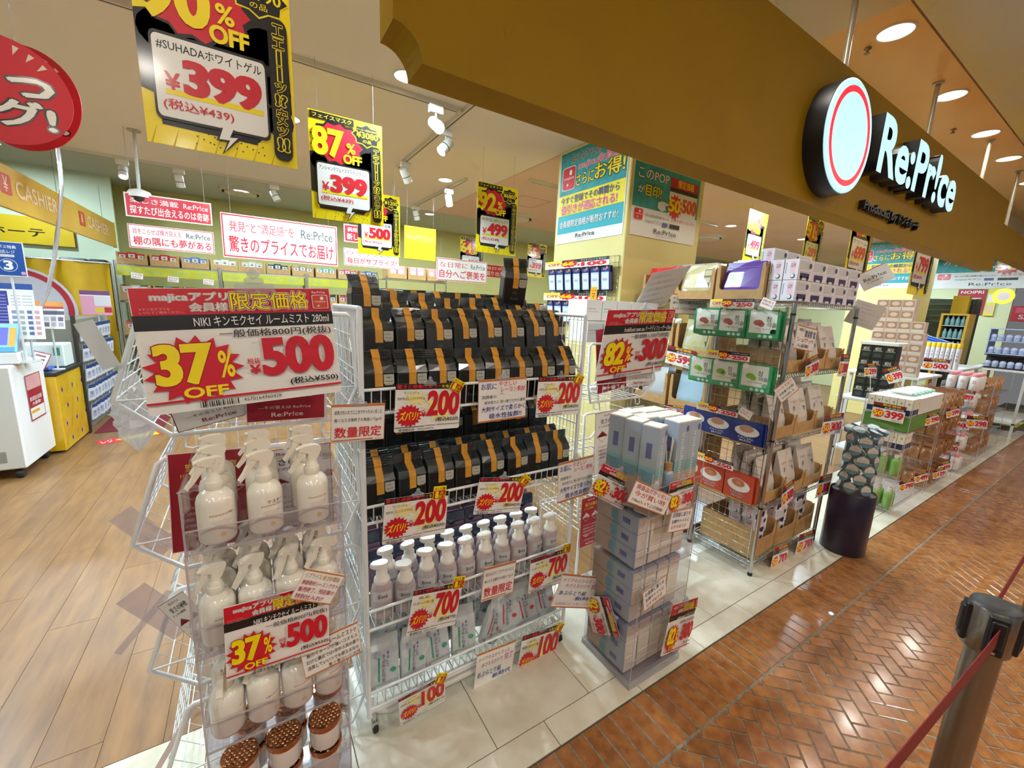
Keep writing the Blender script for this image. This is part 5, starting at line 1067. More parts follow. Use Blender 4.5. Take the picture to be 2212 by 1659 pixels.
for k, (nm, mt, d) in enumerate(kinds):
    first = None
    for i, yc in enumerate((1.243, 1.428, 1.59)):
        for j in range(4):
            lab = '%s, %s hook, %s from the front' % (nm, ('nearest', 'middle', 'far')[i], ordinal(j))
            if first is None: first = o = flatpack('sheet_mask_pack', lab, 'mask pack', 0.174, 0.165 if k < 2 else 0.15 if k == 2 else 0.18, mt, d, 'sheet mask packs on the grid')
            else: o = dup(first, lab)
            o.location = (CX0 - 0.105 + j * 0.015 + 0.004 * i, yc + 0.006 * (j % 2) - 0.004 * j, RZ[k] - 0.003 * j); o.rotation_euler = (0.04, 0, -PI / 2 + random.uniform(-0.06, 0.1))
    for i, yc in enumerate((1.243, 1.428, 1.59)):
        tag(MB().tube([(CX0 - 0.022, yc, RZ[k] - 0.012), (CX0 - 0.12, yc, RZ[k] - 0.012), (CX0 - 0.128, yc, RZ[k] - 0.004)], 0.002, CHROME, 6).obj('grid_hook'), 'thin chrome hook carrying the %s, %s of its row' % (nm + 's', ordinal(i)), 'hook', 'chrome hooks on the grid end')
    M = frame(V((CX0 - 0.14, 1.425 - 0.02 * (k % 2), RZ[k] + 0.032)), V((0, -1, 0.02)), V((0, 0, 1)))
    sign('price_strip', '250 yen price strip over the row of %ss' % nm, 'sign', 0.27, 0.05, d_strip(), M, '250 yen price strips', 0.001, key='strip')
for k, (px, py, s) in enumerate(((1658, 656, 'over the green packs with red fruit'), (1610, 893, 'over the navy packs'))):
    p = P(px, py, x=CX0 - 0.15); sign('hand_lettered_card', 'small tilted pink card ' + s, 'sign', 0.075, 0.055, d_hand((('お肌に潤いを', 0.1, 0.6, 0.9, 0.82, 'C04A6A'), ('毎日使える', 0.1, 0.3, 0.9, 0.5, 'C04A6A'))), frame(p, V((0, -1, -0.35)), V((0, 0, 1))), GH)
p = P(1691, 842, x=2.52); sign('hand_lettered_card', 'white card standing on its corner beside the chrome post', 'sign', 0.125, 0.105, d_hand((('シートマスク', 0.08, 0.68, 0.9, 0.86, 'B83A5A'), ('大容量でお得!', 0.08, 0.42, 0.9, 0.58, '4A4A6A'), ('ぜひお試しを', 0.1, 0.16, 0.8, 0.3, '4A4A6A'))), frame(V((2.545, 1.10, p.z)), V((0.62, -0.3, 0.62)), V((-0.6, 0.2, 0.65))), GH)
# ---- cartons on top of the chrome rack
LILAC = K('E9E4EA', 0.55)
def d_cart_x(m): m.rect(0.42, 0.3, 0.8, 0.92, K('F0C9D4', 0.5)); m.rect(0.1, 0.3, 0.16, 0.85, K('9A9AA4', 0.5)); m.txt('GUM', 0.46, 0.6, 0.76, 0.8, K('8A6A74', 0.5), 0); m.disc(0.66, 0.18, 0.17, 0.12, K('3A3A44', 0.5)); m.disc(0.62, 0.2, 0.13, 0.09, K('E9E4EA', 0.5))
def d_cart_y(m): m.rect(0.05, 0.5, 0.75, 0.93, K('CFCFCF', 0.5)); m.rect(0.15, 0.12, 0.8, 0.35, K('332A55', 0.5)); m.disc(0.25, 0.1, 0.09, 0.1, K('332A55', 0.5), 10, 0); m.disc(0.7, 0.1, 0.09, 0.1, K('332A55', 0.5), 10, 0); m.rect(0.1, 0.4, 0.9, 0.415, K('8A8A94', 0.5)); m.disc(0.8, 0.72, 0.1, 0.14, K('4A4A54', 0.5), 12)
c0 = None
def wcart(lab, x, y, z):
    global c0
    if c0 is None: c0 = o = carton_box('white_carton', lab, 'carton', 0, 0, 0, 0.166, 0.074, 0.113, LILAC, (('x', d_cart_x), ('y', d_cart_y)), 'small white printed cartons')
    else: o = dup(c0, lab)
    o.location = (x, y, z); o.rotation_euler = (0, 0, random.uniform(-0.02, 0.02))
for lv in range(2):
    for j in range(2):
        for i in range(5):
            wcart('small white carton on the rack top, layer %s, row %s, %s from the post' % (('one', 'two')[lv], ('one', 'two')[j], ordinal(i)), CX0 + 0.02 + i * 0.17, CY0 + 0.02 + j * 0.078, 1.703 + lv * 0.115)
for i in range(3): wcart('small white carton of the third layer behind the purple pouch, %s one' % ordinal(i), CX0 + 0.1 + i * 0.2, CY0 + 0.2 + 0.02 * i, 1.90 + 0.0 * i)
carton_box('long_white_carton', 'long plain white carton behind the small cartons on the rack top', 'carton', CX0 + 0.05, CY0 + 0.185, 1.703, CW - 0.1, 0.115, 0.196, LILAC)
# ---- cardboard trays on the rack top, looking to -x
FX = -PI / 2
PUR = K('5A1E9A', 0.25, coat=0.4); GLD = KN('gold_film', 'B9B07A', 'C9C08E', 14, 0.3, 0.3, coat=0.3)
def tr_x(lab, y_hi, W, z, H, D=0.3, x=CX0 - 0.01, cut=0.72): return tray(lab, x, y_hi, z, W, D, H, cut=cut, rz=FX)
tr_x('cardboard tray with purple pouches on the rack top', 1.62, 0.30, 1.705, 0.215)
tr_x('cardboard tray with gold pouches on the rack top', 1.925, 0.29, 1.705, 0.20)
tr_x('cardboard tray with red pouches on the rack top', 2.215, 0.27, 1.705, 0.18)
def d_purple(m): m.rect(0.12, 0.5, 0.32, 0.68, K('C8D4B0', 0.4)); m.txt('E EKPHIORE', 0.25, 0.42, 0.6, 0.48, K('B8A0D8', 0.4), 0); m.txt('GLUTATHIONE', 0.2, 0.3, 0.68, 0.36, K('B8A0D8', 0.4), 0); m.rect(0.0, 0.84, 1, 0.85, K('401070', 0.4))
def d_gold(m): m.rect(0.1, 0.08, 0.55, 0.55, K('C9CCC8', 0.3)); m.rect(0.68, 0.3, 0.92, 0.85, K('4A4430', 0.5)); m.rect(0.7, 0.45, 0.9, 0.6, K('B9B07A', 0.5)); m.rect(0.7, 0.66, 0.9, 0.82, K('B9B07A', 0.5))
def d_redp(m): m.rect(0.15, 0.15, 0.7, 0.5, PWHT); m.txt('MASK', 0.2, 0.3, 0.6, 0.4, K('3A3A3A', 0.5), 0)
RDP = K('D8202C', 0.25, coat=0.4)
for nm, mt, d, yc in (('purple', PUR, d_purple, 1.47), ('gold', GLD, d_gold, 1.78), ('red', RDP, d_redp, 2.08)):
    first = None
    for j in range(3):
        lab = '%s resealable pouch in its cardboard tray, %s from the front' % (nm, ordinal(j))
        if first is None: first = o = pouch('film_pouch', lab, 'pouch', 0.235, 0.225, 0.02, mt, d, 'resealable pouches in cardboard trays')
        else: o = dup(first, lab)
        o.location = (CX0 + 0.028 + j * 0.06, yc, 1.712 + j * 0.004 * (3 if nm == 'purple' else 1)); o.rotation_euler = (-0.12 + 0.05 * j, 0, FX)
for i in range(4):
    for lv in range(2):
        carton_box('pink_white_carton', 'pale pink carton behind the gold pouches, layer %s, %s from the column' % (('one', 'two')[lv], ordinal(i)), 'carton', CX0 + 0.36, 2.14 - i * 0.1 + lv * 0.02, 1.705 + 0.1 * lv + 0.08, 0.09, 0.095, 0.098, K('EFDCE2', 0.5), (('x', lambda m: (m.rect(0.1, 0.55, 0.9, 0.6, K('8A7A84', 0.5)), m.rect(0.1, 0.4, 0.7, 0.43, K('8A7A84', 0.5)), m.rect(0.1, 0.7, 0.6, 0.78, K('8A7A84', 0.5)))),), 'pale pink cartons on the rack top')
# ---- second chrome rack, behind, looking to -x: shelves of pouches
r2 = thing('chrome_shelf_rack', 'rear chrome rack between the grid end and the column', 'rack', (CX0 + 0.02, 1.60, 0))
for x in (0, 0.45):
    for y in (0, 0.64): MB().tube([(x, y, 0), (x, y, 1.70)], 0.0125, CHROME, 10).obj('post', r2)
for z in (0.1, 0.5, 0.92, 1.29, 1.70):
    mb = MB().tube([(0, 0, z), (0.45, 0, z), (0.45, 0.64, z), (0, 0.64, z)], 0.004, CHROME, 6, True).box(0.005, 0.005, z - 0.006, 0.445, 0.635, z - 0.002, K('8A8C8E', 0.35, 0.8)); mb.obj('shelf', r2)
SKY = K('A9C4D4', 0.3, coat=0.3); SIL = K('C9CCCF', 0.25, 0.3, coat=0.3)
for z, nm, mts in ((1.29, 'third', (GLD, GLD)), (0.92, 'second', (SKY, SIL)), (0.5, 'first', (SIL, SKY))):
    for k in range(2):
        tr_x('cardboard tray on the %s shelf of the rear chrome rack, %s' % (nm, ('nearer one', 'farther one')[k]), 1.905 + k * 0.315, 0.29, z + 0.004, 0.24, 0.28, CX0 + 0.03, 0.72)
        first = None
        for j in range(2):
            lab = 'tall %s pouch on the %s rear shelf, %s tray, %s' % ({GLD: 'gold', SKY: 'sky blue', SIL: 'silver'}[mts[k]], nm, ('nearer', 'farther')[k], ('front one', 'back one')[j])
            o = pouch('film_pouch', lab, 'pouch', 0.2, 0.27, 0.022, mts[k], d_gold if mts[k] is GLD else None, 'tall pouches on the rear rack'); o.location = (CX0 + 0.075 + j * 0.09, 1.76 + k * 0.315, z + 0.01); o.rotation_euler = (-0.08, 0, FX)
def tagsign(lab, q, price, x=None, y=None, pct='50', top='8A1A20', yaw=0.0, card=None, grp='price tags on the shelves', stem=0):
    M, w_, h_ = flat(*q, y=y, x=x, yaw=yaw); o = sign('price_tag', lab, 'sign', w_, h_, d_tag(price, pct, top), M, grp, 0.001)
    if stem: MB().tube([(0, 0.004, -h_ / 2 - stem), (0, 0.004, 0)], 0.0025, K('D9D9DC', 0.3), 6).obj('stem', o)
    return o
tagsign('599 yen price tag before the gold pouches', ((1440, 742), (1502, 762), (1497, 796), (1440, 786)), '599', x=2.592, yaw=0.0, pct='80')
tagsign('member price tag under the sky blue pouches', ((1437, 872), (1497, 882), (1494, 905), (1437, 897)), '599', x=2.592, yaw=0.0, pct='70')
M, w_, h_ = flat((1463, 634), (1516, 637), (1511, 681), (1458, 678), y=1.86); sign('hand_lettered_card', 'white and orange lettered card before the gold pouch tray', 'sign', w_, h_, d_hand((('大容量なのにコスパ◎', 0.06, 0.72, 0.94, 0.85, '303038'), ('使い切り使えちゃう', 0.06, 0.5, 0.94, 0.62, '303038'), ('ライナーマスク始めませんか?', 0.06, 0.2, 0.94, 0.34, 'D03040')), both=True), frame(M.translation, V((0.9, -0.4, 0)), V((0, 0, 1))), GH)
def d_back(m):
    for i in range(6): m.txt('うるおい肌はじめませんか', 0.06, 0.84 - i * 0.15, 0.55 + 0.4 * ((i * 7) % 3) / 2, 0.91 - i * 0.15, K(('B9B4B4', 'D0B4B4')[i % 2], 0.6), 0)
M, w_, h_ = quad((1380, 602), (1466, 584), (1462, 650), (1386, 668), y=1.72); sign('hand_lettered_card', 'large grey back of a lettered card above the 82 percent sign', 'sign', w_, h_, d_back, M, GH, 0.001, K('E9E6E2', 0.6))
# ---- pouches and trays on the front of the chrome rack (looking to -y)
BEAN = KN('cream_film', 'D2C6B8', 'DDD2C6', 9, 0.38, 0.2)
def d_bean(m): m.txt('NONFAT NACOLAR', 0.12, 0.66, 0.88, 0.71, K('B89A80', 0.5), 0); m.rect(0.2, 0.36, 0.85, 0.5, K('A9BEC6', 0.5)); m.txt('皇帝塩浴剤', 0.2, 0.47, 0.88, 0.58, K('28506E', 0.5), 0.02); m.disc(0.3, 0.2, 0.16, 0.07, K('E8C838', 0.5), 14)
bn = None
for lv, z in enumerate(CZ[1:4]):
    for k in range(3):
        tray('cardboard tray on shelf %s of the chrome rack, %s from the grid' % (('one', 'two', 'three')[lv], ordinal(k)), CX0 + 0.03 + k * 0.275, CY0 + 0.02, z + 0.004, 0.265, 0.33, 0.13, 'y', 0.45)
        for j in range(3):
            lab = 'cream bath salt pouch on shelf %s, tray %s, %s from the front' % (('one', 'two', 'three')[lv], ('one', 'two', 'three')[k], ordinal(j))
            if bn is None: bn = o = pouch('bath_salt_pouch', lab, 'pouch', 0.2, 0.27, 0.028, BEAN, d_bean, 'cream bath salt pouches')
            else: o = dup(bn, lab)
            o.location = (CX0 + 0.16 + k * 0.275, CY0 + 0.075 + j * 0.075, z + 0.012 + j * 0.02); o.rotation_euler = (-0.14 + 0.05 * j, 0, random.uniform(-0.08, 0.08))
for k in range(3):
    tray('cardboard tray on the lowest shelf of the chrome rack, %s from the grid end' % ordinal(k), CX0 + 0.03 + k * 0.275, CY0 + 0.02, CZ[0] + 0.004, 0.265, 0.36, 0.2, 'y', 0.4)
    for lv in range(3):
        for i in range(2): wcart('small white carton in lowest tray %s, layer %s, %s one' % (('one', 'two', 'three')[k], ('one', 'two', 'three')[lv], ('nearer', 'farther')[i]), CX0 + 0.06 + k * 0.275 + 0.02 * (lv % 2), CY0 + 0.06 + i * 0.09, CZ[0] + 0.012 + lv * 0.1145)
tagsign('300 yen tag on the third shelf, the nearer one', ((1742, 778), (1770, 762), (1768, 806), (1738, 820)), '300', y=1.12)
tagsign('300 yen tag on the third shelf, the farther one', ((1812, 768), (1832, 768), (1832, 810), (1814, 810)), '300', y=1.12)
tagsign('300 yen tag on the second shelf of the chrome rack', ((1776, 900), (1820, 894), (1819, 932), (1777, 940)), '300', y=1.12)
tagsign('300 yen tag on the first shelf, the nearer one', ((1690, 1054), (1712, 1036), (1716, 1076), (1688, 1098)), '300', y=1.12)
tagsign('300 yen tag on the first shelf, the farther one', ((1763, 1036), (1792, 1028), (1796, 1060), (1768, 1070)), '300', y=1.12)
tagsign('70 yen tag over the tiles, the nearer one', ((1668, 1188), (1700, 1176), (1702, 1216), (1668, 1232)), '70', y=1.115)
tagsign('70 yen tag over the tiles, the farther one', ((1721, 1160), (1756, 1148), (1757, 1182), (1723, 1196)), '70', y=1.115)
M, w_, h_ = flat((1720, 700), (1764, 712), (1757, 760), (1718, 752), y=1.10); sign('hand_lettered_card', 'lettered card clipped to the upper bath salt pouch', 'sign', w_, h_, d_hand((('10包入り', 0.1, 0.75, 0.4, 0.9, '4A3A3A'), ('微炭酸 塩', 0.4, 0.55, 0.95, 0.85, '2A3A6A'), ('シュワッ!!', 0.08, 0.32, 0.9, 0.5, 'C03A3A'), ('入浴剤', 0.1, 0.1, 0.7, 0.25, '4A4A4A'))), M, GH)
def d_rp(m): m.txt('Re:Pr!ce', 0.15, 0.42, 0.85, 0.62, PBLK, 0.004); m.txt('Produced by', 0.2, 0.26, 0.7, 0.34, PBLK, 0); m.rect(0, 0.95, 1, 1, ORG)
for k, (px, py, a, s) in enumerate(((1890, 598, 0.9, 'upper tilted white card standing out from the chrome rack end'), (1868, 680, -0.5, 'lower pink card standing out from the chrome rack end'))):
    p = P(px, py, x=3.50); sign('end_card', s, 'sign', 0.17, 0.12 + 0.04 * k, d_rp if k == 0 else d_back, frame(p, V((0.3, -0.75, 0.55 * a)), V((0, 0.5 * a, 0.9))), GH)
# ---- white cartons on the wire bins, mask packs on the column
for lv in range(2):
    for i in range(5):
        carton_box('plain_white_carton', 'plain white carton above the 82 percent sign, layer %s, %s along' % (('one', 'two')[lv], ordinal(i)), 'carton', 1.56 + i * 0.118 + 0.01 * lv, 1.70 + 0.03 * lv, 1.425 + lv * 0.118, 0.114, 0.16, 0.115, K('EDEFEE', 0.5), (('y', lambda m: (m.rect(0.1, 0.42, 0.8, 0.45, K('B9BFC2', 0.5)), m.rect(0.1, 0.55, 0.6, 0.6, K('B9BFC2', 0.5)))),), 'plain white cartons over the wire bins')
gm = thing('wall_grid', 'thin wire grid fixed to the side of the cream column', 'grid', (2.405, 2.33, 1.42))
MB().tube([(0, 0, 0), (0, 0.40, 0), (0, 0.40, 0.60), (0, 0, 0.60)], 0.003, CHROME, 6, True).obj('frame', gm); MB().tube([(0, 0.42, 0), (0, 0.80, 0), (0, 0.80, 0.60), (0, 0.42, 0.60)], 0.003, CHROME, 6, True).obj('frame', gm)
wm = MB()
for i in range(1, 16): wm.tube([(0, i * 0.05, 0), (0, i * 0.05, 0.6)], 0.0012, CHROME, 4)
for i in range(1, 12): wm.tube([(-0.001, 0, i * 0.05), (-0.001, 0.8, i * 0.05)], 0.0012, CHROME, 4)
tag(wm.obj('grid_wires', gm), kind='stuff')
def d_blue(m): m.rect(0.06, 0.04, 0.94, 0.74, K('C9D8E6', 0.35)); m.rect(0.1, 0.1, 0.9, 0.66, K('DCE6EE', 0.35)); m.txt('マスク', 0.3, 0.8, 0.7, 0.9, PWHT, 0.01); m.disc(0.75, 0.92, 0.12, 0.06, K('D8A8A0', 0.4)); m.txt('美容液', 0.25, 0.38, 0.75, 0.5, K('6A84A8', 0.5), 0)
f0 = None
for lv in range(2):
    for i in range(7):
        for j in range(2):
            lab = 'blue mask pack on the column grid, row %s, %s from the walkway, %s' % (('one', 'two')[lv], ordinal(i), ('outer', 'inner')[j])
            if f0 is None: f0 = o = flatpack('sheet_mask_pack', lab, 'mask pack', 0.095, 0.19, K('2A3478', 0.3, coat=0.3), d_blue, 'mask packs on the column grid')
            else: o = dup(f0, lab)
            o.location = (2.335 + j * 0.03, 2.40 + i * 0.112, 1.945 - lv * 0.27); o.rotation_euler = (0.12, 0, FX + random.uniform(-0.1, 0.1))
for lv in range(2):
    sign('price_strip', '100 yen price strip over the blue mask packs, row ' + ('one', 'two')[lv], 'sign', 0.80, 0.065, d_strip('100', '66'), frame(V((2.31, 2.74, 1.975 - lv * 0.27)), V((0, -1, 0)), V((0, 0, 1))), '100 yen price strips', key='s100')
def d_masu(m):
    m.rect(0, 0, 1, 1, K('E9A818', 0.45)); m.txt('1000名様', 0.15, 0.86, 0.85, 0.92, K('5A3A10', 0.5), 0); 
    for i, ch in enumerate('マスク'): m.txt(ch, 0.25, 0.62 - i * 0.26, 0.75, 0.80 - i * 0.26, K('7A2A10', 0.5), 0.02)
M, w_, h_ = flat((1296, 612), (1317, 613), (1316, 700), (1295, 700), x=2.29); sign('yellow_tag', 'narrow yellow upright tag before the column mask packs', 'sign', 0.075, 0.24, d_masu, frame(V((2.30, 2.47, 1.66)), V((0, -1, 0)), V((0, 0, 1))), None)
# ================================================================ dark drum with a net of cups
dr = thing('purple_drum', 'dark purple drum stand at the tile edge', 'drum', (3.50, 0.985, 0)); DRM = K('231A33', 0.35, coat=0.2)
MB().lathe([(0.128, 0), (0.13, 0.004), (0.13, 0.44), (0.127, 0.444)], DRM, 36, cap1=False).lathe([(0.127, 0.43), (0.02, 0.43)], K('120E1A', 0.5), 36, cap0=False).obj('drum', dr)
nb = thing('clear_bag', 'clear bag holding small foil lidded cups on the drum', 'bag', (3.50, 0.985, 0.43)); MB().lathe([(0.12, 0.0), (0.132, 0.03), (0.135, 0.2), (0.138, 0.38), (0.15, 0.44), (0.13, 0.5)], FILM, 26, cap0=False, cap1=False).obj('film', nb)
cup0 = None; k = 0
for lv in range(7):
    for i in range(6):
        a = i * PI / 3 + lv * 0.5; lab = 'small cup with teal and white lid in the clear bag, layer %s, place %s' % (ordinal(lv), ordinal(i))
        if cup0 is None:
            cup0 = o = thing('foil_cup', lab, 'cup', (0, 0, 0), 0, 'foil lidded cups in the clear bag')
            MB().lathe([(0.026, -0.03), (0.034, 0.0), (0.038, 0.002)], K('4E6E78', 0.3, coat=0.3), 18).obj('cup', o); MB().lathe([(0.038, 0.002), (0.0375, 0.0035)], K('5E8E9A', 0.3, coat=0.2), 18).obj('lid', o)
            pm = MB(Matrix.Translation((0, 0, 0.0037)) @ Matrix.Rotation(-PI / 2, 4, 'X')); pm.poly([(-0.034, -0.008), (0.034, -0.008), (0.03, 0.016), (0.0, 0.034), (-0.03, 0.016)], K('DAD2C4', 0.45)); pm.txt('バスソルト', -0.022, 0.0, 0.022, 0.01, K('6A3A3A', 0.5), 0); pm.obj('lid_print', o)
        else: o = dup(cup0, lab)
        rr = 0.088; o.location = (3.50 + rr * math.cos(a), 0.985 + rr * math.sin(a), 0.475 + lv * 0.068 + random.uniform(0, 0.01))
        n_ = V((math.cos(a) * 0.95, math.sin(a) * 0.95, random.uniform(0.0, 0.35))).normalized() if lv < 6 else V((random.uniform(-0.4, 0.4), -0.3, 1)).normalized()
        up = V((0, 0, 1)); x_ = up.cross(n_).normalized(); y_ = n_.cross(x_); o.rotation_euler = Matrix(((x_.x, y_.x, n_.x), (x_.y, y_.y, n_.y), (x_.z, y_.z, n_.z))).to_euler()
# ================================================================ belt posts on the walkway
def post(lab, x, y, belt_to):
    t = thing('belt_post', lab, 'post', (x, y, 0), 0, 'belt barrier posts'); dk = K('17171A', 0.45)
    MB().lathe([(0.16, 0), (0.165, 0.006), (0.15, 0.014), (0.05, 0.024), (0.034, 0.026)], STEEL, 40).obj('base', t)
    MB().lathe([(0.0325, 0.02), (0.0325, 0.835)], STEEL, 28).obj('pole', t); MB().lathe([(0.0415, 0.833), (0.043, 0.836), (0.043, 0.945), (0.0415, 0.947)], STEEL, 32).obj('head', t); MB().lathe([(0.043, 0.947), (0.041, 0.952), (0.02, 0.953)], K('2A2A2C', 0.5), 28).obj('cap', t)
    for i in range(4):
        a = belt_to[2] + i * PI / 2; b = MB(Matrix.Rotation(a, 4, 'Z')); b.bbox(0.036, -0.017, 0.842, 0.049, 0.017, 0.94, dk, 0.003); b.bbox(0.046, -0.013, 0.858, 0.053, 0.013, 0.93, dk, 0.003); s_ = b.obj('belt_slot', t); MB(Matrix.Rotation(a, 4, 'Z')).bbox(0.053, -0.003, 0.849, 0.0545, 0.003, 0.855, CHROME, 0.0006).obj('screw', s_)
    return t
BX, BY = 1.472, 0.106
c_ = P(1905, 1659, z=0.75) if False else None
post('brushed steel belt post with black head and red belt', BX, BY, (0, 0, math.radians(200)))
post('second brushed steel belt post at the picture edge', 3.57, 0.14, (0, 0, math.radians(181)))
def belt(lab, p, q):
    d = (q - p).normalized(); n_ = V((d.y, -d.x, 0)).normalized() * 0.0008; h = 0.024; mb = MB(); N_ = 10; vs = []
    for i in range(N_ + 1):
        f = i / N_; c = p + (q - p) * f - V((0, 0, 0.02 * math.sin(PI * f)))
        vs += [c + n_ + V((0, 0, h)), c + n_ - V((0, 0, h)), c - n_ - V((0, 0, h)), c - n_ + V((0, 0, h))]
    fs = [(4 * i + a, 4 * i + (a + 1) % 4, 4 * i + 4 + (a + 1) % 4, 4 * i + 4 + a) for i in range(N_) for a in range(4)]
    mb.add(vs, fs, KN('red_webbing', '6E0810', '7E0C16', 300, 0.6)); tag(mb.obj('barrier_belt'), lab, 'belt', 'red barrier belts')
u = V((math.cos(math.radians(200)), math.sin(math.radians(200)), 0)); a0 = V((BX, BY, 0.893)) + u * 0.054
e0 = P(1918, 1659, z=0.885)
belt('red barrier belt running off from the steel post head', a0, a0 + (V((e0.x, e0.y, 0.89)) - a0).normalized() * 1.3)
belt('red barrier belt between the two steel posts', V((BX + 0.054, BY + 0.01, 0.893)), V((3.57 - 0.054, 0.14, 0.893)))
# ================================================================ displays further along the shop front
def shelf_case(lab, x0, y0, x1, y1, zs, top, group='clear acrylic display shelves'):
    t = thing('acrylic_shelf', lab, 'display case', (x0, y0, 0), 0, group); W, D = x1 - x0, y1 - y0
    for z in zs: MB().box(0, 0, z, W, D, z + 0.004, ACR).box(-0.001, -0.001, z - 0.001, 0.002, D, z + 0.005, ACRE).obj('shelf_panel', t)
    for x in (0, W - 0.004):
        for y in (0, D - 0.004): MB().box(x, y, 0, x + 0.004, y + 0.004, top, ACRE).obj('corner_post', t)
    MB().box(0.004, D - 0.002, 0.01, W - 0.004, D, top, ACR).obj('back_panel', t); return t
shelf_case('acrylic shelf of small navy and white cartons', 4.5, 1.0, 5.38, 1.315, (0.03, 0.33, 0.555, 0.715, 0.845), 1.0)
def d_nav(m): m.rect(0.05, 0.05, 0.95, 0.38, K('1E2A50', 0.5)); m.disc(0.6, 0.72, 0.16, 0.06, K('8AA860', 0.5)); m.rect(0.2, 0.5, 0.5, 0.52, K('9A9A90', 0.5))
nv = None
for lv, z in enumerate((0.562, 0.852)):
    for j in range(6):
        for i in range(4):
            lab = 'slim navy and cream carton, %s shelf, %s from the walkway, row %s' % (('lower', 'upper')[lv], ordinal(j), ordinal(i))
            if nv is None: nv = o = carton_box('slim_carton', lab, 'carton', 0, 0, 0, 0.046, 0.046, 0.145, K('E6DECE', 0.5), (('x', d_nav), ('y', d_nav)), 'slim navy and cream cartons')
            else: o = dup(nv, lab)
            o.location = (4.508 + i * 0.048, 1.012 + j * 0.0485, z)
carton_box('green_tray', 'flat green box between the two rows of slim cartons', 'box', 4.51, 1.01, 0.722, 0.85, 0.295, 0.118, K('5A8A34', 0.5))
carton_box('white_box_row', 'long white box on the upper acrylic shelf', 'box', 4.71, 1.01, 0.852, 0.64, 0.29, 0.14, K('DAD6CA', 0.5))
gb = None
for lv in range(2):
    for j in range(4):
        for i in range(2):
            lab = 'green bottle on the low acrylic shelf, level %s, %s from the walkway, %s' % (('one', 'two')[lv], ordinal(j), ('front', 'back')[i])
            if gb is None:
                gb = o = thing('green_bottle', lab, 'bottle', (0, 0, 0), 0, 'green bottles on the low acrylic shelves'); MB().lathe([(0.026, 0), (0.028, 0.004), (0.028, 0.12), (0.022, 0.14), (0.012, 0.146)], K('7FB05A', 0.3, coat=0.3), 16).obj('body', o); MB().lathe([(0.013, 0.146), (0.014, 0.15), (0.014, 0.18)], K('E6E6E0', 0.4), 12).obj('cap', o)
            else: o = dup(gb, lab)
            o.location = (4.545 + i * 0.075, 1.045 + j * 0.075, 0.035 + lv * 0.302)
tagsign('399 yen tag before the slim navy cartons', ((1886, 866), (1957, 880), (1952, 916), (1883, 902)), '399', x=4.492)
tagsign('399 yen tag standing beside the upper white tubes', ((1910, 797), (1947, 790), (1950, 820), (1916, 832)), '399', x=5.15, pct='43', stem=0.1)
tagsign('tag ending in 99 beside the orange packet', ((1868, 787), (1896, 783), (1891, 815), (1866, 811)), '299', x=4.62, stem=0.13)
tagsign('500 yen tag before the yellow capped tubes', ((1995, 772), (2052, 778), (2049, 802), (1992, 797)), '500', x=6.52, pct='73', stem=0.14)
tagsign('899 yen tag before the pink capped bottles', ((2072, 840), (2106, 845), (2103, 870), (2070, 864)), '899', x=6.49)
# white tubes lying on the first display
wt = None
for i in range(12):
    lab = 'small white tube lying on the acrylic shelf top, %s from the slim cartons' % ordinal(i)
    if wt is None:
        wt = o = thing('white_tube', lab, 'tube', (0, 0, 0), 0, 'white tubes lying in a row'); MB().ring([[(0.016 * math.cos(2 * PI * k / 12), y, 0.016 + 0.016 * math.sin(2 * PI * k / 12) * s) for k in range(12)] for y, s in ((0, 1), (0.1, 0.9), (0.15, 0.15))], K('DFE6DE', 0.4)).obj('body', o); MB().ring([[(0.012 * math.cos(2 * PI * k / 10), y, 0.016 + 0.012 * math.sin(2 * PI * k / 10)) for k in range(10)] for y in (-0.03, 0)], K('9CC4B0', 0.4)).obj('cap', o)
    else: o = dup(wt, lab)
    o.location = (4.75 + i * 0.05, 1.08 + 0.03 * (i % 2), 0.997)
# second display: brown packs
shelf_case('acrylic shelf of brown packets with many small tags', 5.45, 1.0, 6.35, 1.3, (0.03, 0.3, 0.55, 0.78), 0.98)
bp = None
for lv, z in enumerate((0.035, 0.305, 0.555, 0.785)):
    for j in range(3):
        for i in range(5):
            lab = 'brown packet, second acrylic shelf, level %s, %s from the walkway, row %s' % (ordinal(lv), ordinal(j), ordinal(i))
            if bp is None: bp = o = pouch('brown_packet', lab, 'packet', 0.09, 0.17, 0.012, KN('brown_film', '8A5A34', 'B07A48', 20, 0.4, 0.2), lambda m: (m.rect(0.15, 0.3, 0.85, 0.6, K('D9C0A0', 0.5)), m.rect(0.2, 0.7, 0.8, 0.8, K('6A3A20', 0.5))), 'brown packets on the second acrylic shelf')
            else: o = dup(bp, lab)
            o.location = (5.5 + i * 0.17, 1.06 + j * 0.09, z + 0.003); o.rotation_euler = (-0.1, 0, FX + random.uniform(-0.2, 0.2))
for k, (px, py, pr) in enumerate(((1958, 1048, '790'), (1990, 1030, '499'), (2028, 1022, '129'), (2040, 1008, '399'), (2013, 905, '290'), (2058, 890, '299'))):
    p = P(px, py, y=0.985); sign('price_tag', 'small red %s yen tag on the brown packet shelves, %s one' % (pr, ordinal(k)), 'sign', 0.13, 0.1, d_tag(pr), frame(V((min(p.x, 6.3), 0.985, p.z)), V((0.75, -0.4, 0.25)), V((0, 0, 1))), 'price tags on the shelves', 0.001)
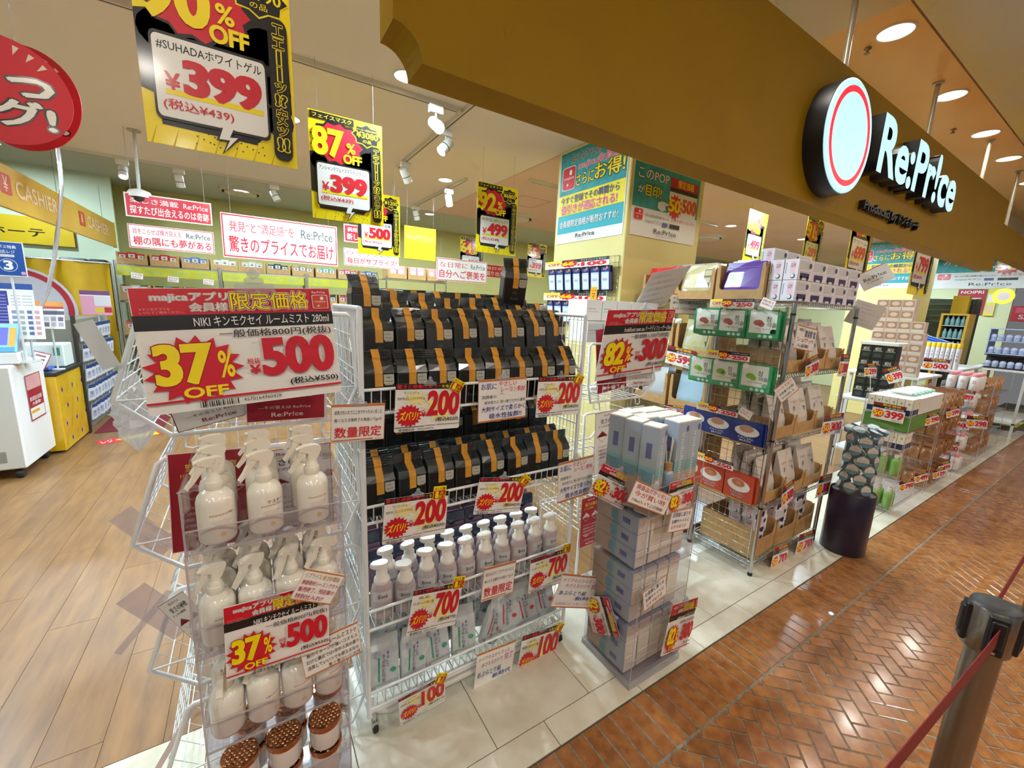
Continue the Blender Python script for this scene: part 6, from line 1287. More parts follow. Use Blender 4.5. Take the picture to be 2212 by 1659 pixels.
# third display: white bottles with pink caps
shelf_case('acrylic shelf of white bottles with pink caps', 6.5, 0.975, 7.25, 1.27, (0.03, 0.27, 0.51, 0.75, 0.93), 1.0)
wb = None
for lv, z in enumerate((0.035, 0.275, 0.515, 0.755, 0.935)):
    for j in range(3):
        for i in range(4 if lv == 4 else 2):
            lab = 'white bottle with pink cap, level %s, %s from the walkway, row %s' % (ordinal(lv), ordinal(j), ordinal(i))
            if wb is None:
                wb = o = thing('pink_cap_bottle', lab, 'bottle', (0, 0, 0), 0, 'white bottles with pink caps'); MB().lathe([(0.036, 0), (0.038, 0.004), (0.038, 0.13), (0.03, 0.14)], K('E6E2DE', 0.3, coat=0.2), 18).obj('body', o); MB().lathe([(0.03, 0.14), (0.031, 0.142), (0.031, 0.17), (0.028, 0.174)], K('E89AA0', 0.4), 16).obj('cap', o)
                pm = MB(); cyl_print(pm, 'CICA', 0.03, 0.07, 0.1, 0.038, K('D07080', 0.5), 0.01, -PI / 2); pm.obj('label_print', o)
            else: o = dup(wb, lab)
            o.location = (6.56 + i * 0.09, 1.03 + j * 0.088, z)
for k, (px, py, pr, lab) in enumerate(((2072, 915, '600', 'white card over the middle white bottles'), (2050, 965, '100', 'red 100 yen card on the white bottle shelf'), (2110, 912, '298', 'small card on the far side of the white bottles'))):
    p = P(px, py, x=6.47); sign('price_tag', lab, 'sign', 0.15, 0.13, d_tag(pr), frame(p, V((0.2, -1, 0.1)), V((0, 0, 1))), 'price tags on the shelves', 0.001)
# fourth display
shelf_case('farthest acrylic shelf of dark brown packets', 7.45, 1.0, 8.5, 1.3, (0.03, 0.3, 0.55, 0.8), 1.02)
for lv, z in enumerate((0.035, 0.305, 0.555, 0.805)):
    for i in range(6):
        o = dup(bp, 'dark packet on the farthest acrylic shelf, level %s, %s along' % (ordinal(lv), ordinal(i))); o.location = (7.52 + i * 0.16, 1.1, z + 0.003); o.rotation_euler = (-0.1, 0, FX + 0.2 * (i % 2)); o['group'] = 'dark packets on the farthest acrylic shelf'
# ---- interior tables between the columns
def table(lab, x0, y0, x1, y1, h):
    t = thing('display_table', lab, 'table', (x0, y0, 0), 0, 'white display tables'); W, D = x1 - x0, y1 - y0
    MB().bbox(0, 0, h - 0.03, W, D, h, K('DADAD6', 0.5), 0.004).obj('top', t)
    for x in (0.03, W - 0.06):
        for y in (0.03, D - 0.06): MB().box(x, y, 0, x + 0.03, y + 0.03, h - 0.03, K('C9C9C6', 0.5)).obj('leg', t)
    MB().box(0.03, 0.03, 0.2, W - 0.03, D - 0.03, 0.22, K('DADAD6', 0.5)).obj('lower_shelf', t)
table('white display table with black cartons', 5.45, 1.42, 6.3, 1.85, 0.80)
table('white display table with beige cartons', 6.5, 1.45, 7.4, 2.15, 0.99)
table('white display table with yellow capped tubes', 7.5, 1.36, 8.9, 2.2, 1.05)
def d_beige(m): m.rect(0.05, 0.3, 0.95, 0.95, K('A8846C', 0.5)); m.disc(0.5, 0.62, 0.3, 0.2, K('D8C4B0', 0.5)); m.rect(0.1, 0.08, 0.9, 0.2, K('D8C8BC', 0.5))
bg = None
for lv in range(7):
    for j in range(4):
        z = 0.993 + lv * 0.128
        if lv > 4 and j == 0: continue
        lab = 'beige printed carton in the tall stack, layer %s, column %s' % (ordinal(lv), ordinal(j))
        if bg is None: bg = o = carton_box('beige_carton', lab, 'carton', 0, 0, 0, 0.12, 0.118, 0.126, K('D9C9BA', 0.55), (('x', d_beige),), 'stacked beige cartons')
        else: o = dup(bg, lab)
        o.location = (6.55 + (0.06 if lv > 3 else 0), 1.50 + j * 0.121 + (0.03 if lv > 3 else 0), z)
def d_blk(m): m.rect(0.1, 0.55, 0.9, 0.6, K('9A9A8A', 0.5)); m.txt('MENS', 0.25, 0.62, 0.75, 0.85, K('C9C9BC', 0.5), 0.01); m.rect(0.2, 0.12, 0.8, 0.4, K('2E3A34', 0.5))
bk = None
for lv in range(4):
    for j in range(3):
        lab = 'black carton on the interior table, layer %s, column %s' % (ordinal(lv), ordinal(j))
        if bk is None: bk = o = carton_box('black_carton', lab, 'carton', 0, 0, 0, 0.14, 0.098, 0.14, K('17191A', 0.4), (('x', d_blk),), 'stacked black cartons')
        else: o = dup(bk, lab)
        o.location = (5.55, 1.45 + j * 0.1, 0.803 + lv * 0.142)
carton_box('white_lid_box', 'pale green and white lid over the black cartons', 'box', 5.54, 1.44, 1.372, 0.3, 0.32, 0.03, K('E4EEDC', 0.5))
yt = None
for i in range(8):
    for j in range(2):
        lab = 'white tube with yellow cap, %s from the walkway, %s row' % (ordinal(i), ('front', 'back')[j])
        if yt is None:
            yt = o = thing('yellow_cap_tube', lab, 'tube', (0, 0, 0), 0, 'white tubes with yellow caps'); MB().lathe([(0.021, 0), (0.022, 0.27)], K('E9E6EA', 0.4), 14).obj('body', o); MB().lathe([(0.023, 0.27), (0.023, 0.33), (0.021, 0.333)], K('E9C43A', 0.4), 14).obj('cap', o); pm = MB()
            for k, ch in enumerate('ふわ泡'): cyl_print(pm, ch, 0.02, 0.2 - k * 0.05, 0.24 - k * 0.05, 0.022, K('3A4A7A', 0.5), 0.01, -PI / 2)
            pm.obj('label_print', o)
        else: o = dup(yt, lab)
        o.location = (7.62 + j * 0.05, 1.40 + i * 0.0475, 1.053)
tb = None
for i in range(7):
    lab = 'blue folded plastic basket in the nested stack, %s from below' % ordinal(i)
    if tb is None:
        tb = o = thing('shopping_basket', lab, 'basket', (0, 0, 0), 0, 'nested blue shopping baskets'); W, D, H = 0.34, 0.5, 0.16; mt = K('2A62C4', 0.4)
        MB().ring([[(-W / 2 + 0.03, -D / 2 + 0.03, 0), (W / 2 - 0.03, -D / 2 + 0.03, 0), (W / 2 - 0.03, D / 2 - 0.03, 0), (-W / 2 + 0.03, D / 2 - 0.03, 0)], [(-W / 2, -D / 2, H), (W / 2, -D / 2, H), (W / 2, D / 2, H), (-W / 2, D / 2, H)]], mt, False, True, False).obj('tub', o); MB().tube([(-W / 2, -D / 2, H), (W / 2, -D / 2, H), (W / 2, D / 2, H), (-W / 2, D / 2, H)], 0.012, mt, 6, True).obj('rim', o)
    else: o = dup(tb, lab)
    o.location = (8.35 + 0.004 * i, 1.9, 1.055 + i * 0.035); o.rotation_euler = (0.3, 0.0, 0)
# items toward the end wall
fr = thing('framed_display', 'tall yellow framed display with teal bottles', 'display', (9.5, 1.72, 0)); MB().box(0, 0, 0, 0.4, 0.03, 1.8, K('C9A22A', 0.5)).box(0, 0.29, 0, 0.4, 0.32, 1.8, K('C9A22A', 0.5)).box(0, 0.03, 1.77, 0.4, 0.29, 1.8, K('C9A22A', 0.5)).box(0.36, 0.03, 0, 0.4, 0.29, 1.77, K('3A3A34', 0.5)).obj('frame', fr)
for z in (1.2, 1.4, 1.6): MB().box(0.02, 0.03, z, 0.36, 0.29, z + 0.01, K('BFD2D8', 0.4)).obj('shelf', fr)
tl = None
for lv, z in enumerate((1.21, 1.41, 1.61)):
    for i in range(4):
        lab = 'teal bottle in the yellow framed display, shelf %s, %s' % (ordinal(lv), ordinal(i))
        if tl is None: tl = o = tag(MB().lathe([(0.026, 0), (0.027, 0.004), (0.027, 0.1), (0.015, 0.12), (0.012, 0.15)], K('6FA0A4', 0.3, coat=0.3), 12).obj('teal_bottle'), lab, 'bottle', 'teal bottles in the framed display')
        else: o = dup(tl, lab)
        o.location = (9.56, 1.785 + i * 0.06, z)
for k, (y, z, w_, h, c, lab) in enumerate(((1.86, 1.62, 0.62, 0.46, '1E2422', 'black crate stack before the end wall'), (2.52, 1.66, 0.2, 0.4, '262A28', 'second black crate stack before the end wall'))):
    t = thing('black_crate', lab, 'crate', (10.5, y, z - 0.9), 0, 'black crates'); MB().bbox(0, 0, 0, 0.4, w_, h + 0.9, K(c, 0.5), 0.01).obj('body', t)
    for q in range(4): MB().box(-0.008, 0.02, 0.95 + q * 0.1, 0, w_ - 0.02, 0.97 + q * 0.1, K('3A403C', 0.5)).obj('rib', t)
carton_box('yellow_sack', 'tall yellow paper sack on the black crates', 'sack', 10.35, 1.92, 0.0, 0.14, 0.2, 2.12, K('CBA91E', 0.6))
def d_red(m): m.rect(0, 0, 1, 1, K('A81E30', 0.5)); m.txt('NOIPRI', 0.1, 0.82, 0.9, 0.94, PWHT, 0.02); [m.rect(0.15, 0.62 - i * 0.1, 0.85, 0.66 - i * 0.1, K('E0B8B8', 0.5)) for i in range(5)]
def d_yp(m): m.rect(0, 0, 1, 1, K('F0E040', 0.5)); m.rect(0.1, 0.5, 0.9, 0.8, PWHT); m.rect(0.1, 0.1, 0.9, 0.4, K('E8C8A8', 0.5))
put('wall_poster', 'dark red poster on the end wall under the teal banner', 'poster', xface(12.17, 2.05, 2.44, 1.85, 2.34), d_red, t=0.004)
put('wall_poster', 'narrow yellow poster beside the dark red poster', 'poster', xface(12.165, 1.90, 2.03, 1.83, 2.34), d_yp, t=0.004)
def disc_sign(name, lab, c, r, mt, ring=None):
    t = thing(name, lab, 'sign', c); MB().ring([[(x, r * math.cos(2 * PI * k / 36), r * math.sin(2 * PI * k / 36)) for k in range(36)] for x in (0, 0.006)], mt, False).obj('disc', t)
    if ring: MB().ring([[(x, r * 0.55 * math.cos(2 * PI * k / 28), r * 0.55 * math.sin(2 * PI * k / 28)) for k in range(28)] for x in (-0.004, -0.001)], ring, False).obj('centre', t)
    MB().lathe([(0.001, r), (0.001, STORE_Z - c[2])], K('AAAAAA', 0.5), 4, (0.003, 0, 0)).obj('thread', t); return t
disc_sign('round_hanging_sign', 'yellow round sign hung near the end wall', (11.0, 1.65, 2.145), 0.13, K('F2EC3A', 0.45), K('B9A8A8', 0.5))
carton_box('red_display_box', 'red and white display box near the picture edge', 'box', 10.3, 1.0, 1.72, 0.3, 0.42, 0.24, K('C03044', 0.5), (('x', lambda m: (m.rect(0.1, 0.55, 0.9, 0.9, K('D86878', 0.5)), m.txt('SALE', 0.2, 0.15, 0.8, 0.45, PWHT, 0.01))),))
carton_box('pink_display_box', 'pink box under the red display box', 'box', 9.7, 0.98, 1.60, 0.3, 0.18, 0.14, K('D87AB4', 0.5))
table('white display table near the end wall', 9.4, 0.96, 10.9, 1.62, 1.0)
bc_ = thing('blue_display_case', 'light blue display case with domed tubs at the picture edge', 'display case', (9.5, 0.99, 1.215)); MB().box(0, 0, 0, 0.5, 0.48, 0.012, K('A9C4E6', 0.4)).box(0, 0, 0.19, 0.5, 0.48, 0.2, K('A9C4E6', 0.4)).box(0, 0, 0.37, 0.5, 0.48, 0.385, K('A9C4E6', 0.4)).box(0, 0.47, 0, 0.5, 0.48, 0.38, K('A9C4E6', 0.4)).obj('case', bc_)
dk_ = thing('dark_display_case', 'dark display case with domed tubs under the light blue one', 'display case', (9.5, 0.99, 1.005)); MB().box(0, 0, 0, 0.5, 0.48, 0.012, K('2A2422', 0.4)).box(0, 0, 0.19, 0.5, 0.48, 0.2, K('2A2422', 0.4)).box(0.2, 0, 0.0, 0.5, 0.48, 0.19, K('3A2E2C', 0.4)).obj('case', dk_)
dm = None
for lv, z in enumerate((1.02, 1.23, 1.418)):
    for i in range(6):
        lab = 'small domed tub, level %s of the edge cases, %s from the walkway' % (ordinal(lv), ordinal(i))
        if dm is None: dm = o = tag(MB().lathe([(0.03, 0), (0.034, 0.004), (0.034, 0.05), (0.036, 0.052), (0.036, 0.07), (0.028, 0.09), (0.012, 0.098)], K('BFCBEA', 0.35), 16).obj('domed_tub'), lab, 'tub', 'domed tubs at the picture edge')
        else: o = dup(dm, lab)
        o.location = (9.55, 1.035 + i * 0.077, z)
tag(MB().box(10.6, 1.08, 0, 11.3, 1.5, 0.004, K('E2D83A', 0.5)).obj('floor_sticker'), 'yellow floor sticker near the end wall', 'sticker')
# ================================================================ rear shelves
def rear_rack(lab, x0, y0, W, D, zs, H):
    t = thing('chrome_shelf_rack', lab, 'rack', (x0, y0, 0), 0, 'rear chrome racks')
    for x in (0, W):
        for y in (0, D): MB().tube([(x, y, 0), (x, y, H)], 0.0125, CHROME, 8).obj('post', t)
    for z in zs: MB().box(0, 0, z - 0.03, W, 0.006, z, CHROME).box(0, 0.006, z - 0.008, W, D, z - 0.004, K('9A9C9E', 0.3, 0.8)).obj('shelf', t)
    return t
for k in range(3): rear_rack('rear chrome rack along the back wall, %s from the cashier' % ordinal(k), -1.55 + k * 1.21, 8.0, 1.19, 0.46, (0.15, 0.55, 0.95, 1.45, 1.95), 2.0)
STR = KN('yellow_green_strip', 'B9B82A', 'C9C63A', 8, 0.5)
for k in range(3):
    o = sign('shelf_banner', 'yellow-green printed strip under the rear top shelf, %s from the cashier' % ordinal(k), 'banner', 1.14, 0.13, lambda m: [m.txt('Re:Pr!ce', 0.04 + i * 0.25, 0.3, 0.18 + i * 0.25, 0.7, K('9CB48A', 0.5), 0.01, 1 if i == 0 else 0) or m.disc(0.22 + i * 0.25, 0.5, 0.02, 0.2, K('9A9CB0', 0.5), 12, 0) for i in range(4)], yface(7.99, -1.53 + k * 1.21, -0.39 + k * 1.21, 1.80, 1.93)[0], 'printed strips on the rear racks', 0.001, STR)
RC = ['C02A24', 'B82420', '5A7AB8', 'E4E0D8', 'C9C4BC', '2A3A4A', '9A8A7A', '6AA89A', 'C85A6A', '4A6A9A']
for lv, (z, H) in enumerate(((1.955, 0.17), (1.455, 0.22), (0.96, 0.2))):
    for i in range(10):
        x = -1.53 + i * 0.36 + 0.01 * (i // 3)
        tray('cardboard tray on the rear racks, %s shelf, %s from the cashier' % (('top', 'middle', 'low')[lv], ordinal(i)), x, 8.02, z, 0.33, 0.36, H, 'y', 0.5)
        c = RC[(i * 3 + lv * 4) % 10] if lv else RC[i]
        for j in range(3):
            carton_box('small_carton', 'small carton in the %s rear tray %s from the cashier, place %s' % (('top', 'middle', 'low')[lv], ordinal(i), ordinal(j)), 'carton', x + 0.015 + j * 0.1, 8.04, z + 0.006, 0.096, 0.2, H * (0.86 if j != 1 else 0.95), K(c, 0.5), (('y', lambda m: (m.rect(0.15, 0.55, 0.85, 0.85, K('DDD8D0', 0.5)), m.disc(0.5, 0.7, 0.2, 0.1, K('8A8078', 0.5), 10))),), 'small cartons on the rear racks')
for k in range(3):
    p = ((-1.32, 1.80), (-0.92, 1.78), (-0.5, 1.77))[k]; sign('price_tag', 'tiny white card under the rear top shelf, %s from the cashier' % ordinal(k), 'sign', 0.13, 0.09, d_hand((('おすすめ', 0.1, 0.5, 0.9, 0.8, 'C06A7A'), ('商品です', 0.1, 0.15, 0.8, 0.4, 'C06A7A'))), frame(V((p[0], 7.96, p[1])), V((1, 0, -0.1)), V((0, 0, 1))), GH)
# pink carton trays nearer the column
rear_rack('chrome rack of pink cartons between banners', 1.66, 6.0, 0.9, 0.45, (0.5, 1.1, 1.6, 1.92), 1.95)
for i in range(3):
    x = 1.69 + i * 0.29; tray('cardboard tray of pink cartons, %s from the message boards' % ordinal(i), x, 6.02, 1.925, 0.27, 0.3, 0.17, 'y', 0.6)
    for j in range(2): carton_box('pink_carton', 'pink carton in tray %s between the banners, %s one' % (ordinal(i), ordinal(j)), 'carton', x + 0.02 + j * 0.12, 6.04, 1.932, 0.11, 0.2, 0.17, K('E2A8A8', 0.5), (('y', lambda m: m.disc(0.5, 0.5, 0.3, 0.2, K('F0DCD4', 0.5), 12)),), 'pink cartons between the banners')
# ================================================================ cashier corner
KW = K('E9E7E6', 0.4); KF = K('C9C6BE', 0.45)
ks = thing('white_cabinet', 'white rolling cabinet beside the cashier counter', 'cabinet', (-2.75, 4.9, 0)); MB().bbox(0, 0, 0.09, 1.095, 0.62, 0.955, KW, 0.012).obj('body', ks); MB().bbox(0.01, -0.004, 0.1, 1.085, 0.0, 0.94, KF, 0.002).obj('front_panel', ks); MB().box(0.90, -0.007, 0.16, 0.99, -0.004, 0.25, K('8A8880', 0.5)).obj('vent', ks)
for x in (0.08, 1.03):
    for y in (0.06, 0.56):
        cs = MB().bbox(x - 0.02, y - 0.02, 0.06, x + 0.02, y + 0.02, 0.09, K('2A2A2C', 0.4), 0.004).obj('caster', ks); w_ = MB(); w_.ring([[(x + dx, y + r * math.cos(2 * PI * k / 14), 0.042 + r * math.sin(2 * PI * k / 14)) for k in range(14)] for dx, r in ((-0.025, 0.034), (-0.018, 0.042), (0.018, 0.042), (0.025, 0.034))], K('222326', 0.5)); w_.obj('wheel', cs)
def d_recruit(m): m.rect(0, 0, 1, 1, K('A01E34', 0.4)); m.rect(0.04, 0.68, 0.96, 0.98, K('D8A0A0', 0.4)); m.txt('新規会員様', 0.1, 0.42, 0.9, 0.52, PWHT, 0.01); m.txt('大募集!', 0.2, 0.32, 0.8, 0.4, PWHT, 0.02); m.rect(0.04, 0.03, 0.96, 0.28, PWHT); m.rect(0.08, 0.16, 0.6, 0.22, K('E0A030', 0.5))
M, w_, h_ = flat((50, 812), (86, 800), (98, 895), (67, 912), x=-1.651); put('cabinet_poster', 'red poster taped on the side of the white cabinet', 'poster', (frame(V((-1.6505, 5.25, 0.64)), V((0, 1, 0)), V((0, 0, 1))), 0.3, 0.4), d_recruit, t=0.001)
YW = KN('yellow_wrap', 'D9A916', 'E4B822', 5, 0.25, coat=0.4)
ct = thing('cashier_counter', 'counter wrapped in yellow printed film with black top', 'counter', (-2.7, 5.56, 0)); MB().bbox(0, 0, 0.02, 1.10, 0.72, 0.76, YW, 0.006).obj('body', ct); MB().bbox(-0.01, -0.01, 0.76, 1.115, 0.73, 0.80, K('2A2A30', 0.3), 0.006).obj('top', ct)
pm = MB(Matrix.Translation((1.1005, 0, 0)) @ Matrix.Rotation(PI / 2, 4, 'Z'))
for i in range(5):
    for j in range(4):
        x, z = 0.06 + i * 0.14 + 0.05 * (j % 2), 0.1 + j * 0.17
        if (i + j) % 2: pm.disc(x, z, 0.024, 0.034, K('D8A0B0', 0.4), 14, 0); pm.disc(x, z, 0.015, 0.022, K('7A6AA8', 0.4), 12, 0)
        else: pm.poly([(x - 0.03, z - 0.06), (x - 0.026, z - 0.06), (x + 0.03, z + 0.06), (x + 0.026, z + 0.06)], K('6A5210', 0.5), 0)
pm.v = [(x, y, z) for x, y, z in pm.v]; pm.obj('wrap_print', ct); MB().box(1.102, 0.68, 0.0, 1.112, 0.73, 0.78, K('2A2420', 0.5)).obj('end_trim', ct)
carton_box('printer', 'white receipt printer box on the cashier counter', 'printer', -1.95, 5.9, 0.803, 0.34, 0.25, 0.23, K('DDE6E4', 0.4), (('y', lambda m: (m.txt('KLEENFLEX', 0.35, 0.6, 0.62, 0.68, K('6A7A7A', 0.5), 0), m.rect(0.78, 0.5, 0.92, 0.85, K('3A8A78', 0.5)))),), b=0.01)
t = thing('coin_tray', 'clear and blue coin tray on the counter edge', 'tray', (-1.88, 5.66, 0.802)); MB().bbox(0, 0, 0, 0.22, 0.14, 0.03, K('4A66C8', 0.4), 0.006).obj('tray', t); MB().bbox(0.01, 0.0, 0.03, 0.2, 0.14, 0.09, ACRE, 0.004).obj('cover', t)
t = thing('card_reader_sign', 'small tilted card with red border on the counter', 'sign', (-1.75, 5.62, 0.805)); sg = MB(Matrix.Translation((0, 0, 0.0)) @ Matrix.Rotation(-0.25, 4, 'X') @ Matrix.Rotation(0.35, 4, 'Y')); sg.box(-0.06, 0, 0, 0.06, 0.002, 0.19, K('A03040', 0.5)); sg.X = sg.X @ Matrix.Translation((-0.054, 0, 0.008)) @ Matrix.Diagonal((0.108, 1, 0.174, 1)); sg.rect(0, 0, 1, 1, PWHT); [sg.rect(0.15, 0.2 + i * 0.2, 0.8, 0.3 + i * 0.2, K(('5A4A50', 'B06A6A')[i % 2], 0.5)) for i in range(4)]; sg.obj('card', t)
# price list, tent card, poster
def d_list(m):
    m.rect(0, 0.86, 1, 1, K('2A4A8A', 0.4)); m.rect(0, 0, 1, 0.85, K('E4E0E2', 0.4)); m.rect(0.0, 0.0, 0.35, 0.82, K('3A3A86', 0.4))
    for i in range(9): m.rect(0.05, 0.1 + i * 0.075, 0.3, 0.125 + i * 0.075, K('8A8AB8', 0.5), 1 if i == 0 else 0); m.rect(0.42, 0.1 + i * 0.075, 0.65, 0.115 + i * 0.075, K('B89AA0', 0.5), 0); m.rect(0.7, 0.1 + i * 0.075, 0.95, 0.115 + i * 0.075, K('A8A0B0', 0.5), 0)
    m.rect(0.3, 0.01, 0.7, 0.07, K('3A8A5A', 0.5))
def d_tent(m): m.rect(0, 0.82, 1, 1, K('D88A3A', 0.4)); m.rect(0, 0.74, 1, 0.82, K('B83A2A', 0.4)); m.rect(0, 0.52, 1, 0.66, K('5A5470', 0.4)); [m.rect(0.06 + (i % 4) * 0.24, 0.08 + (i // 4) * 0.2, 0.24 + (i % 4) * 0.24, 0.24 + (i // 4) * 0.2, K(('A8A0B0', '6A5A74', 'C0B8C0')[i % 3], 0.5), 0) for i in range(8)]
def stand(name, lab, c, W, H, d, tilt=-0.15, leg=None):
    t = thing(name, lab, 'sign', c); mb = MB(Matrix.Rotation(tilt, 4, 'X')); mb.box(-W / 2, 0, 0, W / 2, 0.004, H, PWHT); mb.obj('panel', t); pm = MB(Matrix.Rotation(tilt, 4, 'X') @ Matrix.Translation((-W / 2, 0, 0)) @ Matrix.Diagonal((W, 1, H, 1))); d(pm); pm.obj('print', t)
    if leg: MB().tube([(0, 0.03, -leg), (0, 0.03, 0.1)], 0.008, K('C9CCD0', 0.3), 8).lathe([(0.05, -leg), (0.05, -leg + 0.01)], K('C9CCD0', 0.3), 14, (0, 0.03, 0)).obj('stand', t)
    else: MB().prism([(0, 0), (0.09, 0), (-math.sin(tilt) * H, H * math.cos(tilt))], -W / 2, -W / 2 + 0.003, K('D0CCCC', 0.5), 'x').obj('side', t)
    return t
stand('price_list_board', 'blue and white price list board over the counter', (-1.80, 5.62, 1.24), 0.25, 0.37, d_list, -0.05, 0.44)
stand('tent_card', 'large tent card with orange header over the counter', (-1.62, 5.70, 1.20), 0.2, 0.26, d_tent, -0.2, 0.40)
def d_pinkp(m): m.rect(0, 0.82, 1, 1, K('7A4A7A', 0.5)); m.rect(0, 0, 1, 0.78, K('E4A0BC', 0.5)); m.rect(0.45, 0.38, 1, 0.78, K('E0DCE0', 0.5)); m.rect(0.45, 0.1, 0.75, 0.3, K('E0C838', 0.5)); m.rect(0.75, 0.1, 1, 0.32, K('B82A34', 0.5))
stand('pink_poster_stand', 'pink poster board before the yellow curtain', (-1.58, 7.05, 1.28), 0.27, 0.29, d_pinkp, 0.0, 1.28)
def d_sign3(m): m.rect(0.03, 0.02, 0.97, 0.98, K('1E4E9E', 0.35)); m.txt('エポス特典', 0.2, 0.8, 0.8, 0.9, PWHT, 0.02); m.txt('対応レジ', 0.27, 0.66, 0.75, 0.76, PWHT, 0.02); m.rect(0.3, 0.56, 0.72, 0.63, PWHT); m.txt('EPOS CARD', 0.33, 0.575, 0.69, 0.615, K('1E4E9E', 0.5), 0); m.disc(0.52, 0.32, 0.25, 0.19, PWHT, 30); m.disc(0.52, 0.32, 0.235, 0.178, K('1E4E9E', 0.35), 30); m.txt('3', 0.39, 0.18, 0.65, 0.46, PWHT, 0.05); m.disc(0.12, 0.9, 0.07, 0.05, K('D8A0B0', 0.5)); m.disc(0.9, 0.1, 0.07, 0.05, K('C9A0C0', 0.5))
t = stand('register_sign', 'blue register sign with white number three on a pole', (-1.60, 5.0, 1.665), 0.2, 0.265, d_sign3, 0.0, 0.70)
stand('payment_board', 'white board of payment marks above the cabinet', (-1.60, 5.15, 1.15), 0.2, 0.28, lambda m: [m.rect(0.1 + (i % 4) * 0.22, 0.12 + (i // 4) * 0.16, 0.24 + (i % 4) * 0.22, 0.22 + (i // 4) * 0.16, K(('8A8AB0', 'C89AA0', '5A6A9A', '9AA8A0')[(i * 7) % 4], 0.5), 1 if i == 0 else 0) for i in range(20)], -0.1, 0.195)
t = thing('pay_terminal', 'blue and orange payment terminal on the white cabinet', 'terminal', (-1.72, 4.98, 0.957)); MB().bbox(-0.14, 0, 0, 0.1, 0.16, 0.10, KW, 0.01).obj('base', t); pm = MB(Matrix.Translation((0, 0, 0.1)) @ Matrix.Rotation(-0.5, 4, 'X')); pm.bbox(-0.13, 0, 0, 0.09, 0.03, 0.26, K('7FB8E0', 0.4), 0.006); pm.X = pm.X @ Matrix.Translation((-0.13, -0.001, 0)) @ Matrix.Diagonal((0.22, 1, 0.26, 1)); pm.rect(0.05, 0.25, 0.75, 0.85, K('5A5AB8', 0.4)); pm.rect(0.78, 0.2, 0.95, 0.85, K('E89A30', 0.4)); pm.rect(0.05, 0.03, 0.95, 0.18, K('3A8AC8', 0.4)); pm.obj('screen', t)
# ribbed conduit hanging from the ceiling to the cabinet
pts = [P(*q, y=5.2) for q in ((128, 345), (133, 400), (128, 470), (117, 560), (104, 625), (78, 690), (48, 740), (34, 775))]
top_ = V((pts[0].x, 5.2, STORE_Z)); fine = []
ctl = [top_] + pts + [V((-1.85, 5.2, 0.96))]
for i in range(len(ctl) - 1):
    for k in range(8): fine.append(ctl[i].lerp(ctl[i + 1], k / 8))
tag(MB().tube(fine, [0.016 if i % 2 else 0.0135 for i in range(len(fine))], K('D2CFD6', 0.25, 0.5), 10).obj('cable_conduit'), 'ribbed silver cable conduit from the ceiling to the cashier', 'conduit')
# cashier sign, band and curtain
CSG = KN('amber_acrylic', 'E3A83A', 'EBB44A', 2, 0.3, coat=0.5)
cs = thing('cashier_sign', 'long amber cashier sign hung over the counter', 'sign', (-1.6, 4.4, 2.205)); MB().bbox(-0.03, 0, 0, 0, 4.1, 0.345, CSG, 0.004).obj('panel', cs); MB().box(-0.035, 4.08, -0.005, 0.005, 4.12, 0.35, K('E2C21E', 0.5)).obj('end_cap', cs)
for y in (0.6, 2.0, 3.6): MB().tube([(-0.015, y, 0.345), (-0.015, y, 0.745)], 0.002, K('5A5A5A', 0.4), 5).obj('hanger_wire', cs)
pm = MB(Matrix.Translation((0.001, 0, 0)) @ Matrix.Rotation(PI / 2, 4, 'Z')); PKL = K('F2C7A0', 0.4)
for y0 in (0.7, 2.55): pm.poly(rrect(y0, 0.11, y0 + 0.2, 0.27, 0.02), K('C8402A', 0.4)); pm.txt('¥', y0 + 0.06, 0.13, y0 + 0.14, 0.25, PKL, 0.01); pm.txt('CASHIER', y0 + 0.28, 0.12, y0 + 1.2, 0.26, PKL, 0.015)
pm.obj('print', cs)
put('wall_band_sign', 'yellow wall band with black characters behind the cashier', 'sign', yface(8.55, -4.4, -2.05, 2.16, 2.52), lambda m: (m.rect(0, 0, 1, 1, K('E2BE12', 0.5)), m.txt('ドン・キホーテ', 0.35, 0.28, 0.88, 0.58, PBLK, 0.03)), t=0.03, board=K('E2BE12', 0.5))
struct('wall_cashier', MB().box(-5.2, 8.6, 0, -1.6, 8.65, 3.2, K('DCE8CC', 0.6)), 'pale green wall behind the cashier')
cu = MB(); CUR = KN('yellow_curtain', 'CFA312', 'D9AE1A', 4, 0.6); n = 60; top = []; bot = []
for i in range(n + 1):
    x = -4.6 + 3.05 * i / n; d_ = 0.03 * math.sin(i * 1.3) + 0.02 * math.sin(i * 0.37) + (0.05 * math.sin(i * 0.8) if i > 48 else 0); top.append((x, 7.72 + d_ * 0.4, 1.93)); bot.append((x, 7.72 + d_ * 1.5, 0.55))
cu.add(top + bot, [(i, i + 1, n + 2 + i, n + 1 + i) for i in range(n)], CUR, True); ro = MB().tube([(-4.6, 7.72, 1.935), (-1.53, 7.72, 1.935)], 0.012, CHROME, 8)
ct_ = thing('yellow_curtain', 'yellow curtain behind the cashier counter', 'curtain', (0, 0, 0)); cu.obj('cloth', ct_); ro.obj('rail', ct_)
for x in (-4.5, -1.54): MB().tube([(x, 7.74, 0), (x, 7.74, 1.93)], 0.012, CHROME, 8).obj('stand', ct_)
rg = MB(); n = 48; rg.add([(-2.42 + r * math.cos(2 * PI * k / n), 7.63, 1.30 + r * math.sin(2 * PI * k / n)) for r in (0.5, 0.44) for k in range(n)], [(k, (k + 1) % n, n + (k + 1) % n, n + k) for k in range(n)], K('C02A3A', 0.5)); rg.add([(-2.42 + r * math.cos(2 * PI * k / n), 7.632, 1.30 + r * math.sin(2 * PI * k / n)) for r in (0.53,) for k in range(n)], [tuple(range(n))], K('DAD6E0', 0.5)); rg.obj('ring_print', ct_)
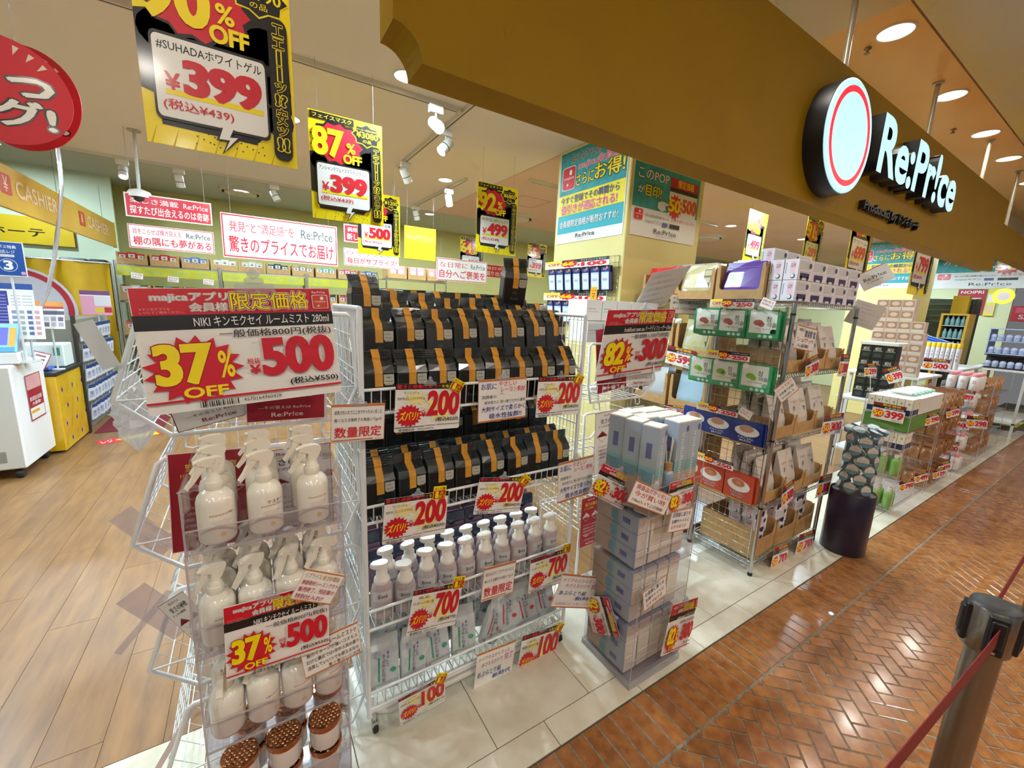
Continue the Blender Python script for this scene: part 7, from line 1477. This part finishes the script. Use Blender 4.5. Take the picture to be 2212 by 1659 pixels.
for k, (x, w_) in enumerate(((-2.05, 0.28), (-1.78, 0.2))): tag(MB().bbox(x, 7.78, 1.0, x + w_, 7.98, 1.98, K('1C1C1E', 0.4), 0.03).obj('dark_bundle'), 'dark bundle peeking over the yellow curtain, %s one' % ('larger', 'smaller')[k], 'bundle')
# hanging masks beside the cashier
mr = thing('mask_stand', 'narrow stand hung with blue and white packs beside the counter', 'rack', (-1.62, 6.34, 0)); MB().bbox(-0.3, 0, 0, -0.02, 1.10, 1.25, K('8A8478', 0.6), 0.004).obj('body', mr); MB().box(-0.02, -0.01, 0, 0.01, 0.03, 1.3, K('3A342E', 0.5)).obj('edge_post', mr); MB().box(-0.03, 1.12, 0, 0.02, 1.2, 1.35, K('A8A49C', 0.5)).obj('edge_post', mr)
mk = None
for lv in range(5):
    for i in range(9):
        lab = 'blue headed clear pack on the cashier side stand, row %s, %s along' % (ordinal(lv), ordinal(i))
        if mk is None: mk = o = flatpack('clear_pack', lab, 'pack', 0.105, 0.19, K('D4D6E0', 0.35), lambda m: (m.rect(0, 0.78, 1, 1, K('2A4476', 0.4)), m.rect(0.15, 0.2, 0.85, 0.6, K('A8AEC2', 0.5)), m.txt('眉', 0.3, 0.4, 0.6, 0.56, K('3A3A4A', 0.5), 0)), 'packs on the cashier side stand')
        else: o = dup(mk, lab)
        o.location = (-1.575, 6.43 + i * 0.12, 1.20 - lv * 0.225); o.rotation_euler = (0.08, 0, PI / 2 - 0.35 + random.uniform(-0.15, 0.15))
tag(MB().bbox(-1.56, 6.2, 0, -0.95, 7.6, 0.006, K('6E1420', 0.7), 0.002).obj('door_mat'), 'dark red mat beside the cashier counter', 'mat')
fs = MB(Matrix.Translation((-1.40, 5.70, 0.0015)) @ Matrix.Rotation(0.42, 4, 'Z') @ Matrix.Rotation(-PI / 2, 4, 'X')); fs.rect(0, 0, 0.52, 0.17, K('D02A34', 0.4)); fs.poly([(0.13, 0.085), (0.22, 0.15), (0.5, 0.15), (0.5, 0.02), (0.22, 0.02)], K('F0C81E', 0.4)); fs.txt('レジ', 0.03, 0.04, 0.12, 0.14, PWHT, 0.01); fs.txt('レジ→', 0.26, 0.05, 0.46, 0.12, PWHT, 0.01); tag(fs.obj('floor_sticker'), 'red and yellow arrow sticker on the wooden floor', 'sticker')
# ---- red round hanging banners near the picture edge
def round_banner(lab, c, r, texts, yaw):
    t = thing('round_banner', lab, 'banner', c, yaw, 'red round hanging banners'); n = 48
    MB().ring([[(r * math.cos(2 * PI * k / n), y, r * math.sin(2 * PI * k / n)) for k in range(n)] for y in (0, 0.003)], K('CE2233', 0.45), False).obj('disc', t)
    pm = MB(Matrix.Diagonal((r, 1, r, 1)))
    for s, x0, z0, x1, z1 in texts: pm.txt(s, x0, z0, x1, z1, PWHT, 0.05, 1, PBLK, 0.06)
    for a in (0.75, 1.0, 1.25): pm.poly([(math.cos(a) * 0.72, math.sin(a) * 0.72), (math.cos(a + 0.05) * 0.9, math.sin(a + 0.05) * 0.9), (math.cos(a - 0.05) * 0.9, math.sin(a - 0.05) * 0.9)], K('F0D8D0', 0.5), 0)
    pm.obj('print', t); MB().lathe([(0.001, r), (0.001, STORE_Z - c[2])], K('AAAAAA', 0.5), 4, (0, 0.0015, 0)).obj('thread', t)
tx = (('めっ', -0.85, -0.05, 0.75, 0.5), ('ーグ!', -0.85, -0.65, 0.72, -0.12))
c1 = P(3, 192, y=2.2); c2 = P(50, 212, y=2.42)
round_banner('red round hanging banner cut by the picture edge, front one', c1, 0.165, tx, 0.12)
round_banner('red round hanging banner behind the front round banner', c2, 0.18, tx, -0.35)
# ---- cards and film sheets hanging off the wire bins, plastic bag
def sheet(lab, q, y, mt, yaw=0.0):
    M, w_, h_ = flat(*q, y=y, yaw=yaw); o = sign('hanging_card', lab, 'sign', w_, h_, None, M, 'cards hanging off the bin side', 0.0008, mt); return o
sheet('pale card hanging off the top bin corner', ((205, 700), (246, 690), (216, 790), (176, 802)), 1.35, K('D9DEE0', 0.6))
GREYF = clear('grey_film', 'EEE8EC', 0.06, 0.15, 0.22)
sheet('pale film card hanging beside the second bin', ((300, 1092), (345, 1085), (330, 1180), (284, 1238)), 1.42, GREYF)
sheet('grey film card hanging beside the third bin', ((325, 1248), (372, 1258), (376, 1340), (306, 1440)), 1.36, GREYF)
sheet('narrow grey film card beside the third bin', ((316, 1270), (334, 1275), (304, 1415), (292, 1412)), 1.44, GREYF)
sheet('white and pink card hanging low beside the lowest bin', ((398, 1500), (414, 1500), (378, 1655), (366, 1655)), 1.40, K('E6D2CE', 0.5))
bgm = MB(); L = []; rr_ = random.Random(5)
for k in range(13):
    z = -0.2 + 0.033 * k; r = (0.006, 0.03, 0.05, 0.062, 0.07, 0.07, 0.066, 0.06, 0.055, 0.05, 0.04, 0.026, 0.012)[k]; L.append([(r * math.cos(a) * (1 + rr_.uniform(-0.35, 0.35)), 0.7 * r * math.sin(a) * (1 + rr_.uniform(-0.35, 0.35)), z + rr_.uniform(-0.01, 0.01)) for a in [2 * PI * i / 18 for i in range(18)]])
bgm.ring(L, clear('bag_film', 'EEF2F4', 0.12, 0.2, 0.5), False); o = bgm.obj('plastic_bag'); o.location = (-0.355, 1.85, 1.19); o.scale = (0.75, 0.75, 0.7); tag(o, 'crumpled white plastic bag hanging behind the wire bins', 'bag')
# ================================================================ ceiling fittings
TRK = K('E4E2DC', 0.45)
def track(lab, p, q, z):
    d = V((q[0] - p[0], q[1] - p[1], 0)); L = d.length; a = math.atan2(d.y, d.x)
    t = thing('light_track', lab, 'track', (p[0], p[1], z), a, 'ceiling light tracks'); MB().box(0, -0.016, -0.03, L, 0.016, 0, TRK).obj('rail', t); MB().box(0.02, -0.005, -0.0305, L - 0.02, 0.005, -0.029, K('4A4A48', 0.5)).obj('slot', t)
track('ceiling track along the shop front behind the big banner', (-1.6, 2.93), (1.34, 2.93), STORE_Z)
track('ceiling track running back from the bright spotlight', (1.37, 2.6), (1.36, 4.45), STORE_Z)
track('ceiling track running back beside the 92 percent banner', (2.08, 4.35), (2.06, 6.1), STORE_Z)
track('ceiling track along the edge of the raised ceiling', (-3.4, 6.09), (0.9, 6.09), STORE_Z)
track('ceiling track across the pink-spill ceiling', (2.6, 3.9), (6.0, 3.9), STORE_Z - 0.012)
track('ceiling track behind the fascia over the chrome rack', (3.2, 2.05), (8.8, 2.05), STORE_Z - 0.012)
def spot(lab, x, y, z, aim, lit=0.0, power=0):
    t = thing('track_spotlight', lab, 'spotlight', (x, y, z), 0, 'track spotlights'); d = V(aim).normalized(); c = V((0, 0, -0.12)); W_ = K('EEECE6', 0.4)
    MB().bbox(-0.05, -0.018, -0.05, 0.05, 0.018, -0.0, W_, 0.004).obj('adapter', t); MB().tube([(0, 0, -0.05), (0, 0, -0.10)], 0.008, W_, 8).obj('arm', t)
    MB().tube([c - d * 0.06, c - d * 0.055, c + d * 0.06, c + d * 0.065], [0.03, 0.038, 0.040, 0.040], W_, 18).obj('housing', t); MB().tube([c + d * 0.008, c + d * 0.014], 0.0405, K('3A3A38', 0.5), 18).obj('seam_band', t)
    MB().tube([c + d * 0.0652, c + d * 0.0662], 0.034, K('FFFAF0', 0.4, e=lit) if lit else K('C9C4B8', 0.3), 18).obj('lens', t)
    if power:
        l = area(V((x, y, z)) + c + d * 0.075, 0.07, power, COOL, d.to_track_quat('-Z', 'Y').to_euler(), math.radians(100))
Z_ = STORE_Z - 0.03
spot('brightest spotlight facing the walkway beside the fascia', 1.16, 2.93, Z_, (0.05, -0.85, -0.55), 60, 22)
spot('tilted spotlight behind the brightest one', 1.37, 3.25, Z_, (-0.65, -0.1, -0.75), 8, 10)
spot('spotlight hanging at the end of the short track', 1.36, 4.2, Z_, (0.5, 0.3, -0.8), 0, 8)
spot('spotlight on the back track beside the 92 percent banner', 2.07, 4.8, Z_, (0.1, -0.2, -1), 5, 8)
spot('spotlight at the far end of the same track', 2.06, 5.9, Z_, (0.3, 0.2, -0.9), 0, 8)
spot('spotlight nearest the camera dome', -1.02, 6.09, Z_, (0.0, -0.5, -0.85), 4, 10)
spot('spotlight between dome and round vent', -0.56, 6.09, Z_, (0.1, 0.3, -0.95), 2, 10)
spot('spotlight under the big banner', 0.35, 6.09, Z_, (0.4, -0.2, -0.9), 0, 10)
for i, (x, y, aim, lit, pw) in enumerate(((3.55, 2.05, (0.1, -0.8, -0.6), 40, 14), (4.6, 2.05, (-0.2, -0.7, -0.7), 40, 14), (5.9, 2.05, (0.1, -0.7, -0.7), 20, 14), (7.2, 2.05, (-0.3, -0.6, -0.7), 20, 14), (3.4, 3.9, (0.2, -0.7, -0.7), 30, 10), (4.8, 3.9, (0.2, -0.6, -0.7), 20, 10))):
    spot('spotlight under the pink-spill ceiling beyond the column, %s along' % ordinal(i), x, y, Z_ - 0.012, aim, lit, pw)
# dome camera, vents, sprinklers
dc = thing('dome_camera', 'white dome camera on a pole before the red board', 'camera', (-0.755, 5.05, 2.40)); MB().tube([(0, 0, 0.06), (0.01, 0.0, 0.55)], 0.012, K('C4C0BA', 0.4), 10).obj('pole', dc); MB().lathe([(0.03, 0.07), (0.07, 0.055), (0.085, 0.03), (0.085, 0.0)], K('E0DCD6', 0.4), 22).obj('housing', dc); MB().lathe([(0.066, 0.0), (0.06, -0.03), (0.04, -0.055), (0.012, -0.066)], K('2E2A2A', 0.1, coat=0.8), 20).obj('dome', dc); MB().lathe([(0.05, 0.54), (0.05, 0.55)], K('C4C0BA', 0.4), 16, (0.01, 0, 0)).obj('ceiling_plate', dc)
def vent(lab, x, y, z):
    t = thing('ceiling_vent', lab, 'vent', (x, y, z), 0, 'round ceiling vents'); MB().lathe([(0.3, 0), (0.29, -0.025), (0.25, -0.03)], K('DAD8D2', 0.5), 32, cap1=False).obj('ring', t); MB().lathe([(0.22, -0.002), (0.22, -0.04), (0.2, -0.045)], K('E4E2DC', 0.5), 32).obj('plate', t)
vent('round ceiling vent in the raised rear ceiling', 0.0, 8.2, 3.2); vent('round ceiling vent beyond the 92 percent banner', 3.5, 5.6, STORE_Z - 0.012); vent('round ceiling vent over the far racks', 6.8, 4.6, STORE_Z - 0.012)
tag(MB().box(2.9, 4.5, STORE_Z - 0.014, 3.35, 4.503, STORE_Z - 0.0115, K('9A8478', 0.6)).box(2.9, 4.947, STORE_Z - 0.014, 3.35, 4.95, STORE_Z - 0.0115, K('9A8478', 0.6)).box(2.9, 4.5, STORE_Z - 0.014, 2.903, 4.95, STORE_Z - 0.0115, K('9A8478', 0.6)).box(3.347, 4.5, STORE_Z - 0.014, 3.35, 4.95, STORE_Z - 0.0115, K('9A8478', 0.6)).obj('access_hatch'), 'square access hatch in the pink-spill ceiling', 'hatch')
for i, (x, y, z) in enumerate(((0.3, 6.9, 3.2), (-1.6, 6.8, 3.2), (0.1, 4.7, STORE_Z), (1.0, 7.2, 3.2))):
    tag(MB().lathe([(0.03, 0), (0.03, -0.006), (0.01, -0.01), (0.01, -0.04), (0.024, -0.042)], K('8A8680', 0.4, 0.5), 10, (x, y, z)).obj('sprinkler_head'), 'small grey sprinkler in the shop ceiling, %s from the cashier' % ordinal(i), 'sprinkler', 'shop sprinklers')
bpy.data.scenes.remove(_tsc)
